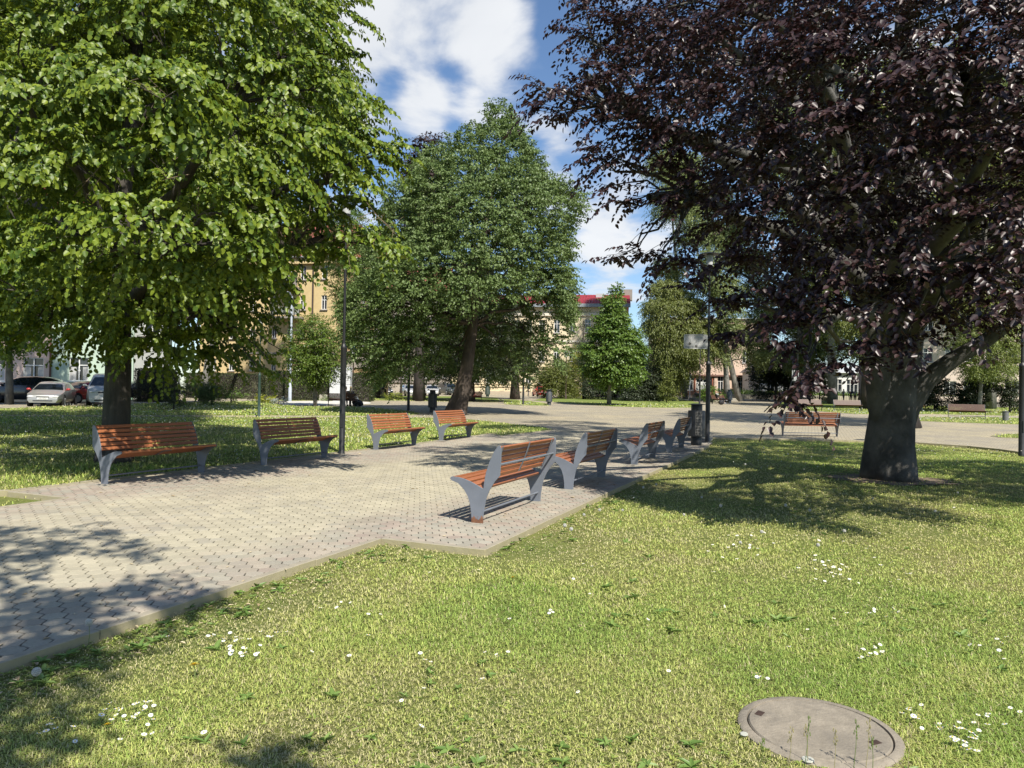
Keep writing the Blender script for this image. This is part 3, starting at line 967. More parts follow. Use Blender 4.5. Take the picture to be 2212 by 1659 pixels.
def M_kerb():
    m = M_plain('mossy_kerb', (.30, .265, .2), .9, .15, 8, .4)
    nt = m.node_tree; p = nt.nodes['Principled BSDF']
    old = p.inputs['Base Color'].links[0].from_socket
    g = nd(nt, 'ShaderNodeNewGeometry'); sx = nd(nt, 'ShaderNodeSeparateXYZ'); nt.links.new(g.outputs['Normal'], sx.inputs[0])
    tc = nd(nt, 'ShaderNodeTexCoord'); n = nd(nt, 'ShaderNodeTexNoise', Scale=2.5, Detail=6, Roughness=.7); nt.links.new(tc.outputs['Object'], n.inputs['Vector'])
    mr = nd(nt, 'ShaderNodeMapRange'); mr.inputs[1].default_value = .3; mr.inputs[2].default_value = .8; mr.inputs[3].default_value = .9; mr.inputs[4].default_value = 0
    nt.links.new(sx.outputs[2], mr.inputs[0])
    ml = nd(nt, 'ShaderNodeMath', operation='MULTIPLY'); nt.links.new(mr.outputs[0], ml.inputs[0]); nt.links.new(n.outputs[0], ml.inputs[1])
    nt.links.new(mix(nt, ml.outputs[0], old, (.33, .285, .12)), p.inputs['Base Color'])
    return m


MKERB = M_kerb()
kerb(path_right[:13], inset=1)
kerb(path_left, inset=-1)

# lawns lying in the plaza
island_near = [st(SL0 + .02, BL - .02), st(12, BL - .02), st(18, BL - .03), st(22.0, BL + .02), gp(1080, 946), gp(1150, 938), gp(1195, 932), gp(1180, 927), gp(1130, 922), gp(1060, 913), gp(1000, 907.5), gp(930, 905), gp(870, 904.5), gp(700, 904), gp(500, 903.5), gp(250, 903), gp(0, 902.5), gp(-500, 900), Vector((-45, 20, 0)), Vector((-45, 7, 0))]
island_back = [gp(-500, 892), gp(0, 900), gp(250, 900.7), gp(600, 901), gp(800, 901.5), gp(870, 901), gp(905, 898), gp(911, 895), gp(880, 890), gp(840, 886), gp(792, 882), gp(740, 880.5), gp(640, 880), gp(600, 874), gp(585, 868), gp(500, 869), gp(290, 874), gp(0, 885), gp(-400, 898)]
# the islands are given thickness so that they rise just above the paving
MDIRT = MSOIL
lawns = {}
for nm, pl, m in (('lawn', island_near, MLAWN2), ('lawn', island_back, MLAWN2),
                  ('lawn', [gp(560, 868), gp(800, 866.5), gp(880, 867.5), gp(960, 869), gp(1010, 869.5), gp(1075, 870.5), gp(1090, 866), gp(1075, 860), gp(1000, 857), gp(800, 857), gp(560, 861)], MLAWN2),
                  ('lawn', [gp(1090, 875), gp(1130, 877.5), gp(1190, 878), gp(1180, 873), gp(1120, 865), gp(1075, 863), gp(1085, 869)], MLAWN2),
                  ('lawn', [gp(1150, 866), gp(1230, 873), gp(1330, 880), gp(1420, 882.5), gp(1490, 882.5), gp(1512, 880), gp(1515, 872), gp(1490, 866), gp(1455, 862), gp(1300, 859), gp(1170, 861)], MLAWN2),
                  ('lawn', [gp(1676, 879), gp(1720, 886), gp(1790, 892), gp(1850, 896.5), gp(1900, 897), gp(2000, 896.5), gp(2120, 899), gp(2400, 904), gp(2400, 880), gp(2200, 874), gp(2000, 868), gp(1870, 866), gp(1700, 866.5), gp(1680, 871)], MLAWN2),
                  ('lawn', [gp(1870, 906), gp(1960, 911), gp(2060, 915), gp(2140, 918), gp(2212, 920), gp(2400, 925), gp(2400, 908), gp(2212, 905), gp(2120, 903), gp(2020, 903), gp(1900, 903)], MLAWN2),
                  ('lawn', [gp(2140, 946), gp(2165, 949), gp(2212, 951), gp(2400, 956), gp(2400, 938), gp(2212, 940), gp(2155, 942)], MLAWN2)):
    sheet(nm, pl, .066, m, .1)
    ar = sum(pl[i].x * pl[(i + 1) % len(pl)].y - pl[(i + 1) % len(pl)].x * pl[i].y for i in range(len(pl)))
    kerb(pl + [pl[0]], w=.08, z=.07, name='kerb', inset=1 if ar > 0 else -1)
    lawns[len(lawns)] = pl
# white gravel ring round the monument
sheet('gravel', [gp(598, 875), gp(640, 878), gp(700, 877.6), gp(760, 877), gp(800, 874), gp(800, 871), gp(770, 868.6), gp(690, 867.6), gp(620, 869)], .071, MGRAV)
# bare earth round the beech
cb = gp(1925, 1035)
sheet('soil_patch', [(cb.x + f * 1.2 * math.cos(a), cb.y + f * .95 * math.sin(a)) for a, f in [(k * PI / 45, random.uniform(.75, 1.15)) for k in range(90)]], .0, MSOIL)
# trodden edge strip along the right kerb

# ---------------------------------------------------------------- grass
COVER = Vector((1.40, 3.24, 0))   # concrete cover in the lawn
COVER_R = .345
soilc = (cb.x, cb.y)


def dry(x, y):                    # 0 lush .. 1 bleached
    a = N1(x, y, .42) * .55 + N2(x, y, 1.3) * .3 + N3(x, y, 4.0) * .25
    # worn strip along the kerb
    t = DY * x - DX * y; s = DX * x + DY * y
    e = np.where(s < SR0, t - TR, t - BR)
    a = a + np.where((e > 0) & (e < .6) & (s < SR1), (.6 - e) * .55, 0)
    return a


def grass_blades(name, n, ymin, ymax, xr, inside, h, w0, seed, keep=None, zoff=0.0, parent=None):
    rng = np.random.default_rng(seed)
    y = ymin * (ymax / ymin) ** rng.random(n)
    x = y * rng.uniform(-xr, xr, n)
    ok = inside(x, y)
    d = dry(x, y)
    ok &= rng.random(n) > np.clip((d - .5) * 1.5, 0, .72)
    rs = np.hypot(x - soilc[0], (y - soilc[1]) * 1.2)
    ok &= (rs > 1.25) | (rng.random(n) < .1 + .5 * np.clip(rs - .7, 0, 1))
    x, y, d = x[ok], y[ok], d[ok]
    m = len(x)
    tall = np.clip(N2(x, y, .9) * 1.5 - .25, .25, 1.3)
    H = h * rng.uniform(.5, 1.3, m) * (.45 + .75 * tall) * np.clip(1.25 - d * .6, .5, 1)
    W = w0 * np.maximum(1, y / 3.6) * rng.uniform(.7, 1.3, m)
    az = rng.uniform(0, 2 * PI, m)
    lean = rng.uniform(.3, 2.2, m)
    dx, dy = np.cos(az), np.sin(az)
    px, py = -dy, dx
    z = np.array([gz(v) for v in y]) + zoff
    b = np.stack([x, y, z], 1)
    D = np.stack([dx, dy, np.zeros(m)], 1); P = np.stack([px, py, np.zeros(m)], 1)
    Z = np.array([0, 0, 1.0])
    Hc = H[:, None]; Wc = W[:, None]; Lc = lean[:, None]
    m1 = b + Z * Hc * .55 + D * Hc * Lc * .28
    tip = b + Z * Hc * np.maximum(.25, 1.05 - .4 * Lc) + D * Hc * Lc * .9
    V = np.stack([b - P * Wc * .5, b + P * Wc * .5, m1 + P * Wc * .4, m1 - P * Wc * .4, tip + P * Wc * .08, tip - P * Wc * .08], 1).reshape(-1, 3)
    o = (np.arange(m) * 6)[:, None]
    F = np.concatenate([o + np.array([[0, 1, 2, 3]]), o + np.array([[3, 2, 4, 5]])])
    lush = np.array((.17, .29, .05)); mid = np.array((.33, .425, .095)); yel = np.array((.50, .51, .15)); straw = np.array((.52, .46, .26))
    k = np.clip(d + rng.normal(0, .13, m), 0, 1)[:, None]
    c = np.where(k < .4, lush + (mid - lush) * (k / .4), np.where(k < .62, mid + (yel - mid) * ((k - .4) / .22), yel + (straw - yel) * np.clip((k - .62) / .25, 0, 1)))
    c = c * rng.uniform(.8, 1.2, (m, 1))
    c = np.where(rng.random((m, 1)) < .07, straw, c)
    me = np_mesh(name, V, F)
    a = me.color_attributes.new('tint', 'FLOAT_COLOR', 'POINT')
    cc = np.repeat(np.concatenate([c, np.ones((m, 1))], 1), 6, 0).astype(np.float32)
    a.data.foreach_set('color', cc.ravel())
    return tag(link(name, me, MGRASS, parent), kind='stuff')


MGRASS = M_attr('grass_blade', .55, .22, .35)
def in_front(x, y):
    o = ~inpoly(x, y, plaza_xy)
    t = DY * x - DX * y
    o &= t > -6.5
    o &= np.hypot(x - COVER.x, y - COVER.y) > COVER_R * (.9 + .1 * N3(x, y, 9))
    return o
def in_islands(x, y):
    o = np.zeros(len(x), bool)
    for p in lawns.values(): o |= inpoly(x, y, [(q.x, q.y) for q in p])
    return o
def in_left(x, y):
    t = DY * x - DX * y
    return ~inpoly(x, y, plaza_xy) & (t < -6.5) & ~in_islands(x, y)

grass_blades('grass', 760000, 2.35, 30, .95, in_front, .027, .0034, 21)
grass_blades('grass', 190000, 8, 70, .85, in_islands, .085, .0042, 22, zoff=.066)
grass_blades('grass', 12000, 6, 14, .95, in_left, .08, .004, 23)


# broad-leaved weeds and clover among the grass, more of them along the kerb
def weeds(name, n, seed, mat, inside, L, k=6):
    rng = np.random.default_rng(seed)
    y = 2.4 * (14 / 2.4) ** rng.random(n); x = y * rng.uniform(-.85, .85, n)
    t = DY * x - DX * y; s = DX * x + DY * y
    e = np.where(s < SR0, t - TR, t - BR)
    pr = np.clip(N3(x, y, .8) * 1.6 - .75, 0, 1) * .5 + np.where((e > .02) & (e < .45), .55, 0)
    ok = inside(x, y) & (rng.random(n) < pr)
    x, y = x[ok], y[ok]
    m = len(x)
    b = np.repeat(np.stack([x, y, np.full(m, .006)], 1), k, 0)
    az = (np.tile(np.arange(k), m) * 2 * PI / k + np.repeat(rng.uniform(0, 6, m), k) + rng.normal(0, .25, m * k))
    el = rng.uniform(.15, .8, m * k)
    ld = np.stack([np.cos(az) * np.cos(el), np.sin(az) * np.cos(el), np.sin(el)], 1)
    ln = nz(np.array([0, 0, 1.0]) + rng.normal(0, .2, (m * k, 3)))
    LL = L * rng.uniform(.6, 1.3, m * k) * np.repeat(rng.uniform(.6, 1.3, m), k)
    V, F = leaf_arrays(rng, b, ld, ln, LL, LL * .38, .2, .3)
    return tag(link(name, np_mesh(name, V, F), mat), kind='stuff')


weeds('undergrowth', 3600, 31, M_leaf('weed_leaf', (.10, .18, .035), (.2, .29, .07), .5, .2), in_front, .05)
weeds('clover_foliage', 60000, 32, M_leaf('clover_leaf', (.17, .25, .05), (.36, .4, .09), .5, .2), in_front, .017, 4)
# dry leaves, husks and twigs blown against the kerb and over the paving
def litter():
    rng = np.random.default_rng(41)
    n = 2600
    y = 3.2 * (26 / 3.2) ** rng.random(n); x = y * rng.uniform(-.8, .6, n)
    t = DY * x - DX * y; s = DX * x + DY * y
    e = np.where(s < SR0, t - TR, t - BR)
    el = t - np.where(s < SL0, TL, BL)
    p = np.where((e > 0) & (e < .5), .95, 0) + np.where((e <= 0) & (el > 0), .10 + .5 * np.exp(-np.abs(el) / .8) + .25 * np.exp(-np.abs(e) / .5), 0)
    ok = (rng.random(n) < p) & (s < 25)
    x, y, e = x[ok], y[ok], e[ok]
    m = len(x)
    z = np.where(e > 0, .02, .0575)
    z = z + np.array([gz(v) for v in y])
    az = rng.uniform(0, 2 * PI, m)
    ld = np.stack([np.cos(az), np.sin(az), rng.uniform(-.02, .12, m)], 1)
    ln = nz(np.array([0, 0, 1.0]) + rng.normal(0, .12, (m, 3)))
    L = rng.uniform(.02, .055, m) * np.clip(y / 7, .9, 1.8)
    V, F = leaf_arrays(rng, np.stack([x, y, z], 1), nz(ld), ln, L, L * rng.uniform(.2, .5, m), .3, .1)
    return tag(link('litter', np_mesh('litter', V, F), M_leaf('dry_husk', (.3, .22, .12), (.55, .47, .3), .8, 0)), kind='stuff')
litter()


# daisies, dandelions and dandelion clocks: every one its own object
MPETAL = M_plain('daisy_petal', (.78, .78, .76), .6, .04, 20)
MYOLK = M_plain('flower_yellow', (.72, .5, .02), .6, .12, 60)
MSTEM = M_plain('flower_stem', (.12, .17, .04), .6, .2, 20)
MFLUFF = M_plain('dandelion_fluff', (.58, .57, .52), .9, .12, 60)


def daisy_mesh():
    mb = MB(); mb.cur = 0
    k = 11
    for i in range(k):
        a = 2 * PI * i / k + random.uniform(-.08, .08)
        c, s = math.cos(a), math.sin(a)
        pts = []
        for r, w, z in ((.003, .0012, .0), (.007, .0023, .0012), (.0112, .0013, .0006)):
            pts += [(c * r - s * w, s * r + c * w, .045 + z), (c * r + s * w, s * r - c * w, .045 + z)]
        mb.add(pts, [(0, 1, 3, 2), (2, 3, 5, 4)])
    mb.cur = 1; mb.ball((0, 0, .0465), (.0034, .0034, .002), 8, 4)
    mb.cur = 2; mb.tube([(0, 0, -.002), (.002, .001, .02), (0, 0, .045)], [.0008, .0007, .0007], 4)
    me = mb.mesh('daisy')
    for m in (MPETAL, MYOLK, MSTEM): me.materials.append(m)
    return me


def clock_mesh(h=.13, R=.018):
    mb = MB()
    mb.cur = 1; mb.tube([(0, 0, -.002), (.006, .002, h * .5), (.002, 0, h)], [.0016, .0014, .0012], 5)
    mb.cur = 0
    rng = random.Random(4)
    for i in range(90):
        z = 1 - 2 * (i + .5) / 90; a = i * 2.39996
        r = math.sqrt(1 - z * z)
        d = Vector((r * math.cos(a), r * math.sin(a), z))
        t = d.orthogonal().normalized(); b = d.cross(t)
        e = Vector((.002, 0, h)) + d * R
        w = R * .17
        mb.add([e + t * w, e + b * w, e - t * w, e - b * w, Vector((.002, 0, h)) + d * R * .3], [(0, 1, 2, 3), (0, 4, 2), (1, 4, 3)])
    mb.ball((.002, 0, h), R * .3, 6, 4)
    me = mb.mesh('dandelion_clock')
    for m in (MFLUFF, MSTEM): me.materials.append(m)
    return me


def dandelion_mesh():
    mb = MB()
    mb.cur = 1; mb.tube([(0, 0, -.002), (.004, .002, .03), (0, 0, .06)], [.002, .0018, .0018], 5)
    mb.cur = 0
    for ring, (k, r0, r1, z) in enumerate(((18, .004, .02, 0), (16, .003, .016, .004), (10, .001, .01, .007))):
        for i in range(k):
            a = 2 * PI * (i + .5 * ring) / k
            c, s = math.cos(a), math.sin(a); w = .0024
            mb.add([(c * r0 - s * w * .5, s * r0 + c * w * .5, .06 + z), (c * r0 + s * w * .5, s * r0 - c * w * .5, .06 + z), (c * r1 + s * w, s * r1 - c * w, .063 + z), (c * r1 - s * w, s * r1 + c * w, .063 + z)], [(0, 1, 2, 3)])
    me = mb.mesh('dandelion')
    for m in (MYOLK, MSTEM): me.materials.append(m)
    return me


def scatter_flowers():
    rng = np.random.default_rng(77)
    me = [daisy_mesh(), daisy_mesh()]
    pts = []
    # clumps where the photograph has them
    cl = [(500, 1400, 40, 16), (540, 1425, 30, 8), (255, 1555, 60, 12), (300, 1545, 40, 8), (130, 1590, 40, 8), (770, 1335, 50, 7), (1080, 1430, 22, 6), (1190, 1335, 8, 3), (1590, 1190, 60, 18), (1650, 1160, 60, 10),
          (1780, 1235, 70, 26), (1800, 1245, 40, 12), (1900, 1330, 70, 16), (1880, 1420, 30, 12), (1930, 1265, 70, 10), (1960, 1570, 40, 18), (2050, 1600, 50, 16), (2090, 1620, 40, 10), (2150, 1560, 40, 8), (2130, 1400, 60, 6), (1640, 1480, 10, 5),
          (1560, 1050, 90, 10), (900, 1440, 40, 4), (1230, 1250, 50, 4), (330, 1590, 50, 6), (640, 1400, 60, 6), (2060, 1100, 80, 8), (1850, 1180, 90, 8)]
    for u, v, r, n in cl:
        for k in range(n): pts.append((u + rng.normal(0, r * .6), v + rng.normal(0, r * .3)))
    while len(pts) < 330:
        pts.append((rng.uniform(60, 2200), 900 + 760 * rng.random() ** .6))
    xy = np.array([gp(u, min(v, 1690))[:2] for u, v in pts])
    ok = in_front(xy[:, 0], xy[:, 1]) & (xy[:, 1] < 16) & (np.hypot(xy[:, 0] - COVER.x, xy[:, 1] - COVER.y) > .45)
    xy = xy[ok][:300]
    for i, (x, y) in enumerate(xy):
        o = link('daisy', me[i % 2])
        f = rng.uniform(.8, 1.25) * (1 if y < 6 else 1.25)
        o.location = (x, y, gz(y)); o.rotation_euler = (rng.normal(0, .22) - .15, rng.normal(0, .22), rng.uniform(0, 6)); o.scale = (f, f, rng.uniform(.8, 1.15))
        tag(o, 'small white daisy open in the short sunlit grass', 'daisy', 'daisies in the front lawn')
    cm = clock_mesh()
    cp = [(75, 1503, 1.2), (372, 1262, 1.1)]
    for u, v, f in cp: pass
    spots = [(190, 1398, 1.1, 'fluffy dandelion clock standing against the kerb in the shade'), (76, 1520, 1.15, 'fluffy grey dandelion clock at the shaded corner of the lawn')]
    for u, v, f, lb_ in spots:
        p = gp(u, v); o = link('dandelion_clock', cm); o.location = (p.x, p.y, 0); o.scale = (f, f, f); tag(o, lb_, 'dandelion clock', 'dandelion clocks')
    far = [(1265, 1135), (1285, 1120), (1225, 1165), (1235, 1175), (1555, 1115), (1600, 1195), (1650, 1180), (1770, 1205), (1820, 1180), (1560, 1000), (1610, 1010), (1420, 1060), (1395, 1075), (1750, 1130), (1700, 1110), (2010, 1130), (2080, 1080), (1520, 1090), (1480, 1130), (1340, 1120), (1880, 1090), (1980, 1030), (1790, 990), (1650, 985), (1700, 1000)]
    for u, v in far:
        p = gp(u + rng.normal(0, 6), v + rng.normal(0, 4)); o = link('dandelion_clock', cm)
        o.location = (p.x, p.y, gz(p.y)); f = rng.uniform(.8, 1.1); o.scale = (f, f, f); o.rotation_euler = (0, 0, rng.uniform(0, 6))
        tag(o, 'round pale dandelion clock on a thin stalk out in the right lawn', 'dandelion clock', 'dandelion clocks on the lawn')
    dm = dandelion_mesh()
    for u, v, f, lb_ in ((421, 1466, 1.25, 'large bright yellow dandelion flower in the lawn'), (232, 1583, .7, 'small half open yellow dandelion near the shaded corner'), (1110, 1262, 1.0, 'yellow dandelion near the kerb corner in bleached grass')):
        p = gp(u, v); o = link('dandelion', dm); o.location = (p.x, p.y, -.01); o.scale = (f, f, f); o.rotation_euler = (-.25, .1, 1); tag(o, lb_, 'dandelion')
    # seed stalks by the concrete cover
    for i, (u, v, h) in enumerate(((1700, 1660, .2), (1735, 1668, .26), (1745, 1640, .17), (1843, 1655, .22), (1868, 1668, .24), (1885, 1660, .15), (1960, 1655, .2), (1640, 1655, .14), (1800, 1668, .2))):
        p = gp(u, v + 14); mb = MB()
        q = Vector((rng.normal(0, .02), rng.normal(0, .02), h))
        mb.tube([(0, 0, 0), q * .5 + Vector((.004, 0, 0)), q], [.0016, .0012, .0009], 5)
        for k in range(14):
            z = .68 + .32 * k / 14
            mb.ball(q * z + Vector((rng.normal(0, .005), rng.normal(0, .005), 0)), (.0022, .0022, .006), 5, 3)
        o = mb.build('grass_stalk', MSTEM if i % 2 else M_GSTK); o.location = (p.x, p.y, 0)
        tag(o, 'thin seeding grass stalk rising in front of the concrete cover', 'grass stalk', 'seed stalks by the concrete cover')
    # the white specks farther off, past counting
    n = 5200
    y = 14 * (62 / 14) ** rng.random(n); x = y * rng.uniform(-.8, .8, n)
    ok = in_islands(x, y) | (in_front(x, y) & (rng.random(n) < .35))
    ok &= N2(x, y, .25) > .3
    x, y = x[ok], y[ok]
    mb = MB()
    for a, b in zip(x, y):
        r = .012 * max(1, b / 16) * rng.uniform(.7, 1.2)
        zz = gz(b) + .066 + rng.uniform(.03, .14)
        mb.add([(a - r, b, zz), (a, b - r, zz), (a + r, b, zz), (a, b + r, zz), (a, b, zz + r), (a, b, zz - r)], [(0, 1, 4), (1, 2, 4), (2, 3, 4), (3, 0, 4), (1, 0, 5), (2, 1, 5), (3, 2, 5), (0, 3, 5)])
    tag(mb.build('meadow_blossoms', MFLUFF), kind='stuff')


M_GSTK = M_plain('dry_stalk', (.3, .26, .13), .7, .2, 20)
scatter_flowers()


# ---------------------------------------------------------------- concrete cover
def cover():
    r = thing('manhole_cover', 'round weathered concrete cover with two rusty lifting slots set in the lawn', 'manhole cover', COVER)
    R = COVER_R
    mb = MB()
    mb.lathe([(R, -.08), (R, .008), (R - .01, .016), (.306, .017), (.303, .002), (.28, .002)], 72)
    mb.build('ring', MCONC, r, smooth=True)
    mb = MB(); mb.lathe([(.298, -.01), (.298, .012), (.292, .018), (.18, .0185), (.02, .019)], 72)
    lid = mb.build('lid', MCONC, r, smooth=True)
    for (u, v), a in (((1641, 1541), .9), ((1890, 1604), .4)):
        p = gp(u, v) * .988 - COVER
        m = MB(); m.box((p.x, p.y, .0185), (.05, .032, .003), a)
        m.build('lifting_slot', MRUST, lid)
    for (u, v), f in (((1607, 1585), .7), ((1745, 1640), 1.0)):
        p = gp(u, v) * .988 - COVER; m = MB()
        m.lathe([(.026 * f, .016), (.024 * f, .0205), (.01 * f, .0212)], 9, (p.x, p.y, 0)); m.build('lichen', MLICH, lid)


MCONC = M_plain('old_concrete', (.25, .215, .165), .92, .28, 14, .6, dirt=((.19, .165, .13), 3.2, .5), detail=9)
MRUST = M_plain('rusty_slot', (.045, .025, .018), .9, .5, 60)
MLICH = M_plain('lichen', (.42, .42, .36), .95, .15, 60, .4)
cover()

# ---------------------------------------------------------------- benches
PROF = [(.066, 0), (.07, .10), (.085, .20), (.115, .29), (.165, .365), (.24, .43), (.315, .455), (.337, .47), (.335, .488), (.315, .5), (.24, .497), (.16, .482), (.08, .456), (0, .42), (-.072, .388),
        (-.082, .47), (-.1, .565), (-.138, .68), (-.19, .795), (-.228, .85), (-.25, .867), (-.268, .86), (-.279, .835), (-.279, .70), (-.268, .54), (-.21, .475), (-.155, .39), (-.115, .30), (-.092, .20), (-.078, .10), (-.072, 0)]
BLEN = 1.8


def bench(label, p0, p1, group, facing=1, rust=False, mats=None):
    """p0, p1: feet of the two side plates; x of the bench runs along it, +y is the sitting side"""
    wood, steel = mats or (MW, MS)
    p0, p1 = Vector(p0), Vector(p1)
    mid = (p0 + p1) / 2
    d = p1 - p0
    ang = math.atan2(d.y, d.x)
    if facing < 0: ang += PI
    L = d.length
    root = thing('park_bench', label, 'bench', (mid.x, mid.y, mid.z), ang, group)
    h = L / 2
    poly = [(x, z) for x, z in PROF]
    flip = 1 if facing > 0 else -1
    for sgn in (-1, 1):
        mb = MB(); mb.prism(poly, sgn * h - .006, sgn * h + .006, 'yz')
        rr = rust and (sgn * flip < 0)
        o = mb.build('side_plate', MSR if rr else steel, root, bevel=.002)
        if rr: o['label'] = 'side plate rusting through at its foot'
        mb = MB(); mb.box((sgn * h, 0, .004), (.13, .2, .008)); mb.box((sgn * h, 0, -.002), (.26, .3, .006))
        for yy in (-.07, .07):
            for xx in (-.045, .045): mb.lathe([(.009, .008), (.009, .016)], 6, (sgn * h + xx, yy, 0))
        mb.build('foot_plate', MCON, root)
    e = h - .008
    # seat slats follow the dished top edge of the plates
    for (x, z, tl) in ((.30, .483, -.12), (.215, .476, .1), (.135, .457, .27), (.055, .425, .42), (-.022, .392, .45)):
        mb = MB(); mb.box((0, 0, 0), (2 * e, .066, .03), M=Matrix.Rotation(tl, 3, 'X')); 
        o = mb.build('seat_slat', wood, root, bevel=.004); o.location = (0, x, z)
    for k in range(6):
        t = k / 5
        y = -.098 - .137 * t - .02 * math.sin(PI * t) * -1; z = .515 + .315 * t
        tl = math.atan2(.13 + .04 * t, .3)
        mb = MB(); mb.box((0, 0, 0), (2 * e, .028, .05), M=Matrix.Rotation(tl, 3, 'X'))
        o = mb.build('back_slat', wood, root, bevel=.004); o.location = (0, y, z)
    mb = MB(); mb.tube([(-h, -.24, .655), (h, -.24, .655)], .013, 10); mb.build('back_rail', steel, root, True)
    mb = MB(); mb.tube([(-h, -.03, .125), (h, -.03, .125)], .013, 10); mb.build('foot_rail', steel, root, True)
    for xx in (0, -h + .09, h - .09):
        mb = MB()
        pts = [(-.128, .5), (-.175, .6), (-.225, .72), (-.266, .85)]
        for a, b in zip(pts, pts[1:]):
            c = ((a[0] + b[0]) / 2, (a[1] + b[1]) / 2); ln = math.hypot(b[0] - a[0], b[1] - a[1])
            mb.box((xx, c[0] + .006, c[1]), (.03, .006, ln + .004), M=Matrix.Rotation(math.atan2(-(b[0] - a[0]), b[1] - a[1]), 3, 'X'))
        mb.build('back_strap', steel, root)
    mb = MB()
    mb.tube([(0, .3, .462), (0, .13, .436), (0, -.03, .37)], .012, 6); mb.build('seat_bracket', steel, root)
    return root


PZ = .055                          # top of the paving


def gpp(u, v, dz=PZ):
    p = gp(u, v); p.z += dz; return p


def bench_at(label, u, v, half, ang, group, facing=1, mats=None, dz=PZ):
    c = gpp(u, v, dz)
    d = Vector((math.cos(ang), math.sin(ang), 0)) * half
    return bench(label, c - d, c + d, group, facing, mats=mats)


GB = 'benches along the paved path'
AL = Vector((DX, DY, 0))
def rowb(s, t, lab, facing, rust=False, sh=0):
    a = st(s, t, PZ); b = st(s + BLEN, t + sh, PZ); a.z += gz(a.y); b.z += gz(b.y)
    return bench(lab, a, b, GB, facing, rust)
def s_of(u, v):
    p = gp(u, v); return DX * p.x + DY * p.y
def t_of(u, v):
    p = gp(u, v); return DY * p.x - DX * p.y
# left row: seats face the path (to the right), so the back is on the grass side
for (u, v), lab in (((226, 1055), 'dappled slatted bench in front of the linden trunk, the first of the left row'),
                    ((570, 1012), 'slatted bench just before the left lamp post, partly in leaf shade'),
                    ((812, 977), 'fully sunlit slatted bench just beyond the left lamp post'),
                    ((953, 957), 'shaded slatted bench in front of the leaning tree trunk, last of the left row')):
    p = gp(u, v); rowb(s_of(u, v), t_of(u, v), lab, -1)
for (u, v), lab, r in (((1030, 1142), 'bench with a rusty foot seen from behind, first of the right row', True),
                       ((1228, 1066), 'sunlit bench seen from behind, second of the right row', False),
                       ((1370, 1010), 'shaded bench seen from behind, third of the right row', False),
                       ((1445, 982), 'shaded bench close to the near litter bin, last of the right row', False)):
    rowb(s_of(u, v), t_of(u, v), lab, 1, r)
MWRED = M_plain('red_painted_slat', (.22, .045, .04), .5, .2, 9)
MWDK = M_plain('dark_stained_slat', (.10, .045, .028), .5, .25, 9)
GF = 'benches around the plaza'
bench_at('dark red bench with two people sitting on it, in front of the white monument', 740, 879.5, .95, .0, GF, 1, (MWDK, MDK))
bench_at('small red bench under the trees beside a thick brown trunk', 1018, 868.5, .95, -.05, GF, -1, (MWRED, MS), .07)
bench_at('low sunlit bench seen from behind at the edge of the right lawn', 1749, 946, .96, .0, GF, 1, None, PZ)
bench_at('brown bench half hidden behind the lowest purple leaves', 1746, 889.5, .98, -.10, GF, -1, (MWDK, MDK), .07)
bench_at('brown bench just left of the beech trunk facing the plaza', 1831, 890.5, .98, -.12, GF, -1, (MWDK, MS), .07)
bench_at('brown bench at a slant by the short grey bin on the right', 2088, 906, .98, -.42, GF, -1, (MWDK, MS), .07)
bench_at('dark bench with a man lounging on it beyond the right lamp post', 1553, 873.5, .95, .55, GF, -1, (MWDK, MDK))
bench_at('dark bench seen end on under the lowest purple leaves', 1698, 879, .95, 1.3, GF, -1, (MWDK, MDK), .07)


# ---------------------------------------------------------------- lamp posts
def lamp(label, u, v, H, collar, group, r0=.075, r1=.04, dz=PZ, mat=None, head=True):
    p = gpp(u, v, dz)
    r = thing('lamp_post', label, 'lamp post', p, 0, group)
    mt = mat or MDK
    mb = MB()
    mb.lathe([(r0 + .006, -.1), (r0 + .006, .02), (r0, .03), (r0, collar - .05), (r0 + .004, collar - .04), (r0 + .004, collar), (r1 + .01, collar + .05), (r1, collar + .07)], 18)
    mb.build('lower_pole', mt, r, True)
    mb = MB(); mb.lathe([(r1, collar + .07), (r1 * .85, H - .55), (r1 * .85, H - .5)], 14); mb.build('upper_pole', mt, r, True)
    mb = MB(); mb.box((0, -r0 - .003, .75), (.075, .012, .32)); mb.build('service_door', mt, r, bevel=.004)
    if head:
        mb = MB(); mb.lathe([(.05, H - .52), (.085, H - .48), (.1, H - .44), (.1, H - .41)], 18)
        hd = mb.build('lantern', mt, r, True)
        mb = MB(); mb.lathe([(.095, H - .41), (.105, H - .1), (.1, H - .08)], 18); mb.build('diffuser', MGREY, hd, True)
        mb = MB(); mb.lathe([(.11, H - .085), (.3, H - .06), (.3, H - .045), (.1, H + .01), (.02, H + .03)], 24); mb.build('lantern_cap', mt, hd, True)
    return r


MDKG = M_plain('dark_green_paint', (.03, .055, .045), .5, .2, 8)
GL = 'lamp posts with round lanterns'
lamp('black lamp post between the second and third benches of the left row', 738, 985, 5.85, 2.42, GL, .066, .034)
lampR = lamp('black lamp post behind the near litter bin, carrying the grey sign', 1528, 958, 5.85, 2.42, GL, .07, .036)
lamp('black lamp post at the far right beyond the beech', 2207, 985, 5.85, 2.42, GL, .078)
lamp('slim green grey lamp post in the grass behind the second left bench', 559, 904, 4.6, 1.9, GL, .06, .03, mat=MDKG)
lamp('dark lamp post in front of the yellow green bush near the leaning trunk', 882, 889, 5.2, 2.42, GL, .085, .045)
lamp('thin black lamp post left of the far grey litter bin', 1130, 875.5, 5.6, 2.45, GL, .085, .045)
lamp('thin grey lamp post at the edge of the daisy lawn below the sign', 1511, 879.5, 6.2, 2.3, GL, .075, .04)
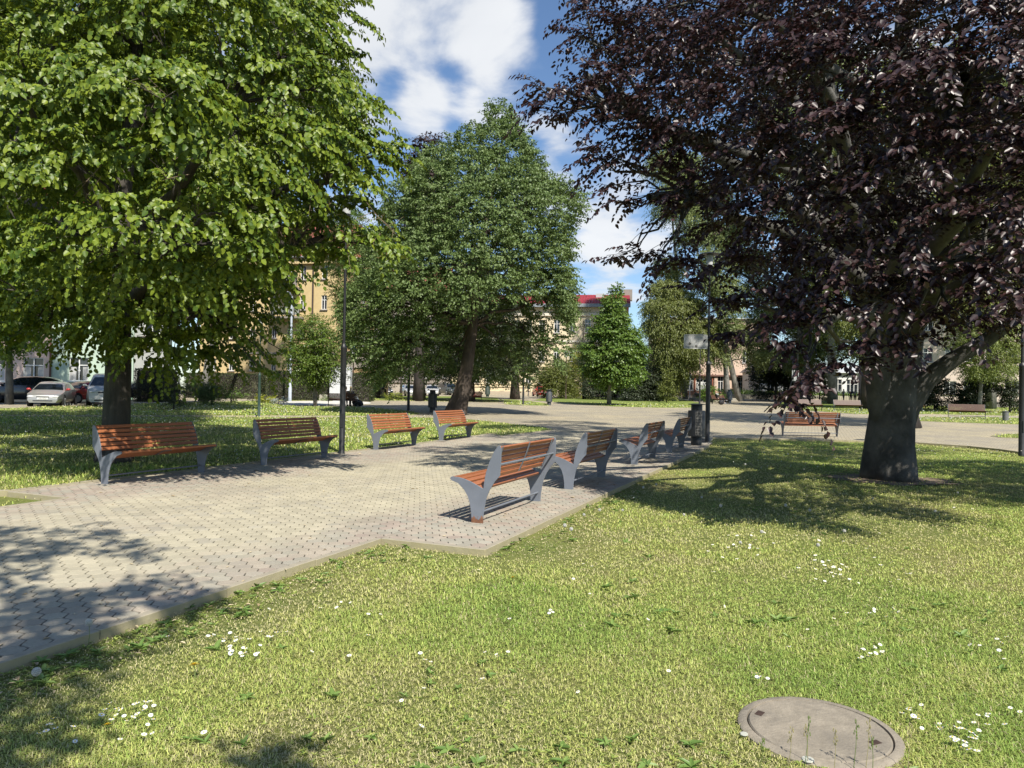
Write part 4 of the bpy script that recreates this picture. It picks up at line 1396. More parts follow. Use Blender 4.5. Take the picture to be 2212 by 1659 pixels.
lamp('thin lamp post beside the shop front', 1469, 864, 5.6, 2.4, GL, .08, .045)


def old_lantern(label, u, v, vt, group):
    p = gpp(u, v, 0); Y = p.y
    H = at(u, vt, Y).z - p.z
    r = thing('street_lantern', label, 'lantern', p, 0, group)
    mt = MVERD
    mb = MB(); mb.lathe([(.12, -.05), (.12, .5), (.07, .6), (.055, 1.2), (.05, H - .85), (.09, H - .8), (.05, H - .76)], 12); mb.build('pole', MBRN, r, True)
    mb = MB(); mb.lathe([(.1, H - .76), (.16, H - .72), (.24, H - .28)], 6); g = mb.build('glass', MGREY, r)
    mb = MB(); mb.lathe([(.33, H - .29), (.3, H - .25), (.12, H - .1), (.06, H - .06), (.05, H)], 6); mb.build('lantern_roof', mt, r)
    return r


MVERD = M_plain('verdigris_metal', (.13, .2, .17), .6, .2, 8)
MBRN = M_plain('brown_iron', (.06, .04, .03), .6, .3, 8)
old_lantern('old style green lantern on a brown pole beside the white monument', 762, 868, 747, 'old style lanterns')
old_lantern('old style green lantern on a pole left of the maple in the back lawn', 1222, 863, 757, 'old style lanterns')
# pale street lamp column
p = gpp(626, 869, 0)
r = thing('street_lamp', 'pale blue grey steel street lamp column behind the round flower bushes', 'street lamp', p)
H = at(626, 640, p.y).z - p.z
MPALE = M_plain('galvanised_steel', (.38, .42, .48), .5, .12, 6)
mb = MB(); mb.lathe([(.13, -.05), (.13, 1.2), (.1, 1.25), (.075, H)], 14); mb.build('pole', MPALE, r, True)
mb = MB(); mb.tube([(0, 0, H - .02), (0, -.3, H + .1), (0, -.7, H + .14)], .05, 8); mb.box((0, -1.0, H + .14), (.26, .6, .12)); mb.build('lamp_head', MPALE, r, bevel=.03)


# grey sign on the right-hand lamp post (its back is towards us)
def sign():
    lp = lampR.location
    Y = lp.y - .1
    a = at(1477, 738, Y); b = at(1529, 738, Y)
    w = (b - a).length; h = .44
    r = thing('metal_sign', 'pale grey sign plate with two dark stickers fixed to the right lamp post', 'sign', (a + b) / 2 - Vector((0, 0, h / 2)), .05)
    mb = MB()
    def rr(w, h, k, y0, y1, m):
        pts = []
        for cx, cz, a0 in ((w / 2 - k, h - k, 0), (-w / 2 + k, h - k, PI / 2), (-w / 2 + k, k, PI), (w / 2 - k, k, 1.5 * PI)):
            for j in range(5): pts.append((cx + k * math.cos(a0 + j * PI / 8), cz + k * math.sin(a0 + j * PI / 8)))
        m.prism(pts, y0, y1, 'xz')
    rr(w, h, .035, 0, .012, mb)
    pl = mb.build('plate', MSIGN, r)
    mb = MB()
    for x0, x1, z0, z1 in ((-w / 2 + .03, w / 2 - .03, .004, .016), (-w / 2 + .03, w / 2 - .03, h - .016, h - .004), (-w / 2 + .004, -w / 2 + .016, .03, h - .03), (w / 2 - .016, w / 2 - .004, .03, h - .03)):
        mb.box(((x0 + x1) / 2, -.004, (z0 + z1) / 2), (x1 - x0, .01, z1 - z0))
    mb.build('rim', MWHITE, r)
    for (fx, fz, s, a) in ((-.25, .35, .075, .4), (.02, .17, .075, .03)):
        mb = MB(); mb.box((0, 0, 0), (s, .003, s), M=Matrix.Rotation(a, 3, 'Y')); o = mb.build('sticker', MSTICK, r); o.location = (fx * w, -.0035, fz * h)
    rng = random.Random(2); x = -w * .4; mb = MB()
    while x < w * .42:
        k = rng.uniform(.006, .016); mb.box((x, -.0025, .05), (k, .003, rng.uniform(.012, .022))); x += k + rng.uniform(.003, .009)
    mb.build('faded_lettering', MFADE, r)
    mb = MB(); mb.box((w / 2 + .04, .06, h * .75), (.16, .03, .04)); mb.box((w / 2 + .04, .06, h * .25), (.16, .03, .04)); mb.build('clamp', MDK, r)


MSIGN = M_plain('aged_sign_back', (.42, .42, .41), .6, .12, 5, dirt=((.34, .34, .34), 9, .55))
MSTICK = M_plain('dark_sticker', (.07, .07, .065), .7, .2, 30)
MFADE = M_plain('faded_print', (.24, .24, .24), .7, .2, 30)
sign()
# small grey box on a far post right of the plaza
p = gpp(1722, 872, 0); Y = p.y
r = thing('post_sign', 'small pale notice box on a thin dark post behind the lowest purple leaves', 'sign', p)
mb = MB(); mb.lathe([(.05, -.05), (.05, at(1722, 700, Y).z - p.z)], 10); mb.build('pole', MDK, r, True)
a = at(1710, 823, Y); b = at(1725, 800, Y)
mb = MB(); mb.box(((a.x + b.x) / 2 - p.x, -.08, (a.z + b.z) / 2 - p.z), (abs(b.x - a.x), .08, abs(b.z - a.z))); mb.build('notice_box', MGREY, r, bevel=.02)


# ---------------------------------------------------------------- litter bins
def bin_(label, u, v, f=1.0, dz=PZ, mat=None, grp='black litter bins'):
    p = gpp(u, v, dz)
    r = thing('litter_bin', label, 'litter bin', p, 0, grp)
    m = mat or MDK
    mb = MB(); mb.lathe([(.155 * f, -.02), (.155 * f, .26 * f), (.15 * f, .27 * f)], 20); mb.build('base', m, r, True)
    mb = MB(); mb.lathe([(.2 * f, .25 * f), (.245 * f, .25 * f), (.245 * f, .98 * f), (.235 * f, 1.0 * f), (.17 * f, 1.0 * f)], 24); b = mb.build('body', m, r, True)
    mb = MB()
    for k in range(5): 
        a = -PI / 2 + (k - 2) * .17; mb.box((.249 * f * math.cos(a), .249 * f * math.sin(a), .62 * f), (.006, .008, .7 * f), a)
    for k in range(9):
        for q in range(4):
            a = -PI / 2 + (q - 1.5) * .17; mb.box((.2485 * f * math.cos(a), .2485 * f * math.sin(a), (.3 + .08 * k) * f), (.005, .043 * f, .008), a)
    mb.build('wire_panel', MGRID, r)
    mb = MB(); mb.lathe([(.16 * f, .99 * f), (.16 * f, 1.16 * f), (.155 * f, 1.17 * f)], 20); mb.build('neck', m, r, True)
    mb = MB(); mb.lathe([(.16 * f, 1.165 * f), (.245 * f, 1.17 * f), (.245 * f, 1.19 * f), (.1 * f, 1.205 * f)], 24); mb.build('lid', m, r, True)
    return r


MGRID = M_plain('worn_wire', (.22, .21, .19), .5, .2, 10)
bin_('black round litter bin with flat lid beside the right lamp post', 1504, 965, 1.0)
bin_('black litter bin standing left of the leaning tree trunk', 934, 892.5, 1.05)
bin_('grey litter bin on the far plaza beside the thin black lamp post', 1186, 876.5, 1.05, mat=M_plain('slate_paint', (.05, .055, .065), .45, .2, 8))
bin_('green litter bin under the trees right of the small red bench', 1053, 858, 1.3, .0, MDKG)
bin_('grey blue litter bin beside the lounging man', 1576, 871, 1.2, PZ, M_plain('blue_grey_paint', (.06, .075, .09), .5, .2, 8))
p = gpp(2172, 911, .07)
r = thing('bin_stump', 'short grey cylindrical bin in the grass near the right edge', 'bin', p)
mb = MB(); mb.lathe([(.16, -.02), (.16, .5), (.17, .5), (.17, .54), (.14, .55)], 18); mb.build('body', M_plain('short_bin_grey', (.13, .13, .13), .6, .2, 8), r, True)
mb = MB(); mb.lathe([(.172, .5), (.172, .53)], 18); mb.build('rim', MDK, r, True)


# ---------------------------------------------------------------- monument
def monument():
    p = gpp(736, 868, 0); Y = p.y; m = Y / FL
    r = thing('monument', 'pale stone monument block in two tiers with small engraved lettering', 'monument', p, .03)
    w = 44 * m; zt = at(736, 793, Y).z - p.z; zm = at(736, 831, Y).z - p.z; zc = at(736, 786, Y).z - p.z
    mst = M_plain('pale_polished_stone', (.50, .51, .52), .6, .1, 3, .1, dirt=((.36, .37, .38), 1.5, .6))
    mb = MB(); mb.box((0, 0, zm / 2 - .2), (w, 1.0, zm + .4)); mb.build('lower_block', mst, r, bevel=.02)
    mb = MB(); mb.box((0, 0, (zm + .03 + zt) / 2), (w * .985, .97, zt - zm - .03)); mb.box((0, 0, zm + .015), (w * .95, .93, .03)); ub = mb.build('upper_block', mst, r, bevel=.015)
    mb = MB(); mb.box((0, 0, (zt + zc) / 2), (w * .86, .8, zc - zt)); mb.build('cap_stone', MCON, r, bevel=.02)
    mb = MB(); mb.box((-w / 2 - .45, -.2, .12), (.7, .9, .9)); mb.build('plinth', MCON, r, bevel=.02)
    # the two engraved blocks of text at upper right, too small to read: short carved strokes
    rng = random.Random(3); mb = MB()
    for (z, h, n) in ((zt - .22, .05, 14), (zt - .3, .05, 12), (zt - .85, .26, 5), (zt - 1.12, .1, 6), (zt - 1.3, .05, 8)):
        x = w * .27
        for k in range(n):
            x += rng.uniform(.03, .05) if n > 8 else rng.uniform(.06, .09)
            if x > w * .47: break
            mb.box((x, -.487, z), (.02 if n > 8 else .035, .006, h * rng.uniform(.7, 1)))
    mb.build('engraving', MFADE, ub)
    mb = MB(); mb.box((-w * .12, -.501, zm * .35), (.05, .006, .3), M=Matrix.Rotation(.4, 3, 'Y')); mb.build('chip', MFADE, r)


monument()


# ---------------------------------------------------------------- hedges and shrubs
def leafy_box(name, label, cat, p, size, rz, leaf, per_m2, lL, group=None, seed=1, rounded=.12):
    rng = np.random.default_rng(seed)
    r = thing(name, label, cat, p, rz, group)
    sx, sy, sz = size
    n = int(per_m2 * (2 * sx * sz + 2 * sy * sz + sx * sy))
    q = rng.uniform(-.5, .5, (n, 3)) * np.array(size)
    f = rng.integers(0, 5, n)
    a = np.array([sx * sz, sx * sz, sy * sz, sy * sz, sx * sy]); f = rng.choice(5, n, p=a / a.sum())
    D = np.zeros((n, 3))
    dep = rng.uniform(0, .1, n) + .06 * N1(q[:, 0] * 3, q[:, 2] * 3)
    for k, (ax, s) in enumerate(((1, -1), (1, 1), (0, -1), (0, 1), (2, 1))):
        i = f == k
        q[i, ax] = s * (size[ax] / 2 - dep[i]); D[i, ax] = s
    q[:, 2] += sz / 2
    # soften the top corners
    top = q[:, 2] > sz - .25
    q[top, 0] *= 1 - rounded * (q[top, 2] - sz + .25) / .25 * .2; q[top, 1] *= 1 - rounded * (q[top, 2] - sz + .25)
    ld = nz(D * .7 + rng.normal(0, .6, (n, 3))); ln = nz(D + rng.normal(0, .5, (n, 3)) + np.array([0, 0, .3]))
    L = lL * rng.uniform(.6, 1.3, n)
    V, F = leaf_simple(rng, q, ld, ln, L, L * .55)
    link('foliage', np_mesh('foliage', V, F), leaf, r)
    mb = MB(); mb.box((0, 0, sz / 2 - .06), (sx - .26, sy - .26, sz - .1)); mb.build('dark_core', B_DARK, r, bevel=.1)  # solid dark block added inside so the hedge reads opaque
    return r


def hedge_px(label, u0, u1, v0, v1, Y, depth, leaf=None, seed=1):
    a = at(u0, v1, Y); b = at(u1, v1, Y); t = at((u0 + u1) / 2, v0, Y)
    zb = gz(Y)
    return leafy_box('clipped_hedge', label, 'hedge', ((a.x + b.x) / 2, Y + depth / 2, zb), (b.x - a.x, depth, t.z - zb), 0, leaf or L_HEDGE, 260, .1, 'clipped hedges', seed)


hedge_px('tall clipped hedge block just right of the linden trunk', 287, 352, 796, 876, 50, 2.6, seed=1)
hedge_px('long clipped hedge left of the monument behind the golden bush', 575, 716, 801, 868, 60, 2.2, seed=2)
hedge_px('clipped hedge block right of the monument ending beside the parked cars', 752, 799, 806, 866, 60, 2.2, seed=3)
hedge_px('dark clipped hedge in the back between the spruces and the linden', 395, 560, 806, 866, 62, 2.0, seed=4)


def shrub(name, label, cat, u0, u1, v0, v1, leaf, lL, per=9, n=14, seed=1, Y=None, lW=None, group=None, SL=.35, droop=.1, bark=None, up=1.0, hang=.0, flat=1.0, jit=.5):
    """a rounded bush standing on the ground, its outline given in the photograph"""
    rng = np.random.default_rng(seed)
    if Y is None: b = gp((u0 + u1) / 2, v1)
    else:
        b = at((u0 + u1) / 2, v1, Y); b.z = gz(Y)
    Y = b.y; m = Y / FL
    w = (u1 - u0) * m; zt = at((u0 + u1) / 2, v0, Y).z - b.z
    lobes = []
    k = max(5, int(w * zt * 2.2))
    for i in range(min(k, 26)):
        x = rng.uniform(-.38, .38) * w; hmax = zt * (1 - (2 * abs(x) / w) ** 2 * .5)
        rr = rng.uniform(.16, .26) * min(w, zt * 1.4)
        z = rng.uniform(rr * .7, max(rr * .75, hmax - rr * .8))
        lobes.append((b.x + x, b.y + rng.uniform(-.35, .35) * w, b.z + z, rr, rr, rr * .85))
    tk = [b, b + Vector((0, 0, zt * .3)), b + Vector((.05, 0, zt * .7))]
    return tree(name, label, cat, b, lobes, tk, [.05 + .01 * zt, .035, .012], leaf, bark or B_BROWN, lL, lW or lL * .6, per, n, SL, .08, .03, group, seed, droop, hang, True, 1, .3, .5, jit, up=up, flat=flat)


shrub('spruce_bush', 'dark low spruce bush beside the hedge block right of the linden', 'shrub', 338, 412, 822, 886, L_NEED, .16, 9, 22, 51, lW=.035, SL=.6, flat=1.4)
shrub('spruce_bush', 'light green spreading spruce bush behind the drooping linden bough', 'shrub', 405, 510, 818, 876, L_NEED2, .17, 7, 22, 52, lW=.04, SL=.7, flat=1.4)
shrub('golden_bush', 'round golden yellow bush in the flower bed', 'shrub', 550, 594, 845, 872, L_YEL, .1, 24, 14, 53)
shrub('silver_bush', 'silvery grey leaved bush right of the golden bush', 'shrub', 586, 618, 852, 874, L_SILV, .1, 14, 12, 54)
shrub('purple_bush', 'hazy greyish shrub with a few red flowers behind the golden bush', 'shrub', 525, 566, 826, 868, M_leaf('hazy_leaf', (.12, .11, .07), (.2, .2, .12), .6, .2), .1, 7, 12, 55)
shrub('leafy_shrub', 'green shrub in the bed left of the golden bush', 'shrub', 468, 530, 838, 872, L_MAPLE, .12, 9, 12, 56)
shrub('yellow_green_bush', 'yellow green bush in front of the silver parked cars', 'shrub', 828, 866, 843, 866, M_leaf('lime_leaf', (.16, .2, .03), (.3, .33, .07), .5, .3), .12, 18, 12, 57)
shrub('rose_bush', 'small dark bush at the foot of the clipped hedge', 'shrub', 690, 720, 850, 868, L_MAPLE, .1, 10, 10, 58)
shrub('lilac_bush', 'loose olive green bush below the old lantern in the back lawn', 'shrub', 1160, 1262, 770, 862, L_OLIVE, .17, 4, 16, 59, SL=.8)
shrub('yellow_bush', 'bright yellow green bush against the school wall', 'shrub', 1205, 1275, 745, 840, M_leaf('bright_bush_leaf', (.17, .2, .03), (.3, .32, .06), .5, .3), .2, 3.5, 16, 60, Y=92, SL=.8)
shrub('yew_bush', 'dark yew bush in the back lawn behind the maple', 'shrub', 1340, 1450, 790, 862, L_DARK, .17, 5, 16, 61, Y=80, SL=.7)
shrub('yew_bush', 'dark broad bush right of the school behind the young maples', 'shrub', 1255, 1345, 800, 860, L_DARK, .17, 4, 16, 62, Y=84, SL=.7)
shrub('laurel_bush', 'olive green bush beside the shop steps', 'shrub', 1418, 1462, 790, 862, L_OLIVE, .16, 6, 14, 63, Y=74, SL=.6)
shrub('yew_tree', 'large black green yew right of the two slim trunks', 'shrub', 1610, 1740, 740, 852, L_DARK, .2, 4, 18, 64, Y=95, SL=.8)
shrub('laurel_bush', 'small green bush behind the lounging man', 'shrub', 1512, 1560, 828, 866, L_MAPLE, .13, 8, 14, 65, Y=78)
shrub('viburnum_bush', 'dark glossy bush right beside the beech trunk', 'shrub', 1985, 2052, 800, 872, L_DARK, .14, 8, 16, 66, Y=62)
shrub('viburnum_bush', 'wide dark glossy bush in the right grass under the pale tree', 'shrub', 2062, 2150, 790, 876, L_DARK, .15, 7, 16, 67, Y=60)
shrub('viburnum_bush', 'dark bush near the right edge by the pink house', 'shrub', 2150, 2212, 795, 880, L_DARK, .15, 7, 16, 68, Y=58)
shrub('laurel_bush', 'pale green bush low behind the beech trunk', 'shrub', 1740, 1800, 780, 842, L_OLIVE, .18, 4, 14, 69, Y=100)


# raised flower bed with an upright stone edging
def flower_bed():
    a, b = gp(1588, 864), gp(1870, 866)
    Y = (a.y + b.y) / 2
    r = thing('flower_bed', 'long raised flower bed behind an edging of upright pale stones', 'flower bed', ((a.x + b.x) / 2, Y, gz(Y)))
    w = b.x - a.x; h = .75
    mb = MB(); n = int(w / .32)
    for k in range(n): mb.box((-w / 2 + (k + .5) * w / n, 0, h / 2 + random.uniform(-.03, .03)), (w / n - .02, .18, h), random.uniform(-.02, .02))
    mb.build('stone_edging', M_plain('pale_edging_stone', (.36, .33, .26), .9, .2, 4, .3), r, bevel=.02)
    mb = MB(); mb.box((0, 2.1, h / 2 - .05), (w, 4, h - .1)); mb.build('soil', MSOIL, r)
    rng = np.random.default_rng(8)
    n = 5200
    q = np.stack([rng.uniform(-w / 2, w / 2, n), rng.uniform(.1, 4, n), np.full(n, h - .05)], 1)
    hh = .25 + .65 * N1(q[:, 0], q[:, 1], .5)
    q[:, 2] += rng.random(n) * hh
    ld = nz(rng.normal(0, .6, (n, 3)) + np.array([0, 0, .5])); ln = nz(rng.normal(0, .6, (n, 3)) + np.array([0, -.2, .8]))
    V, F = leaf_simple(rng, q, ld, ln, rng.uniform(.15, .32, n), rng.uniform(.08, .16, n))
    tag(link('bedding_foliage', np_mesh('bedding_foliage', V, F), L_MAPLE, r), kind='stuff')
    n = 500
    q = np.stack([rng.uniform(-w * .2, w * .05, n), rng.uniform(.1, 2, n), h + .3 + rng.random(n) * .2], 1)
    V, F = leaf_simple(rng, q, nz(rng.normal(0, 1, (n, 3))), nz(rng.normal(0, .5, (n, 3)) + np.array([0, -.3, 1])), np.full(n, .14), np.full(n, .14))
    tag(link('yellow_blossoms', np_mesh('yellow_blossoms', V, F), L_YEL, r), kind='stuff')
    n = 500
    q = np.stack([rng.uniform(w * .02, w * .3, n), rng.uniform(.1, 3, n), h + .3 + rng.random(n) * .5], 1)
    V, F = leaf_simple(rng, q, nz(rng.normal(0, 1, (n, 3))), nz(rng.normal(0, .5, (n, 3)) + np.array([0, -.3, 1])), np.full(n, .2), np.full(n, .12))
    tag(link('grey_foliage', np_mesh('grey_foliage', V, F), L_SILV, r), kind='stuff')


flower_bed()
# low planter by the shop
a, b = gp(1500, 862), gp(1560, 865)
r = thing('planter', 'low dark brown planter box in front of the shop', 'planter', ((a.x + b.x) / 2, a.y, gz(a.y)))
w = b.x - a.x
mb = MB(); mb.box((0, 0, .3), (w, 1.6, .6)); mb.build('box', MBRN, r, bevel=.03)
mb = MB()
for k in range(14): mb.ball((random.uniform(-.45, .45) * w, random.uniform(-.5, .5), .62 + random.uniform(0, .15)), (.3, .3, .2), 7, 5)
mb.build('planting', L_DARK, r)
# stake of a newly planted shrub
p = gpp(471, 868, 0)
r = thing('wooden_stake', 'brown wooden stake standing in the shrub bed', 'stake', p)
mb = MB(); mb.tube([(0, 0, -.1), (0, 0, 1.9), (.01, 0, 1.95)], [.05, .05, .02], 8); mb.build('post', B_BROWN, r)

# ---------------------------------------------------------------- trees
build_linden()
build_beech()


def std_tree(name, label, u, v, rows, r, leaf, bark, lL, lW=None, per=3, shelf=None, inner=.3, n=18, SL=.8, seed=1, tr=.2, lean=None, top=None, depth=.9, fork=None, group=None, Y=None, layers=(-.75, 0, .75), droop=.3, hang=.35,
             limb=.1, flat=1.0, jit=.4, twigs=1, squash=.85, keep=.25, down=.15, slope=.55, up=1.0, outf=.45, extra=None, vary=.17):
    rng = np.random.default_rng(seed)
    if Y is None: b = gp(u, v)
    else:
        b = at(u, v, Y); b.z = gz(Y)
    lobes = outline_lobes(rng, rows, b.y, r, depth, layers, squash, vary)
    if extra: lobes += outline_lobes(rng, extra[0], b.y, r, depth, extra[1], squash)
    vt = rows[0][0]; ut = (rows[0][1] + rows[0][2]) / 2
    top = at(ut, vt + 12, b.y)
    pts = [b]
    ln = lean or [(u + (ut - u) * .3, v + (vt - v) * .35), (u + (ut - u) * .65, v + (vt - v) * .65)]
    for q in ln: pts.append(at(q[0], q[1], b.y))
    pts.append(top)
    k = len(pts)
    rad = [tr * (1.25 if i == 0 else 1) * (1 - .93 * (i / (k - 1)) ** 1.2) for i in range(k)]
    zlow = min(l[2] for l in lobes) - b.z
    return tree(name, label, 'tree', b, lobes, pts, rad, leaf, bark, lL, lW or lL * .6, per, n, SL, fork if fork is not None else max(1.2, zlow * .8), limb, group, seed, droop, hang, True, twigs, inner, keep, jit, flat=flat, down=down, slope=slope, shelf=shelf, up=up, outf=outf)


# the big soft green tree in the middle
std_tree('round_leaved_tree', 'tall soft green cone shaped tree on a dark leaning trunk in the middle', 985, 898,
         [(252, 1080, 1104), (282, 1032, 1122), (312, 980, 1142), (342, 945, 1168), (374, 885, 1186), (408, 850, 1215), (440, 815, 1262), (486, 800, 1262), (532, 778, 1258), (580, 750, 1250), (622, 735, 1245), (660, 725, 1030), (664, 1150, 1236), (700, 728, 990), (704, 1165, 1230), (738, 745, 970), (742, 1150, 1210), (772, 770, 950), (775, 1120, 1195), (792, 800, 920)],
         .95, L_KATS, B_BROWN, .125, .085, per=6.0, n=24, SL=.72, seed=101, tr=.46, lean=[(998, 850), (1008, 800), (1020, 720), (1028, 640), (1050, 480)], depth=.8, fork=4.5, layers=(-.9, -.4, .3, .85), droop=.5, hang=.5, limb=.15, jit=.75, keep=.04, shelf=-.15, inner=.5, squash=1.0, up=.5, outf=.7, down=-.25, vary=.45,
         extra=([(610, 1150, 1250), (650, 1150, 1240), (690, 960, 1200), (735, 900, 1195), (775, 880, 1195), (802, 900, 1170)], (.5, .95)))
GM = 'young maples in the back lawn'
std_tree('maple_tree', 'fresh green young maple with a pointed top in front of the red roofed school', 1315, 877,
         [(622, 1318, 1340), (655, 1300, 1352), (690, 1280, 1372), (725, 1262, 1395), (760, 1240, 1410), (795, 1245, 1405), (815, 1270, 1385)], .75, L_MAPLE, B_GREY, .17, .16, per=5, n=16, SL=.7, seed=102, tr=.16, group=GM)
std_tree('maple_tree', 'small green maple on a thin pale trunk right of the bigger maple', 1374, 861, [(755, 1362, 1392), (785, 1345, 1412), (812, 1350, 1410)], .7, L_MAPLE, B_GREY, .17, .16, per=5, n=15, SL=.7, seed=103, tr=.1, group=GM)
std_tree('maple_tree', 'small green maple on a pale trunk left of the bigger maple', 1274, 850, [(770, 1255, 1290), (800, 1240, 1300)], .8, L_MAPLE, B_GREY, .18, .16, per=4.5, n=15, SL=.7, seed=104, tr=.16, group=GM)
std_tree('cherry_tree', 'small round bright green tree on a thin trunk left of the left lamp post', 681, 879, [(688, 650, 700), (712, 625, 728), (740, 610, 742), (768, 606, 750), (792, 612, 752), (812, 650, 720)], .8, M_leaf('cherry_leaf', (.07, .13, .02), (.16, .22, .03), .45, .3, (.26, .34, .05)), B_GREY, .13, .07,
         per=5.5, n=20, SL=.75, seed=105, tr=.11, depth=.8)
std_tree('poplar_tree', 'pale olive green airy tree right of the maple behind the grey sign', 1430, 858, [(622, 1395, 1480), (662, 1372, 1540), (705, 1376, 1580), (748, 1390, 1580), (785, 1395, 1520), (825, 1410, 1470)], 1.3, L_OLIVE, B_GREY, .2, .1, per=4.2, n=22, SL=1.1, seed=106, tr=.22, Y=82, droop=.8, hang=.8)
# slim birches by the flower bed
GB2 = 'pale birches beyond the plaza'
std_tree('birch_tree', 'slim pale trunked tree left of a matching one beside the shop', 1573, 856, [(560, 1500, 1590), (610, 1480, 1610), (660, 1530, 1620), (710, 1545, 1610), (750, 1560, 1605), (775, 1530, 1580)], 1.4, L_BIRCH, B_GREY, .2, .11, per=3.0, n=18, SL=1.1, seed=107, tr=.28, Y=80, group=GB2, droop=.6)
std_tree('birch_tree', 'slim grey trunked tree between the shop and the black yew', 1597, 856, [(400, 1410, 1520), (450, 1390, 1560), (500, 1440, 1640), (560, 1560, 1680), (620, 1590, 1690), (680, 1600, 1690), (730, 1590, 1680), (760, 1600, 1690)], 1.7, L_BIRCH, B_GREY, .21, .12, per=2.4, n=18, SL=1.2, seed=108, tr=.3, Y=86, group=GB2, droop=.6)
std_tree('birch_tree', 'tall airy pale tree showing through the gaps of the purple beech', 1480, 852, [(300, 1400, 1480), (350, 1380, 1540), (420, 1420, 1600), (500, 1480, 1650), (580, 1400, 1500), (640, 1420, 1520)], 1.9, L_BIRCH, B_GREY, .22, .12, per=2.6, n=18, SL=1.3, seed=109, tr=.3, Y=96, group=GB2, droop=.6)
std_tree('plane_tree', 'pale yellow green tree behind the black yew', 1720, 862, [(600, 1680, 1800), (660, 1640, 1830), (710, 1680, 1840), (750, 1690, 1830), (785, 1690, 1780)], 1.6, L_BIRCH, B_GREY, .21, .13, per=2.6, n=18, SL=1.1, seed=110, tr=.3, Y=88)
std_tree('old_oak_tree', 'old tree with a thick rough brown trunk just left behind the beech trunk', 1876, 872, [(450, 1800, 1960), (530, 1760, 2000), (610, 1740, 2010), (690, 1760, 1990), (740, 1790, 1960)], 1.5, L_OLIVE, B_BROWN, .18, .12, per=2.6, n=18, SL=1.0, seed=111, tr=.55, Y=63)
std_tree('locust_tree', 'pale yellow green tree over the dark bushes at the right', 2115, 893, [(560, 2060, 2220), (620, 2020, 2260), (680, 2010, 2270), (735, 2020, 2260), (785, 2040, 2240)], 1.3, M_leaf('locust_leaf', (.12, .16, .04), (.24, .28, .07), .5, .35, (.34, .38, .1)), B_GREY, .14, .08, per=3.6, n=20, SL=.9, seed=112, tr=.13, depth=.8)
# conifers and trunks under the big tree
GS = 'dark spruces by the parked cars'
std_tree('spruce_tree', 'wide dark spruce with flat drooping boughs right of the monument hedge', 815, 850, [(690, 800, 850), (725, 785, 880), (755, 775, 890), (785, 790, 900), (806, 800, 880)], .95, L_NEED, B_DARK, .2, .035, per=4.5, n=26, SL=1.1, seed=113, tr=.28, Y=72, group=GS, flat=1.8, squash=.45, droop=.25)
std_tree('spruce_tree', 'dark spruce on a stout trunk between two silver cars', 909, 854, [(640, 890, 930), (690, 865, 950), (735, 850, 975), (775, 855, 980), (802, 870, 960)], 1.0, L_NEED, B_BROWN, .2, .035, per=4, n=26, SL=1.1, seed=114, tr=.42, Y=70, group=GS, flat=1.8, squash=.45, droop=.3, lean=[(909, 800), (909, 740)])
std_tree('spruce_tree', 'dark spruce with a clear brown trunk in front of the cream school wall', 1113, 857, [(660, 1080, 1140), (710, 1050, 1170), (755, 1030, 1180), (790, 1045, 1175)], 1.1, L_NEED, B_BROWN, .21, .04, per=3.6, n=26, SL=1.1, seed=115, tr=.42, Y=78, group=GS, flat=1.8, squash=.45, droop=.3)
std_tree('spruce_tree', 'dark pointed spruce between the school window and the maple', 1262, 862, [(668, 1252, 1266), (700, 1246, 1272), (740, 1240, 1280), (780, 1238, 1284)], .8, L_NEED, B_DARK, .2, .04, per=4, n=22, SL=.8, seed=116, tr=.2, Y=86, group=GS, flat=1.6, squash=.7)
std_tree('larch_tree', 'brown thick trunked tree right behind the leaning trunk', 1010, 858, [(600, 960, 1080), (660, 930, 1130), (710, 920, 1150), (755, 910, 1160), (790, 930, 1140)], 1.4, L_DARK, B_BROWN, .2, .1, per=2.6, n=20, SL=1.0, seed=117, tr=.6, Y=66, lean=[(1012, 800), (1014, 740)])
std_tree('young_lime_tree', 'thin dark stemmed young tree in front of the silver cars', 867, 852, [(700, 840, 890), (740, 835, 900)], .8, L_DARK, B_DARK, .16, .1, per=3, n=16, SL=.8, seed=118, tr=.09, Y=68)
std_tree('copper_maple_tree', 'dark reddish tree top peeping out behind the big soft green tree', 905, 850, [(318, 905, 930), (345, 888, 945), (375, 878, 960), (430, 880, 990), (500, 860, 1000)], 1.5, L_REDP, B_DARK, .26, .16, per=3, n=18, SL=1.0, seed=119, tr=.4, Y=64)
# trees behind the linden along the street
GP = 'tall trees behind the linden'
std_tree('plane_tree', 'young plane tree with a pale trunk by the black car at the left edge', 20, 875, [(380, -60, 100), (450, -90, 130), (530, -100, 130), (610, -90, 110), (680, -60, 90), (735, -30, 60)], 1.2, L_MAPLE, B_GREY, .17, .14, per=3, n=18, SL=.9, seed=120, tr=.17, group=GP, Y=42)
std_tree('plane_tree', 'tall plane tree with pale mottled limbs seen through the gap in the linden', 258, 880, [(40, 220, 420), (120, 140, 480), (200, 60, 560), (290, 60, 620), (370, 100, 640), (470, 200, 650), (560, 330, 600)], 1.7, L_MAPLE, B_GREY, .18, .15, per=1.7, n=18, SL=1.1, seed=121, tr=.3, Y=36, group=GP, limb=.2, lean=[(256, 800), (262, 620), (320, 400)])
std_tree('plane_tree', 'tall light leaved tree behind the upper right edge of the linden', 440, 866, [(-80, 560, 760), (10, 520, 745), (100, 520, 740), (190, 560, 800), (260, 600, 800), (330, 620, 780), (420, 640, 700)], 1.7, L_OLIVE, B_GREY, .2, .15, per=1.8, n=18, SL=1.1, seed=122, tr=.3, Y=54, group=GP, lean=[(450, 780), (500, 600), (580, 380)])
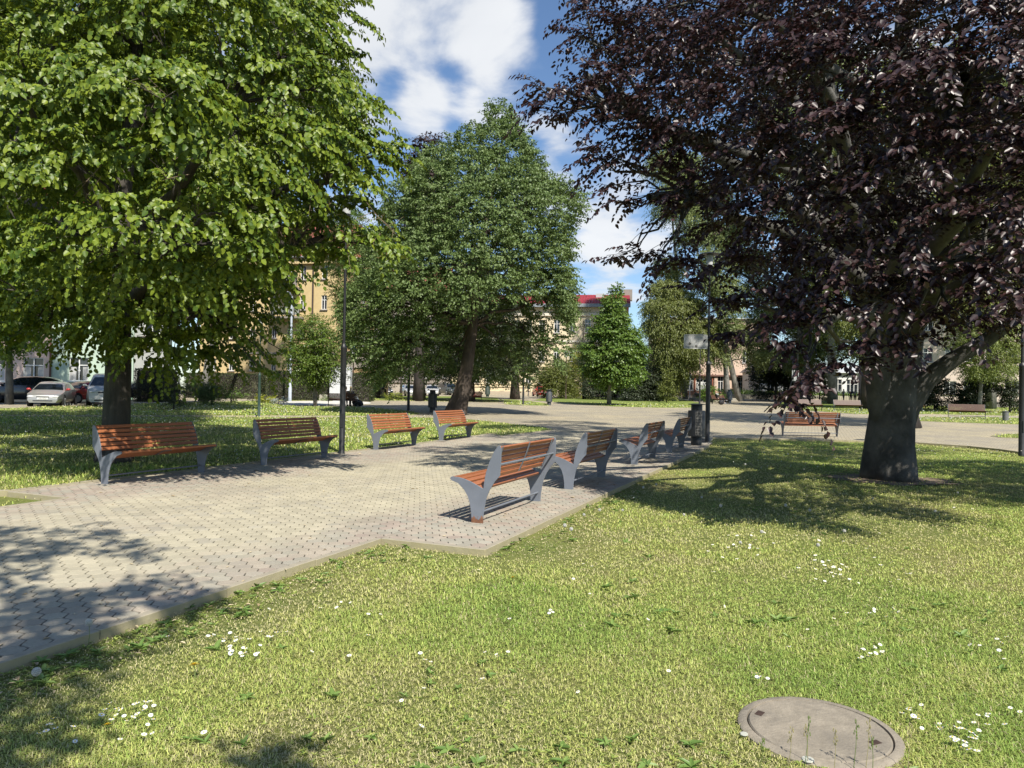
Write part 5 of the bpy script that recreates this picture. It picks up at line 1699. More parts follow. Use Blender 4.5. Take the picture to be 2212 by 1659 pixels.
std_tree('plane_tree', 'tall tree far left behind the top of the linden', -80, 880, [(-60, -200, 120), (40, -220, 160), (140, -220, 180), (240, -200, 160), (340, -180, 120)], 1.8, L_MAPLE, B_GREY, .2, .16, per=1.6, n=18, SL=1.1, seed=123, tr=.4, Y=36, group=GP)
std_tree('ash_tree', 'dark green tree before the yellow house, left of the tall middle tree', 745, 862, [(470, 690, 800), (520, 665, 830), (575, 690, 840), (630, 700, 840), (685, 715, 830), (730, 730, 810)], 1.2, L_MAPLE, B_DARK, .16, .1, per=2.6, n=18, SL=.9, seed=127, tr=.25, Y=66, group=GP)
std_tree('added_lime_tree', 'large lime added at the left edge to shade the back lawn', -95, 960, [(-150, -280, 60), (0, -330, 110), (130, -350, 130), (260, -350, 130), (390, -340, 110), (510, -330, 70), (620, -280, 10)], 1.2, L_LIND, B_LIND, .12, .1, per=3.4, n=20, SL=.8, seed=128, tr=.32, Y=20.5, group=GP, lean=[(-90, 800), (-80, 500)])  # extra tree, put in to throw leaf shade on the left lawn
std_tree('added_lime_tree', 'lime added behind the linden to shade the lawn, its trunk hidden by the linden trunk', 250, 925, [(-120, 120, 420), (-20, 60, 470), (90, 30, 500), (200, 20, 510), (310, 20, 520), (420, 40, 520), (530, 60, 500), (620, 100, 440)], 1.2, L_LIND, B_LIND, .12, .1, per=2.8, n=20, SL=.8, seed=129, tr=.2, Y=24, group=GP, lean=[(254, 800), (258, 500)])  # added tree, its crown casts more shade behind the left benches
# behind the beech on the right
std_tree('plane_tree', 'leafy plane tree standing on the plaza straight behind the beech trunk', 1968, 927, [(150, 1850, 2150), (250, 1780, 2230), (350, 1740, 2280), (450, 1740, 2290), (540, 1790, 2270), (610, 1850, 2200)], 1.2, L_OLIVE, B_DARK, .15, .12, per=2.2, n=18, SL=.9, seed=126, tr=.3, lean=[(1950, 820), (1945, 600)])
std_tree('ash_tree', 'tall pale green tree filling the gaps behind the upper beech', 1800, 862, [(150, 1650, 1900), (250, 1600, 1980), (350, 1600, 2050), (450, 1640, 2080), (540, 1680, 2060)], 2.3, L_BIRCH, B_GREY, .26, .15, per=1.3, n=18, SL=1.4, seed=124, tr=.45, Y=82)
std_tree('ash_tree', 'tall pale green tree behind the right side of the beech', 2140, 868, [(200, 2050, 2260), (300, 2000, 2320), (400, 2000, 2350), (490, 2020, 2340)], 2.1, L_BIRCH, B_GREY, .26, .15, per=1.3, n=18, SL=1.3, seed=125, tr=.4, Y=70)


# a lime standing behind the camera: its crown shades the near corner of the path
def shade_lime(x, y, lobes, seed, lab):
    b = Vector((x, y, 0))
    tree('shade_tree', lab, 'tree', b, lobes, [b, b + Vector((0, 0, 4)), b + Vector((.2, .1, 8)), b + Vector((.3, .2, 12))], [.3, .25, .18, .04], L_LIND, B_LIND, .11, .09, 11, 16, .3, 4, .1, None, seed, .4, .5, True, 1)


def shade_for(points):
    """lobes that put leaf shade on the given ground spots (x, y, height of the bough, radius)"""
    return [(x + .356 * h, y - .80 * h, h, r, r, r * .8) for x, y, h, r in points]


gs = []
for u, v, h, r in ((60, 1195, 7.2, .42), (170, 1160, 7.6, .3), (250, 1190, 7.2, .22), (-60, 1170, 7.6, .5), (60, 1250, 6.6, .2), (-80, 1230, 7, .5), (300, 1205, 7.2, .16),
                   (90, 1330, 6.2, .42), (210, 1310, 6.4, .34), (310, 1275, 6.6, .25), (360, 1310, 6.2, .25), (20, 1400, 6.0, .4), (150, 1390, 6.0, .35), (400, 1305, 6.0, .2), (-60, 1330, 6.4, .5), (-120, 1440, 6.0, .5), (60, 1480, 5.6, .3),
                   (20, 1540, 5.4, .3), (120, 1440, 5.8, .2), (-60, 1600, 5.2, .4), (560, 1625, 5.0, .1), (20, 1640, 5, .2)):
    p = gp(u, v); gs.append((p.x, p.y, h, r))
shade_lime(-2.6, -2.6, shade_for(gs) + [(-3, -3, 9, 1.4, 1.4, 1.2), (-2.2, -3.6, 7.6, 1.2, 1.2, 1), (-3.6, -3.2, 7.4, 1.2, 1.2, 1)], 201, 'lime tree overhanging the near end of the path')

# ---------------------------------------------------------------- cars
CARS = {
    'hatch': dict(L=4.1, W=1.72, H=1.46, p=[(2.05, .5), (1.98, .66), (1.6, .80), (1.02, .93), (.42, 1.33), (.12, 1.43), (-.5, 1.46), (-1.1, 1.42), (-1.55, 1.30), (-1.92, .98), (-2.02, .8), (-2.05, .5)], ws=(3, 5), cab=(3, 9), rw=(8, 9)),
    'sedan': dict(L=4.5, W=1.74, H=1.43, p=[(2.25, .5), (2.18, .64), (1.8, .78), (1.1, .92), (.45, 1.30), (.1, 1.40), (-.5, 1.43), (-.95, 1.38), (-1.55, 1.02), (-2.1, .97), (-2.22, .8), (-2.25, .5)], ws=(3, 5), cab=(3, 8), rw=(7, 8)),
    'suv': dict(L=4.7, W=1.88, H=1.7, p=[(2.35, .55), (2.28, .82), (1.85, 1.0), (1.15, 1.1), (.5, 1.54), (.1, 1.66), (-.6, 1.7), (-1.4, 1.66), (-1.85, 1.52), (-2.25, 1.15), (-2.33, .9), (-2.35, .55)], ws=(3, 5), cab=(3, 9), rw=(8, 9)),
    'mpv': dict(L=4.4, W=1.78, H=1.72, p=[(2.2, .5), (2.14, .76), (1.75, .96), (1.3, 1.06), (.55, 1.56), (.2, 1.68), (-.5, 1.72), (-1.4, 1.69), (-1.9, 1.6), (-2.12, 1.1), (-2.18, .85), (-2.2, .5)], ws=(3, 5), cab=(3, 9), rw=(8, 9)),
    'van': dict(L=4.95, W=1.92, H=1.95, p=[(2.47, .55), (2.42, .9), (2.2, 1.08), (1.9, 1.16), (1.2, 1.75), (.9, 1.88), (0, 1.95), (-1.6, 1.94), (-2.3, 1.88), (-2.42, 1.2), (-2.46, .9), (-2.47, .55)], ws=(3, 5), cab=(3, 9), rw=(8, 9)),
}


def M_car(name, col, rough=.25, metal=.0):
    m = M_plain(name, col, rough, .06, 2, 0, metal, .6)
    m.node_tree.nodes['Principled BSDF'].inputs['Coat Weight'].default_value = .6
    return m


MRIM = M_plain('alloy_rim', (.42, .42, .43), .35, .15, 10, metal=.6)
MLAMP = M_plain('clear_headlamp', (.6, .61, .62), .12, .12, 14, spec=.8)
MPLATE = M_plain('number_plate', (.72, .72, .7), .5, .05, 10)
MRED = M_plain('red_lens', (.35, .02, .02), .2, .1, 10)


def text_mesh(body, size, mat, parent, loc, rot):
    cu = bpy.data.curves.new('lettering', 'FONT')
    cu.body = body; cu.size = size; cu.align_x = 'CENTER'; cu.align_y = 'CENTER'; cu.extrude = .003
    tmp = bpy.data.objects.new('lettering_tmp', cu); COL.objects.link(tmp)
    dg = bpy.context.evaluated_depsgraph_get()
    me = bpy.data.meshes.new_from_object(tmp.evaluated_get(dg))
    bpy.data.objects.remove(tmp); bpy.data.curves.remove(cu)
    me.materials.clear()
    o = link('lettering', me, mat, parent)
    o.location = loc; o.rotation_euler = rot
    return o


def car(style, label, u, v, rz, mat, group, cat='car', plate=None, mirror=None, pos=None, name='parked_car', dz=.01):
    S = CARS[style]
    p = pos or gpp(u, v, dz)
    r = thing(name, label, cat, p, rz, group)
    W = S['W'] / 2; pr = S['p']; zb = .24
    c0, c1 = S['cab']
    belt = pr[c0][1]
    mb = MB(); rings = []
    n = len(pr)
    for i, (x, z) in enumerate(pr):
        e = abs(x) / (S['L'] / 2)
        w = W * (1 - .16 * max(0, e - .8) / .2 - .02 * e)
        cab = c0 < i < c1
        zB = min(belt, z - .05) if not cab else belt
        wt = w * (.86 - .12 * min(1, (z - belt) / .5)) if cab else w * .9
        rings.append([(w * .88, zb), (w * .985, zb + .12), (w, .5 * (zb + zB)), (w * .975, zB), (wt if cab else w * .95, z - .045), (wt * .84, z - .005), (wt * .4, z + .012)])
    vs, fs = [], []
    k = len(rings[0])
    for (x, z), rg in zip(pr, rings):
        vs += [(x, y, zz) for y, zz in rg] + [(x, -y, zz) for y, zz in rg[::-1]]
    K = 2 * k
    for i in range(n - 1):
        for j in range(K - 1): fs.append((i * K + j, i * K + j + 1, (i + 1) * K + j + 1, (i + 1) * K + j))
        fs.append((i * K + K - 1, i * K, (i + 1) * K, (i + 1) * K + K - 1))
    fs += [tuple(range(K)), tuple(range((n - 1) * K, n * K))]
    mb.add(vs, fs)
    mb.build('body', mat, r, smooth=True)

    # glass: side windows between belt and roof edge, windscreen and rear window, a hair proud of the body
    def P(i, j, t, off, s):
        (y0, z0), (y1, z1) = rings[i][j], rings[i][j + 1]
        y = y0 + (y1 - y0) * t; z = z0 + (z1 - z0) * t
        return Vector((pr[i][0], s * (y + off), z + off * .25))
    for s in (1, -1):
        mb = MB()
        idx = list(range(c0 + 1, c1))
        for a, b in zip(idx, idx[1:]):
            q = [P(a, 3, .08, .008, s), P(b, 3, .08, .008, s), P(b, 3, .84, .008, s), P(a, 3, .84, .008, s)]
            d = (q[1] - q[0]) * .04
            if a in (c0 + 2, c0 + 3, c1 - 3): q[0] += d; q[3] += d
            mb.add(q, [(0, 1, 2, 3)])
        a = c0 + 1
        b0 = P(c0, 3, .0, .006, s); b0.x -= .12; b0.z += .05
        mb.add([b0, P(a, 3, .08, .008, s), P(a, 3, .8, .008, s)], [(0, 1, 2)])
        mb.build('side_window', MCARGL, r)
    def screen(i0, i1, nm):
        (x0, z0), (x1, z1) = pr[i0], pr[i1]
        d = Vector((x1 - x0, 0, z1 - z0)); nrm = Vector((z1 - z0, 0, -(x1 - x0))).normalized()
        if nrm.z < 0: nrm = -nrm
        mb = MB(); pts = []
        for i, t in ((i0, .08), (i1, -.1)):
            xx = pr[i][0]; zz = pr[i][1]
        wa = rings[i0][4][0] * (.9 if nm == 'windscreen' else .82); wb = rings[i1][4][0] * .86
        if nm != 'windscreen': wa, wb = rings[i0][4][0] * .86, rings[i1][4][0] * .8
        A = Vector((x0, 0, z0)) + d * .06 + nrm * .018; B = Vector((x1, 0, z1)) - d * .1 + nrm * .018
        mid = (A + B) / 2 + nrm * .02
        for c, w in ((A, wa), (mid, (wa + wb) / 2), (B, wb)):
            pts += [c + Vector((0, -w, -.012)), c + Vector((0, 0, .008)), c + Vector((0, w, -.012))]
        mb.add(pts, [(0, 1, 4, 3), (1, 2, 5, 4), (3, 4, 7, 6), (4, 5, 8, 7)])
        mb.build(nm, MCARGL, r)
    screen(S['ws'][0], S['ws'][0] + 1, 'windscreen')
    screen(S['rw'][1], S['rw'][0], 'rear_window')
    wx = S['L'] * .305; wr = .31 if S['H'] < 1.6 else .35
    for sx in (1, -1):
        for s in (1, -1):
            y = s * (W - .09)
            mb = MB(); mb.lathe([(wr + .055, -.02), (wr + .055, .095), (wr, .096)], 24, (0, 0, 0), 'Y'); 
            o = mb.build('wheel_arch', MBLK, r); o.location = (sx * wx, y, wr + .02); o.scale = (1, s, 1)
            mb = MB(); mb.lathe([(wr - .11, -.1), (wr - .02, -.1), (wr, -.07), (wr, .085), (wr - .02, .112), (wr - .1, .116), (wr - .105, .1)], 24, (0, 0, 0), 'Y')
            w = mb.build('wheel', MBLK, r, smooth=True); w.location = (sx * wx, y, wr); w.scale = (1, s, 1)
            mb = MB(); mb.lathe([(.03, .11), (.05, .118), (.06, .1)], 10, (0, 0, 0), 'Y'); mb.lathe([(wr - .115, .09), (wr - .1, .113), (wr - .09, .113)], 24, (0, 0, 0), 'Y')
            for q in range(10):
                a = 2 * PI * q / 10; mb.tube([(math.cos(a) * .04, .105, math.sin(a) * .04), (math.cos(a) * (wr - .1), .105, math.sin(a) * (wr - .1))], .017, 5)
            mb.build('rim', MRIM, w)
    x0 = S['L'] / 2; zl = pr[1][1] - .07
    for s in (1, -1):
        mb = MB(); mb.ball((x0 - .13, s * W * .66, zl), (.15, .2, .075), 10, 7); mb.build('headlight', MLAMP, r, smooth='all')
        mb = MB(); mb.ball((-x0 + .1, s * W * .74, pr[-2][1] + .02), (.09, .12, .13), 8, 6); mb.build('tail_light', MRED, r, smooth='all')
        mb = MB(); mb.ball((pr[c0][0] - .1, s * (W + .1), belt + .06), (.07, .11, .07), 8, 6); mb.box((pr[c0][0] - .1, s * (W + .02), belt + .02), (.05, .12, .03)); mb.build('mirror', mirror or mat, r, smooth=True)
    mb = MB(); mb.box((x0 - .035, 0, zl - .03), (.06, W * .72, .09)); mb.build('grille', MDK, r, bevel=.02)
    mb = MB(); mb.box((x0 - .02, 0, .34), (.06, W * 1.1, .08)); mb.build('lower_grille', MDK, r, bevel=.02)
    mb = MB(); mb.box((x0 + .012, 0, .47), (.02, .52, .11)); pl = mb.build('number_plate', MPLATE, r, bevel=.004)
    if plate: text_mesh(plate, .1, MDK, pl, (x0 + .025, 0, .47), (PI / 2, 0, PI / 2))
    for s in (1, -1):
        for xx in (.35, -.45): mb = MB(); mb.box((xx, s * (W * .985 + .004), belt - .1), (.16, .02, .025)); mb.build('door_handle', mat, r)
    return r


GC1, GC2 = 'cars parked by the left houses', 'cars parked in the middle distance'
RT = -PI / 2                       # facing the camera
car('suv', 'black estate car with shiny wheels parked by the left houses, behind the silver saloon', 55, 871.5, PI + .38, M_car('black_paint', (.012, .012, .016)), GC1)
car('sedan', 'silver saloon with a red mirror nosing out on the left street', 114, 877.5, -1.22, M_car('silver_paint', (.30, .30, .285), .3, .35), GC1, plate='1H5 9737', mirror=M_car('red_mirror', (.35, .02, .02)))
car('hatch', 'red hatchback half hidden between the silver saloon and the white van', 183, 871, -1.9, M_car('red_paint', (.42, .012, .02)), GC1)
car('van', 'pale silver people carrier half hidden by the linden trunk', 232, 876, -1.12, M_car('pale_silver', (.5, .5, .49), .3, .1), GC1, cat='van', name='parked_van')
car('hatch', 'dark car seen in the slot right of the linden trunk', 290, 866, -2.2, M_car('charcoal_paint', (.03, .03, .034)), GC1)
car('hatch', 'white hatchback beside the monument hedge', 803, 857, RT + .12, M_car('white_paint_car', (.62, .62, .62)), GC2, pos=gpp(801, 858.5, .01))
car('hatch', 'dark blue hatchback behind the cyclist', 824, 853, RT + .6, M_car('navy_paint', (.015, .02, .035)), GC2)
car('suv', 'pale grey car seen from the side behind the bush', 856, 849, PI + .3, M_car('stone_grey', (.3, .29, .28), .3, .2), GC2)
car('sedan', 'silver grey saloon left of the stout spruce trunk', 884, 856.5, RT + .35, M_car('light_silver', (.42, .43, .43), .3, .25), GC2)
car('sedan', 'silver saloon with a blue tinted windscreen right of the stout spruce trunk', 933, 855.5, RT + .12, M_car('bright_silver', (.46, .47, .48), .3, .25), GC2)
car('mpv', 'dark green grey family van left of the leaning trunk', 969, 854, RT + .5, M_car('green_grey_paint', (.06, .068, .066), .3, .2), GC2)
car('hatch', 'red car behind the dark family van', 955, 846, RT + .8, M_car('red_paint_two', (.36, .02, .02)), GC2)
car('hatch', 'bright red car half hidden by the olive bush', 1168, 857, RT + .2, M_car('bright_red_paint', (.6, .02, .03)), GC2)
car('hatch', 'white car glimpsed behind the dark bush by the small maples', 1262, 853, PI + .1, M_car('plain_white', (.6, .6, .6)), GC2)
car('hatch', 'grey car at the left of the shop behind the yew', 1352, 857, PI - .1, M_car('mid_grey', (.2, .2, .21)), GC2)


# ---------------------------------------------------------------- people
MSKIN = M_plain('skin', (.42, .25, .18), .55, .08, 20)


def skin_obj(name, pts, edges, rad, mat, parent, root=0, sub=1):
    me = bpy.data.meshes.new(name)
    me.from_pydata([tuple(p) for p in pts], edges, [])
    o = link(name, me, mat, parent)
    md = o.modifiers.new('skin', 'SKIN'); md.use_smooth_shade = True
    for i, d in enumerate(me.skin_vertices[0].data):
        rr = rad[i]
        d.radius = rr if isinstance(rr, tuple) else (rr, rr)
        d.use_root = i == root
    o.modifiers.new('sub', 'SUBSURF').levels = sub
    o.modifiers['sub'].render_levels = sub
    return o


def person(label, loc, rz, J, shirt, trousers, hair, shoes, group, long_hair=False):
    """J: joints in the figure's own frame (x forward): pelvis, chest, neck, head, and for L/R sh, el, wr, hip, kn, an"""
    r = thing('person', label, 'person', loc, rz, group)
    J = {k: Vector(v) for k, v in J.items()}
    pts, rad, ed = [], [], []

    def av(p, q): pts.append(Vector(p)); rad.append(q); return len(pts) - 1
    pe = av(J['pelvis'], (.13, .105)); be = av(J['pelvis'].lerp(J['chest'], .5), (.12, .09)); ch = av(J['chest'], (.145, .1)); nk = av(J['neck'], .052); 
    hd = (J['head'] - J['neck']).normalized()
    h1 = av(J['head'] - hd * .05, (.066, .078)); h2 = av(J['head'] + hd * .05, (.078, .092)); h3 = av(J['head'] + hd * .11, .05)
    ed += [(pe, be), (be, ch), (ch, nk), (nk, h1), (h1, h2), (h2, h3)]
    f = Vector((1, 0, 0)) if 'look' not in J else J['look']
    ns = av(J['head'] + f * .105 - hd * .005, .014); ed.append((h1, ns))
    cuts = {}
    for s in 'LR':
        sh = av(J['sh' + s], .058); el = av(J['el' + s], .043); fm = av(J['el' + s].lerp(J['wr' + s], .35), .042); wr = av(J['wr' + s], .026)
        hdir = (J['wr' + s] - J['el' + s]).normalized()
        pa = av(J['wr' + s] + hdir * .07, (.036, .018))
        ed += [(ch, sh), (sh, el), (el, fm), (fm, wr), (wr, pa)]
        sd = hdir.cross(Vector((0, 0, 1)))
        sd = sd.normalized() if sd.length > .1 else Vector((0, 1, 0))
        for k, (o_, ln) in enumerate(((-.027, .065), (-.009, .078), (.009, .074), (.027, .058))):
            a = av(J['wr' + s] + hdir * .10 + sd * o_, .0085); b = av(J['wr' + s] + hdir * (.10 + ln * .6) + sd * o_ * 1.1 - Vector((0, 0, .008)), .008); c = av(J['wr' + s] + hdir * (.10 + ln) + sd * o_ - Vector((0, 0, .024)), .007)
            ed += [(pa, a), (a, b), (b, c)]
        t1 = av(J['wr' + s] + hdir * .045 + sd * .045, .01); t2 = av(J['wr' + s] + hdir * .085 + sd * .06, .008)
        ed += [(pa, t1), (t1, t2)]
        hp = av(J['hip' + s], .085); kn = av(J['kn' + s], .055); cf = av(J['kn' + s].lerp(J['an' + s], .3), .055); an = av(J['an' + s], .036)
        toe = J.get('toe' + s, J['an' + s] + Vector((.16, 0, -.05))); tt = av(toe, .032)
        ed += [(pe, hp), (hp, kn), (kn, cf), (cf, an), (an, tt)]
    skin_obj('body', pts, ed, rad, MSKIN, r)
    # shirt over trunk and upper arms
    P = [J['pelvis'] + Vector((0, 0, .02)), J['pelvis'].lerp(J['chest'], .5), J['chest'], J['chest'].lerp(J['neck'], .7)]
    R = [(.15, .125), (.142, .112), (.165, .12), (.075, .075)]; E = [(0, 1), (1, 2), (2, 3)]
    for s in 'LR':
        n = len(P); P += [J['sh' + s], J['el' + s], J['el' + s].lerp(J['wr' + s], .85)]; R += [.075, .058, .042]; E += [(2, n), (n, n + 1), (n + 1, n + 2)]
    skin_obj('shirt', P, E, R, shirt, r)
    P = [J['pelvis'] + Vector((0, 0, .03)), J['pelvis'] - Vector((0, 0, .02))]; R = [(.15, .12), (.14, .12)]; E = [(0, 1)]
    for s in 'LR':
        n = len(P); P += [J['hip' + s], J['kn' + s], J['an' + s].lerp(J['kn' + s], .08)]; R += [.102, .072, .056]; E += [(1, n), (n, n + 1), (n + 1, n + 2)]
    skin_obj('trousers', P, E, R, trousers, r)
    mb = MB()
    for s in 'LR':
        toe = J.get('toe' + s, J['an' + s] + Vector((.16, 0, -.05))); d = (toe - J['an' + s]); c = J['an' + s] + d * .5 - Vector((0, 0, .015))
        mb.ball(c, (.13, .05, .05), 10, 6)
    mb.build('shoes', shoes, r, smooth='all')
    H = [J['head'] + hd * .13 - f * .01, J['head'] + hd * .07 - f * .035, J['head'] - hd * .02 - f * .06]; RR = [(.07, .08), (.088, .095), (.06, .07)]; E = [(0, 1), (1, 2)]
    if long_hair:
        H += [J['neck'] - f * .1 - Vector((0, 0, .05)), J['chest'] - f * .15 + Vector((0, 0, .02))]; RR += [(.075, .05), (.06, .035)]; E += [(2, 3), (3, 4)]
    skin_obj('hair', H, E, RR, hair, r)
    return r


def seated(lean=0.0, arm='lap', spread=.09):
    J = dict(pelvis=(0, 0, .5), chest=(-.06 + lean, 0, .88), neck=(-.05 + lean * 1.2, 0, 1.06), head=(-.01 + lean * 1.4, 0, 1.2))
    for s, y in (('L', 1), ('R', -1)):
        J['sh' + s] = (-.06 + lean, y * .17, .98); J['hip' + s] = (.06, y * spread, .5); J['kn' + s] = (.46, y * (spread + .03), .52); J['an' + s] = (.44, y * spread, .09); J['toe' + s] = (.6, y * (spread + .02), .04)
        J['el' + s] = (-.02 + lean, y * .24, .72)
        J['wr' + s] = (.24, y * .1, .62)
    return J


MHAIRB = M_plain('blonde_hair', (.45, .33, .17), .5, .2, 30, stretch=(1, 1, .2))
MHAIRD = M_plain('dark_hair', (.03, .02, .015), .5, .3, 30)
MCL_BLK = M_plain('black_cloth', (.018, .018, .022), .85, .3, 12, .2)
MCL_GRY = M_plain('grey_cloth', (.12, .12, .13), .85, .2, 12, .2)
MCL_BLU = M_plain('blue_cloth', (.05, .08, .16), .85, .2, 12, .2)
MCL_WHT = M_plain('white_cloth', (.6, .6, .58), .85, .1, 12, .2)
MCL_JEA = M_plain('denim', (.06, .075, .1), .9, .25, 16, .2)
MCL_RED = M_plain('red_cloth', (.35, .05, .04), .85, .2, 12, .2)
bz = gpp(740, 879.5, PZ)
person('person with long blonde hair seen from behind on the dark red bench', bz + Vector((.5, .12, 0)), PI / 2, seated(.02), MCL_GRY, MCL_GRY, MHAIRB, MCL_BLK, 'people on the dark red bench', True)
person('person with short dark hair seated behind the left lamp post on the dark red bench', bz + Vector((.14, .12, 0)), PI / 2 - .25, seated(.05), MCL_BLK, MCL_JEA, MHAIRD, MCL_BLK, 'people on the dark red bench')
# backpack and pale bag beside them
p = gpp(773, 879.5, PZ)
r = thing('backpack', 'black backpack slumped on the paving beside the dark red bench', 'backpack', p, .4)
mb = MB(); mb.ball((0, 0, .2), (.36, .24, .22), 14, 9); mb.ball((-.2, .05, .27), (.2, .2, .2), 10, 7); mb.build('bag_body', MCL_BLK, r, smooth='all')
mb = MB(); mb.tube([(-.3, -.16, .1), (-.1, -.26, .33), (.15, -.24, .3), (.33, -.12, .1)], .025, 6); mb.tube([(-.3, .1, .12), (-.1, .0, .46), (.1, .02, .43)], .025, 6); mb.build('strap', MCL_GRY, r, smooth='all')
mb = MB(); mb.ball((.18, -.17, .16), (.16, .1, .12), 10, 6); mb.build('pocket', MCL_BLK, r, smooth='all')
r = thing('jacket', 'white jacket hanging over the arm end of the dark red bench', 'jacket', gpp(765, 878.5, PZ))
mb = MB(); mb.tube([(-.08, .1, .62), (.1, .05, .56), (.2, 0, .45), (.22, -.02, .25)], [.07, .1, .1, .05], 9); mb.build('cloth', MCL_WHT, r, smooth='all')
bz = gpp(1553, 873.5, PZ)
J = seated(-.14)
J['anL'] = (.78, .12, .3); J['knL'] = (.5, .12, .58); J['toeL'] = (.86, .14, .42); J['anR'] = (.62, -.1, .12); J['toeR'] = (.78, -.12, .06); J['elR'] = (-.05, -.3, .78); J['wrR'] = (.25, -.1, .8)
person('person in dark clothes with a pale hood lounging with stretched legs on the far bench', bz + Vector((-.1, .02, 0)), -.25, J, MCL_BLK, MCL_BLK, MHAIRB, MCL_WHT, None)
r = thing('hooded_scarf', 'pale hood around the neck of the lounging man', 'scarf', bz + Vector((-.1, .02, 0)), -.25)
mb = MB(); mb.tube([(-.2, -.1, 1.0), (-.08, -.14, .97), (.02, -.08, .95), (.04, .06, .95), (-.08, .14, .97), (-.2, .1, 1.0)], .05, 8); mb.build('cloth', MCL_WHT, r, smooth='all')
r = thing('backpack', 'dark backpack on the ground under the lounging man', 'backpack', gpp(1558, 875.5, PZ))
mb = MB(); mb.ball((0, 0, .22), (.27, .2, .24), 12, 8); mb.build('bag_body', MCL_BLK, r, smooth='all')
mb = MB(); mb.tube([(-.15, -.16, .1), (-.05, -.22, .35), (.1, -.18, .4)], .02, 6); mb.build('strap', MCL_GRY, r, smooth='all')
# cyclist by the parked cars
p = gpp(830, 861, .01)
RB = -.2
b = thing('bicycle', 'dark bicycle ridden past the parked cars', 'bicycle', p, RB)
for x in (.52, -.52):
    mb = MB(); n = 28
    mb.tube([(x + .34 * math.cos(2 * PI * k / n), 0, .34 + .34 * math.sin(2 * PI * k / n)) for k in range(n + 1)], .022, 6, False)
    for k in range(10): mb.tube([(x, 0, .34), (x + .33 * math.cos(2 * PI * k / 10), 0, .34 + .33 * math.sin(2 * PI * k / 10))], .004, 4)
    mb.build('wheel', MBLK, b, smooth='all')
mb = MB()
for q in (((-.52, 0, .34), (-.1, 0, .34)), ((-.1, 0, .34), (-.2, 0, .86)), ((-.18, 0, .78), (.34, 0, .8)), ((-.1, 0, .34), (.36, 0, .74)), ((.52, 0, .34), (.32, 0, .95)), ((-.52, 0, .34), (-.18, 0, .8))): mb.tube(q, .018, 6)
mb.build('frame', MCL_BLU, b)
mb = MB(); mb.tube([(.32, -.26, 1.02), (.34, 0, .97), (.32, .26, 1.02)], .015, 6); mb.build('handlebar', MDK, b)
mb = MB(); mb.ball((-.2, 0, .9), (.13, .07, .035), 10, 6); mb.build('saddle', MBLK, b, smooth='all')
J = dict(pelvis=(-.2, 0, 1.0), chest=(.0, 0, 1.36), neck=(.07, 0, 1.52), head=(.13, 0, 1.65))
for s, y in (('L', 1), ('R', -1)):
    J['sh' + s] = (.0, y * .17, 1.46); J['el' + s] = (.16, y * .24, 1.2); J['wr' + s] = (.3, y * .22, 1.07); J['hip' + s] = (-.17, y * .09, .98)
J['knL'] = (.16, .1, .78); J['anL'] = (-.02, .1, .36); J['knR'] = (.2, -.1, .95); J['anR'] = (.0, -.1, .56); J['toeL'] = (.14, .1, .3); J['toeR'] = (.16, -.1, .5)
person('person in dark clothes with a pale rucksack riding the bicycle', p, RB, J, MCL_BLU, MCL_BLK, MHAIRD, MCL_BLK, None)
r = thing('rucksack', 'pale rucksack on the back of the cyclist', 'rucksack', p, RB)
mb = MB(); mb.ball((-.2, 0, 1.36), (.13, .17, .22), 12, 8); mb.build('bag_body', MCL_WHT, r, smooth='all')
mb = MB(); mb.tube([(-.1, .12, 1.5), (.06, .13, 1.5), (.12, .13, 1.3)], .02, 6); mb.tube([(-.1, -.12, 1.5), (.06, -.13, 1.5), (.12, -.13, 1.3)], .02, 6); mb.build('strap', MCL_GRY, r, smooth='all')


def standing(step=.0, arm=.1):
    J = dict(pelvis=(0, 0, .93), chest=(0, 0, 1.3), neck=(.01, 0, 1.48), head=(.03, 0, 1.62))
    for s, y, k in (('L', 1, 1), ('R', -1, -1)):
        J['sh' + s] = (0, y * .18, 1.41); J['el' + s] = (-.03 + k * arm, y * .25, 1.13); J['wr' + s] = (.05 + k * arm * 1.6, y * .25, .9); J['hip' + s] = (0, y * .09, .9)
        J['kn' + s] = (.04 + k * step * .5, y * .1, .5); J['an' + s] = (-.02 + k * step, y * .1, .09)
    return J


for i, (u, v, a, sh, tr, lab) in enumerate(((1838, 855, 1.2, MCL_BLU, MCL_BLK, 'person in blue standing left of the old brown trunk'), (1847, 856, -2, MCL_WHT, MCL_JEA, 'person in a white shirt facing the one in blue near the old brown trunk'),
                                            (1822, 855, .3, MCL_WHT, MCL_BLU, 'person in white walking beyond the flower bed'), (1856, 855, 2.6, MCL_RED, MCL_BLK, 'person in a red top close to the old brown trunk'), (1012, 858, 2, MCL_BLU, MCL_JEA, 'person in pale blue behind the thick brown trunk by the red bench'),
                                            (1141, 857, .5, MCL_BLU, MCL_GRY, 'person in blue by the cream school wall'))):
    pp = gpp(u, v, .02)
    if i < 4: pp = at(u, v, 92); pp.z = gz(92) + .0
    person(lab, pp, a, standing(.12 if i % 2 else .2), sh, tr, MHAIRD, MCL_BLK, 'passers by in the distance')

# ---------------------------------------------------------------- buildings
def plaster(name, c, var=.1):
    return M_plain(name, c, .92, var, 1.2, .15, dirt=(sc(c, .78), .7, .62))


MROOFR = M_plain('red_tile', (.30, .035, .05), .5, .12, 3)
MROOFB = M_plain('old_red_tile', (.24, .07, .05), .8, .25, 3, .3)
MSTONE = plaster('grey_stone', (.26, .23, .20))
MFR = M_plain('white_window_frame', (.68, .68, .66), .5, .06, 6)
MCURT = M_plain('net_curtain', (.42, .42, .41), .9, .15, 5, stretch=(8, 1, 1))


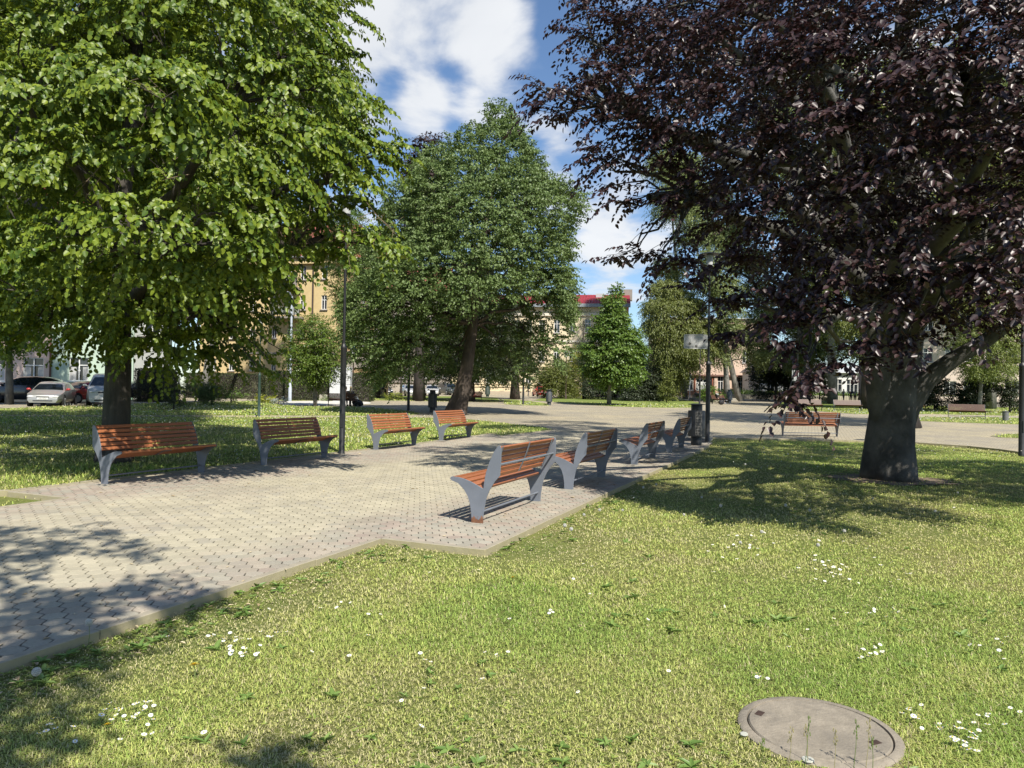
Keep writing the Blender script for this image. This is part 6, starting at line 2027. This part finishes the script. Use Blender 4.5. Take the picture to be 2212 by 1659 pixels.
def building(name, label, A, B, z0, H, depth, wall, wins, roof=None, roofm=None, bands=(), cols=2, frame=None):
    """A, B: ends of the facade on the ground; wins: (x centre, sill z, width, height, kind)"""
    A = Vector((A[0], A[1], z0)); B = Vector((B[0], B[1], z0))
    d = B - A; L = d.length
    r = thing(name, label, 'building', A, math.atan2(d.y, d.x))
    rects = [(x - w / 2, x + w / 2, z, z + h) for x, z, w, h, k in wins]
    rects = [q for q in rects if q[0] > .05 and q[1] < L - .05 and q[3] < H]
    xs = sorted({0.0, L} | {q[0] for q in rects} | {q[1] for q in rects}); zs = sorted({-1.0, H} | {q[2] for q in rects} | {q[3] for q in rects})
    mb = MB(); DP = .16
    for i in range(len(xs) - 1):
        for j in range(len(zs) - 1):
            cx = (xs[i] + xs[i + 1]) / 2; cz = (zs[j] + zs[j + 1]) / 2
            if any(a < cx < b and c < cz < e for a, b, c, e in rects): continue
            mb.add([(xs[i], 0, zs[j]), (xs[i + 1], 0, zs[j]), (xs[i + 1], 0, zs[j + 1]), (xs[i], 0, zs[j + 1])], [(0, 1, 2, 3)])
    for a, b, c, e in rects:
        for q in (((a, c), (b, c)), ((b, c), (b, e)), ((b, e), (a, e)), ((a, e), (a, c))):
            (x0, z0_), (x1, z1_) = q
            mb.add([(x0, 0, z0_), (x1, 0, z1_), (x1, DP, z1_), (x0, DP, z0_)], [(0, 1, 2, 3)])
    for q in ([(0, 0, -1), (0, depth, -1), (0, depth, H), (0, 0, H)], [(L, 0, -1), (L, depth, -1), (L, depth, H), (L, 0, H)], [(0, depth, -1), (L, depth, -1), (L, depth, H), (0, depth, H)], [(0, 0, H), (L, 0, H), (L, depth, H), (0, depth, H)]):
        mb.add(q, [(0, 1, 2, 3)])
    mb.build('wall', wall, r)
    for (x, z, w, h, k), _ in zip(wins, range(99)):
        if not (x - w / 2 > .05 and x + w / 2 < L - .05 and z + h < H): continue
        f = frame or MFR; m = MB(); t = .07
        y = DP - .05
        m.box((x - w / 2 + t / 2, y, z + h / 2), (t, .06, h)); m.box((x + w / 2 - t / 2, y, z + h / 2), (t, .06, h))
        m.box((x, y, z + t / 2), (w - 2 * t, .06, t)); m.box((x, y, z + h - t / 2), (w - 2 * t, .06, t))
        if k != 'vent':
            n = 2 if w < 1.5 else 3
            for q in range(1, n): m.box((x - w / 2 + q * w / n, y - .002, z + h / 2), (t * 1.2, .05, h - 2 * t))
            if h > 1.5: m.box((x, y - .004, z + h * .68), (w - 2 * t, .045, t))
        wo = m.build('window', f, r)
        m = MB(); m.add([(x - w / 2, DP + .02, z), (x + w / 2, DP + .02, z), (x + w / 2, DP + .02, z + h), (x - w / 2, DP + .02, z + h)], [(0, 1, 2, 3)]); m.build('pane', MGLASS, wo)
        if k == 'curtain':
            m = MB(); m.add([(x - w / 2 + .02, DP + .012, z), (x - w / 6, DP + .012, z), (x - w / 6, DP + .012, z + h * .66), (x - w / 2 + .02, DP + .012, z + h * .66)], [(0, 1, 2, 3)])
            m.add([(x + w / 6, DP + .012, z), (x + w / 2 - .02, DP + .012, z), (x + w / 2 - .02, DP + .012, z + h * .66), (x + w / 6, DP + .012, z + h * .66)], [(0, 1, 2, 3)]); m.build('curtain', MCURT, wo)
        if k != 'vent':
            m = MB(); m.box((x, -.06, z - .05), (w + .24, .16, .09)); m.build('sill', MFR if k == 'curtain' else MSTONE, wo)
    for (z, h, o, m_) in bands:
        m = MB(); m.box((L / 2, -o / 2, z + h / 2), (L + 2 * o if o > .25 else L, o, h)); m.build('cornice', m_, r)
    if roof:
        e, rise = roof
        mb = MB()
        mb.add([(-e, -e, H + .01), (L + e, -e, H + .01), (L + e, depth + e, H + .01), (-e, depth + e, H + .01), (rise * .0, depth / 2, H + rise), (L, depth / 2, H + rise)],
               [(0, 1, 5, 4), (2, 3, 4, 5), (1, 2, 5), (3, 0, 4), (0, 3, 2, 1)])
        rf = mb.build('roof', roofm, r)
        mb = MB(); mb.tube([(-e, -e - .07, H), (L + e, -e - .07, H)], .09, 8); mb.build('gutter', MGREY, r)
    r['len'] = L
    return r


def bx(u, v, Y): p = at(u, v, Y); return (p.x, p.y)
def zx(v, u, Y, z0): return at(u, v, Y).z - z0
def loc_x(r, u, Y):                # facade coordinate below image column u
    p = at(u, 800, Y); return (Vector((p.x, p.y, 0)) - Vector((r[0], r[1], 0))).length


Y = 54; zs0 = gz(Y)
# mint green house
A, B = bx(106, 860, Y), bx(286, 860, Y + 1.0)
k = Y / FL
W0 = (144 - 106) * k; sill = zx(823, 163, Y, zs0); top = zx(772, 163, Y, zs0)
mint = plaster('mint_plaster', (.42, .52, .42))
mw = [(((144 + 183) / 2 - 106) * k, sill, 39 * k, top - sill, 'curtain')]
for x_ in (4.4,): mw += [(x_, sill + 3.6, 1.3, 1.9, 'win')]
mw += [(1.9, sill + 3.6, 1.3, 1.9, 'win'), (1.9, sill + 7.0, 1.3, 1.9, 'win'), (4.4, sill + 7.0, 1.3, 1.9, 'win')]
mh = building('terraced_house', 'mint green plastered house with a white window behind the parked cars', A, B, zs0, 11.5, 10, mint, mw, (.4, 6.5), MROOFR, ((.0, .75, .06, plaster('mint_base', (.25, .42, .29))), (10.9, .5, .3, mint)))
m = MB(); hz_ = sill + (top - sill) * .42; hx_ = ((144 + 183) / 2 - 106) * k
m.ball((hx_ - .035, .1, hz_ + .05), (.06, .02, .06), 8, 6); m.ball((hx_ + .035, .1, hz_ + .05), (.06, .02, .06), 8, 6); m.add([(hx_ - .09, .1, hz_ + .03), (hx_ + .09, .1, hz_ + .03), (hx_, .1, hz_ - .11), (hx_, .085, hz_)], [(0, 1, 3), (1, 2, 3), (2, 0, 3), (0, 2, 1)])
m.build('heart_ornament', MWHITE, mh)
m = MB(); m.tube([(.06, -.08, 0), (.06, -.08, 11.3)], .06, 8); m.build('downpipe', M_plain('brown_pipe', (.12, .05, .035), .6, .2, 5), mh)
# pink house
A, B = bx(-260, 860, Y - 1.5), bx(104.5, 860, Y)
pink = plaster('pink_plaster', (.62, .47, .40))
pw = []
Lp = (Vector(B) - Vector(A)).length
for i in range(5):
    x = Lp - 1.1 - i * 2.7
    pw.append((x, sill - .1, 1.45, 1.8, 'curtain'))
    for zz in (3.7, 7.2): pw.append((x, sill + zz, 1.3, 1.9, 'win'))
building('terraced_house', 'pink plastered house behind the black car at the left edge', A, B, gz(Y), 12.2, 10, pink, pw, (.4, 6.5), MROOFR, ((0, .8, .06, plaster('pink_base', (.5, .33, .27))), (4.2, .3, .12, pink)))
# pale house right of the linden trunk
A, B = bx(288, 860, Y + 1.2), bx(352, 860, Y + 2.0)
building('terraced_house', 'pale grey house glimpsed right of the linden trunk', A, B, gz(Y), 10.5, 10, plaster('pale_plaster', (.36, .37, .35)), [(1.2, 1.4, 1.1, 1.7, 'win'), (1.2, 5, 1.1, 1.7, 'win')], (.4, 5.5), MROOFB, ())

# yellow apartment house with balconies
Y = 78; k = Y / FL; z0 = gz(Y)
A = bx(430, 860, Y + 3); B = bx(727, 860, Y)
yel = plaster('yellow_plaster', (.56, .43, .22))
def yx(u): return (u - 430) * (Vector(B) - Vector(A)).length / (727 - 430)
ws = []
for u in (460, 500, 545, 592, 626, 652, 697):
    for vt, vb in ((571, 602), (637, 668), (706, 729), (772, 800)):
        zt_, zb_ = zx(vt, u, Y, z0), zx(vb, u, Y, z0)
        w = 13 * k if u != 592 else 11 * k
        if u == 626 and vt == 637: ws.append((yx(u), zx(677, u, Y, z0), 12 * k, zt_ - zx(677, u, Y, z0), 'win'))
        else: ws.append((yx(u), zb_, w, zt_ - zb_, 'win'))
yb = building('apartment_house', 'yellow apartment house with glazed balconies seen between the linden and the left lamp post', A, B, z0, 15.2, 12, yel, ws, (.6, 5.0), MROOFB, ((14.5, .6, .45, yel), (4.6, .2, .12, MSTONE)))
for u0, u1, v0, v1 in ((594, 656, 660, 683), (596, 650, 600, 620)):
    zb_ = zx(v1, u0, Y, z0); zt_ = zx(v0, u0, Y, z0); x0, x1 = yx(u0), yx(u1); xm = (x0 + x1) / 2
    m = MB(); m.box((xm, -.62, zb_ - .1), (x1 - x0, 1.2, .22)); bal = m.build('balcony', MSTONE, yb)
    m = MB()
    for i in range(7): m.box((x0 + (x1 - x0) * i / 6, -1.18, (zb_ + zt_) / 2), (.05, .05, zt_ - zb_))
    m.box((xm, -1.18, zt_), (x1 - x0 + .06, .07, .06)); m.build('railing', MDK, bal)
    m = MB(); m.box((xm, -1.15, (zb_ + zt_) / 2 + .05), (x1 - x0 - .1, .015, (zt_ - zb_) * .8)); m.build('balcony_panel', M_plain('frosted_panel', (.28, .29, .26), .3, .15, 2) if v0 == 660 else MSTONE, bal)
m = MB(); m.tube([(yx(674), -.1, 0), (yx(674), -.1, 15)], .09, 8); m.build('downpipe', MBRN, yb)

# brown stone corner house
Y = 80; k = Y / FL; z0 = gz(Y)
A = bx(729, 860, Y); B = bx(838, 860, Y + 2.2)
och = plaster('ochre_stone', (.36, .25, .14), .2)
def ox(u): return (u - 729) * (Vector(B) - Vector(A)).length / (838 - 729)
ws = []
for u in (741, 763, 781, 799, 817):
    for vt, vb in ((630, 668), (710, 756)):
        ws.append((ox(u), zx(vb, u, Y, z0), 6.5 * k, zx(vt, u, Y, z0) - zx(vb, u, Y, z0), 'win'))
    ws.append((ox(u), zx(838, u, Y, z0), 9 * k, zx(806, u, Y, z0) - zx(838, u, Y, z0), 'win'))
cb_ = building('corner_house', 'ochre and grey stone corner house behind the monument', A, B, z0, 15.5, 12, och, ws, (.5, 4), MROOFB, ((zx(764, 760, Y, z0), .32, .35, MSTONE), (zx(794, 760, Y, z0), 1.2, .14, MSTONE), (zx(672, 760, Y, z0), .3, .3, MSTONE)))
m = MB()
for u in (733, 752, 772, 790, 808, 828):
    m.box((ox(u), -.12, zx(690, u, Y, z0)), (7 * k, .24, zx(640, u, Y, z0) - zx(758, u, Y, z0)))
m.build('pilaster', MSTONE, cb_)
m = MB()
for u in (752, 772, 790, 808): m.box((ox(u), -.3, zx(822, u, Y, z0)), (10 * k, .3, 1.7))
m.build('stone_bracket', och, cb_)

# long grey house behind the parked cars
Y = 106; k = Y / FL; z0 = gz(Y)
A = bx(780, 850, Y); B = bx(972, 850, Y + 1)
gry = plaster('grey_plaster', (.34, .30, .25), .15)
def gx(u): return (u - 780) * (Vector(B) - Vector(A)).length / (972 - 780)
ws = []
for u in (800, 818, 836, 866, 878, 903, 919, 932, 945, 960):
    for dv in (0, -58, -116):
        ws.append((gx(u), zx(818 + dv, u, Y, z0), 9 * k, 18 * k, 'win'))
    ws.append((gx(u), zx(833, u, Y, z0), 5 * k, 5 * k, 'vent'))
gb = building('town_house', 'long grey town house with white windows behind the middle row of parked cars', A, B, z0, 15, 12, gry, ws, (.5, 5), MROOFB, ((zx(827, 880, Y, z0), .3, .2, MSTONE),))

# cream school with the red roof
Y = 112; k = Y / FL; z0 = gz(Y)
A = bx(962, 850, Y + 2); B = bx(1352, 850, Y - 2)
crm = plaster('cream_plaster', (.66, .56, .38))
def sx_(u): return (u - 962) * (Vector(B) - Vector(A)).length / (1352 - 962)
ws = []
for u in (1003, 1030, 1058, 1087, 1118, 1144, 1172, 1204, 1237, 1270, 1300, 1330):
    for vt, vb in ((812, 828), (752, 782), (691, 720)):
        ws.append((sx_(u), zx(vb, u, Y, z0), 12 * k, (vb - vt) * k, 'win'))
    ws.append((sx_(u), zx(848, u, Y, z0), 10 * k, 3.5 * k, 'vent'))
Hs = zx(663, 1280, Y, z0)
sb = building('school_building', 'cream school with a bright red tiled roof behind the middle trees', A, B, z0, Hs, 16, crm, ws, None, None,
              tuple((zx(v, 1200, Y, z0), h, o, m_) for v, h, o, m_ in ((858, .8, .15, plaster('cream_base', (.45, .38, .28))), (838, .12, .12, crm), (832, .12, .12, crm), (803, .15, .12, crm), (796, .25, .2, crm), (740, .3, .2, plaster('cream_band', (.62, .58, .5))), (683, .4, .25, plaster('cream_band_two', (.66, .6, .5))))))
L = sb['len']
rise = zx(627, 1280, Y, z0) - Hs
mb = MB(); nr = 17; dp = 16
for i in range(nr):
    t0, t1 = i / nr, (i + 1) / nr
    z_, z1_ = Hs + .2 + rise * t0, Hs + .2 + rise * t1
    y0_, y1_ = -.7 + (dp / 2 + .7) * t0, -.7 + (dp / 2 + .7) * t1
    mb.add([(-.5, y0_, z_ + .09), (L + .5, y0_, z_ + .09), (L + .5, y1_, z1_ + .01), (-.5, y1_, z1_ + .01), (-.5, y0_, z_ - .1), (L + .5, y0_, z_ - .1)], [(0, 1, 2, 3), (4, 5, 1, 0)])
mb.add([(-.5, dp / 2, Hs + .2 + rise), (L + .5, dp / 2, Hs + .2 + rise), (L + .5, dp + .6, Hs + .1), (-.5, dp + .6, Hs + .1)], [(0, 1, 2, 3)])
for i in range(int(L / .45)):
    x = i * .45; mb.tube([(x, -.68, Hs + .3), (x, dp / 2, Hs + .22 + rise)], .05, 4, False)
rf = mb.build('roof', MROOFR, sb)
m = MB(); xs_ = sx_(1293); m.box((xs_, dp / 2 - 2.0, Hs + rise * .82), (1.3, 1.5, 1.0)); m.build('skylight', MGREY, rf)
m = MB(); m.box((sx_(1355), dp / 2, Hs + rise + .1), (1.4, 1.2, 1.8)); m.build('chimney', MSTONE, rf)
m = MB(); m.box((L / 2, -.45, Hs + .02), (L + 1, .9, .5)); m.build('eaves', M_plain('grey_eaves', (.22, .25, .27), .6, .1, 2), sb)

# pink commercial building with the shop front
Y = 116; k = Y / FL; z0 = gz(Y)
A = bx(1440, 850, Y + .5); B = bx(1660, 850, Y + 1)
pk = plaster('rose_plaster', (.56, .42, .33))
def px_(u): return (u - 1440) * (Vector(B) - Vector(A)).length / (1660 - 1440)
ws = []
for u in (1470, 1500, 1535, 1570, 1610, 1640):
    for vt, vb in ((706, 734), (756, 784)): ws.append((px_(u), zx(vb, u, Y, z0), 15 * k, (vb - vt) * k, 'win'))
for u0, u1, v0, v1 in ((1462, 1479, 814, 846), (1482, 1497, 812, 843), (1503, 1526, 818, 843), (1527, 1537, 812, 843), (1550, 1562, 812, 848), (1590, 1610, 814, 848), (1634, 1652, 814, 846)):
    ws.append((px_((u0 + u1) / 2), zx(v1, u0, Y, z0), (u1 - u0) * k, (v1 - v0) * k, 'shop'))
MTERR = M_plain('terracotta_frame', (.30, .095, .05), .6, .15, 4)
pb = building('shop_building', 'rose plastered building with a terracotta framed shop front behind the grey sign', A, B, z0, zx(686, 1500, Y, z0), 14, pk, ws, (.3, .8), MGREY, ((zx(812, 1500, Y, z0), .25, .5, M_plain('fascia_brown', (.16, .08, .06), .7, .15, 3)), (zx(853, 1500, Y, z0), .55, .08, M_plain('terracotta_base', (.34, .17, .12), .8, .15, 3))))
def disc(x, z, r0, r1, y, mat, n=24, half=False):
    m = MB(); vs = []; N = n
    for i in range(N + 1):
        a = (PI if half else 2 * PI) * i / N
        vs += [(x + r0 * math.cos(a), y, z + r0 * math.sin(a)), (x + r1 * math.cos(a), y, z + r1 * math.sin(a)), (x + r0 * math.cos(a), y + .01, z + r0 * math.sin(a)), (x + r1 * math.cos(a), y + .01, z + r1 * math.sin(a))]
    m.add(vs, [(4 * i, 4 * i + 1, 4 * i + 5, 4 * i + 4) for i in range(N)]); return m
xw, zw = px_(1515), zx(834, 1515, Y, z0)
MPRT = M_plain('white_print', (.6, .6, .57), .6, .12, 8)
m = disc(xw, zw, .62, .72, .12, MPRT)
m.box((xw, .125, zw - .25), (.7, .01, 1.0)); m.ball((xw, .12, zw + .35), (.2, .02, .24), 10, 6); m.box((xw - .42, .125, zw - .35), (.16, .01, .8)); m.box((xw + .42, .125, zw - .35), (.16, .01, .8)); m.box((xw, .125, zw - .75), (1.15, .01, .2))
m.build('window_print', MPRT, pb)
m = MB()
for u in (1481, 1500, 1538): m.box((px_(u), -.1, zx(830, u, Y, z0)), (2.2 * k, .2, 44 * k))
m.build('shop_pillar', MTERR, pb)
m = MB()
for u in (1545, 1567, 1585, 1630): m.box((px_(u), -.12, zx(832, u, Y, z0)), (7 * k, .24, 42 * k))
m.build('stone_pillar', pk, pb)
# steps and narrow sign by the shop
a = gp(1462, 862)
r = thing('stone_steps', 'low pale steps with a wall in front of the shop', 'steps', (a.x + 1.5, 86, gz(86)))
m = MB()
for i in range(3): m.box((0, -.4 * i, .38 - .13 * i), (5.2, .42, .13)); 
m.box((0, .5, .22), (5.4, 1.4, .44)); m.build('step', MCON, r, bevel=.01)
p = gpp(1490, 860, .02); H = zx(805, 1490, p.y, p.z)
r = thing('parking_sign', 'narrow blue and white sign on a thin grey pole in front of the shop', 'sign', p)
m = MB(); m.tube([(0, 0, 0), (0, 0, H)], .045, 8); m.build('pole', MPALE, r, True)
m = MB(); m.box((0, -.06, H - .45), (.3, .03, .8)); m.build('blue_plate', M_plain('sign_blue', (.05, .14, .45), .4, .1, 6), r, bevel=.01)
m = MB(); m.box((0, -.06, H - 1.35), (.32, .03, .9)); m.build('white_plate', MWHITE, r, bevel=.01)

# house at the right edge
Y = 78; k = Y / FL; z0 = gz(Y)
A = bx(1905, 850, Y + 3); B = bx(2460, 850, Y - 3)
rp = plaster('pale_rose_plaster', (.58, .48, .41))
def rx(u): return (u - 1905) * (Vector(B) - Vector(A)).length / (2460 - 1905)
ws = []
for u in (1930, 1966, 2010, 2060, 2105, 2150, 2196, 2240, 2300, 2360):
    ws.append((rx(u), zx(851, u, Y, z0), 26 * k, 28 * k, 'win'))
    for dv in (70, 140): ws.append((rx(u), zx(851 - dv, u, Y, z0), 20 * k, 32 * k, 'win'))
building('rose_house', 'long pale rose house behind the dark bushes at the right', A, B, z0, 13, 12, rp, ws, (.5, 5), MROOFB, ((0, .7, .06, MSTONE),))
# white low building between the trees behind the flower bed
Y = 108; z0 = gz(Y)
building('pavilion', 'white low pavilion glimpsed behind the flower bed', bx(1640, 850, Y), bx(1900, 850, Y), z0, 4.2, 8, plaster('white_plaster', (.66, .66, .64)), [(2 + 2.4 * i, 1.0, 1.7, 2.2, 'win') for i in range(7)], (.4, 1.2), MGREY, ())

# picnic table by the right-hand house
p = at(1974, 856, 72); p.z = gz(72)
r = thing('picnic_table', 'orange brown picnic table with splayed legs near the pink house', 'table', p, .1)
mw_ = M_plain('orange_wood', (.42, .2, .07), .7, .2, 4, stretch=(1, 8, 8))
m = MB(); m.box((0, 0, .75), (1.8, .75, .05)); m.build('tabletop', mw_, r, bevel=.01)
for s in (-1, 1):
    m = MB(); m.box((0, s * .7, .45), (1.8, .27, .05)); m.build('seat', mw_, r, bevel=.01)
    m = MB()
    for q in (-1, 1): m.tube([(s * .6, q * .3, .74), (s * .6, q * .75, 0)], .05, 6)
    m.box((s * .6, 0, .42), (.06, 1.5, .09)); m.build('leg', mw_, r)
# red parasol behind the bushes
p = at(1957, 852, 74); p.z = gz(74)
r = thing('parasol', 'red parasol glimpsed beside the beech trunk', 'parasol', p)
m = MB(); m.tube([(0, 0, 0), (0, 0, 2.2)], .03, 8); m.build('pole', MGREY, r)
m = MB(); m.lathe([(1.1, 1.95), (.6, 2.15), (.04, 2.35)], 8); m.build('canopy', MCL_RED, r)


# ---------------------------------------------------------------- light, sky, camera
SUN = Vector((.153, -.345, .43)).normalized()
sl = bpy.data.lights.new('sun', 'SUN'); sl.energy = 5.0; sl.angle = math.radians(.53); sl.color = (1.0, .945, .84)
so = bpy.data.objects.new('sun', sl); COL.objects.link(so)
so.rotation_euler = (-SUN).to_track_quat('-Z', 'Y').to_euler()
so.location = (5, -10, 30)

w = bpy.data.worlds.new('World'); SC.world = w; w.use_nodes = True
nt = w.node_tree
bg = nt.nodes['Background']; wo = nt.nodes['World Output']
sky = nd(nt, 'ShaderNodeTexSky', sky_type='NISHITA'); sky.sun_disc = False
sky.sun_elevation = math.asin(SUN.z); sky.sun_rotation = math.atan2(SUN.x, SUN.y)
sky.air_density = 1.0; sky.dust_density = .35; sky.ozone_density = 2.0
tc = nd(nt, 'ShaderNodeTexCoord'); d = tc.outputs['Generated']
vn = nd(nt, 'ShaderNodeVectorMath', operation='NORMALIZE'); nt.links.new(d, vn.inputs[0])
sx = nd(nt, 'ShaderNodeSeparateXYZ'); nt.links.new(vn.outputs[0], sx.inputs[0])


def mth(op, a, b=None, c=None, clamp=False):
    n = nd(nt, 'ShaderNodeMath', operation=op); n.use_clamp = clamp
    for i, q in enumerate((a, b, c)):
        if q is None: continue
        if isinstance(q, (int, float)): n.inputs[i].default_value = q
        else: nt.links.new(q, n.inputs[i])
    return n.outputs[0]


zc = mth('ADD', mth('MAXIMUM', sx.outputs[2], 0.0), .16)
cv = nd(nt, 'ShaderNodeCombineXYZ')
nt.links.new(mth('DIVIDE', sx.outputs[0], zc), cv.inputs[0]); nt.links.new(mth('DIVIDE', sx.outputs[1], zc), cv.inputs[1])
na = nd(nt, 'ShaderNodeTexNoise', Scale=2.1, Detail=9, Roughness=.56, Distortion=.25); nt.links.new(cv.outputs[0], na.inputs['Vector'])
nb = nd(nt, 'ShaderNodeTexNoise', Scale=1.1, Detail=4, Roughness=.5); nt.links.new(cv.outputs[0], nb.inputs['Vector'])


def blob(u, v, rpx, amt):
    c = Vector(ray(u, v)).normalized()
    dp = nd(nt, 'ShaderNodeVectorMath', operation='DOT_PRODUCT'); nt.links.new(vn.outputs[0], dp.inputs[0]); dp.inputs[1].default_value = c
    mr = nd(nt, 'ShaderNodeMapRange', interpolation_type='SMOOTHSTEP')
    mr.inputs[1].default_value = math.cos(math.atan(rpx / FL)); mr.inputs[2].default_value = math.cos(math.atan(rpx * .25 / FL)); mr.inputs[3].default_value = 0; mr.inputs[4].default_value = amt
    nt.links.new(dp.outputs['Value'], mr.inputs[0]); return mr.outputs[0]


tot = mth('MULTIPLY_ADD', na.outputs[0], 1.5, -.31)
for q in ((880, 50, 250, .17), (1070, 80, 120, .13), (640, 60, 320, .15), (920, 222, 75, .13), (1060, 225, 85, .14), (1270, 400, 160, .2), (1350, 560, 170, .2), (1170, 300, 70, .1), (720, 440, 130, .2), (1000, 40, 140, .08),
          (1245, 60, 100, -.15), (835, 320, 80, -.1), (1290, 240, 70, -.1), (1240, 590, 60, -.08), (985, 178, 45, -.10), (850, 185, 40, -.08), (990, 255, 40, -.06)):
    tot = mth('ADD', tot, blob(*q))
cm = nd(nt, 'ShaderNodeMapRange', interpolation_type='SMOOTHSTEP'); cm.inputs[1].default_value = .48; cm.inputs[2].default_value = .78; nt.links.new(tot, cm.inputs[0])
cmask = mth('MULTIPLY', cm.outputs[0], .93)
skm = nd(nt, 'ShaderNodeMix', data_type='RGBA', blend_type='MULTIPLY'); skm.inputs[0].default_value = 1; nt.links.new(sky.outputs[0], skm.inputs[6]); skm.inputs[7].default_value = (1.1, 1.22, 1.34, 1)
shade = nd(nt, 'ShaderNodeMapRange'); shade.inputs[1].default_value = .3; shade.inputs[2].default_value = .7; nt.links.new(mth('ADD', mth('MULTIPLY', nb.outputs[0], .55), mth('MULTIPLY', na.outputs[0], .45)), shade.inputs[0])
ccol = nd(nt, 'ShaderNodeMix', data_type='RGBA'); nt.links.new(shade.outputs[0], ccol.inputs[0]); ccol.inputs[6].default_value = (6.3, 6.6, 7.0, 1); ccol.inputs[7].default_value = (9.0, 9.1, 9.2, 1)
fin = nd(nt, 'ShaderNodeMix', data_type='RGBA'); nt.links.new(cmask, fin.inputs[0]); nt.links.new(skm.outputs[2], fin.inputs[6]); nt.links.new(ccol.outputs[2], fin.inputs[7])
nt.links.new(fin.outputs[2], bg.inputs[0]); bg.inputs[1].default_value = .075

cam = bpy.data.cameras.new('camera'); co = bpy.data.objects.new('camera', cam); COL.objects.link(co)
cam.sensor_fit = 'HORIZONTAL'; cam.sensor_width = 36; cam.lens = 36 * FL / 2212; cam.clip_end = 2000; cam.clip_start = .05
Mx = Matrix(((_R[0], _U[0], -_F[0], EYE[0]), (_R[1], _U[1], -_F[1], EYE[1]), (_R[2], _U[2], -_F[2], EYE[2]), (0, 0, 0, 1)))
co.matrix_world = Mx
SC.camera = co
SC.view_settings.view_transform = 'Standard'; SC.view_settings.look = 'None'; SC.view_settings.gamma = 1; SC.view_settings.exposure = .6
SC.render.engine = 'CYCLES'
cy = SC.cycles
cy.max_bounces = 6; cy.diffuse_bounces = 3; cy.glossy_bounces = 2; cy.transmission_bounces = 4; cy.transparent_max_bounces = 4
cy.use_denoising = True
cy.caustics_reflective = False; cy.caustics_refractive = False
cy.sample_clamp_indirect = 6
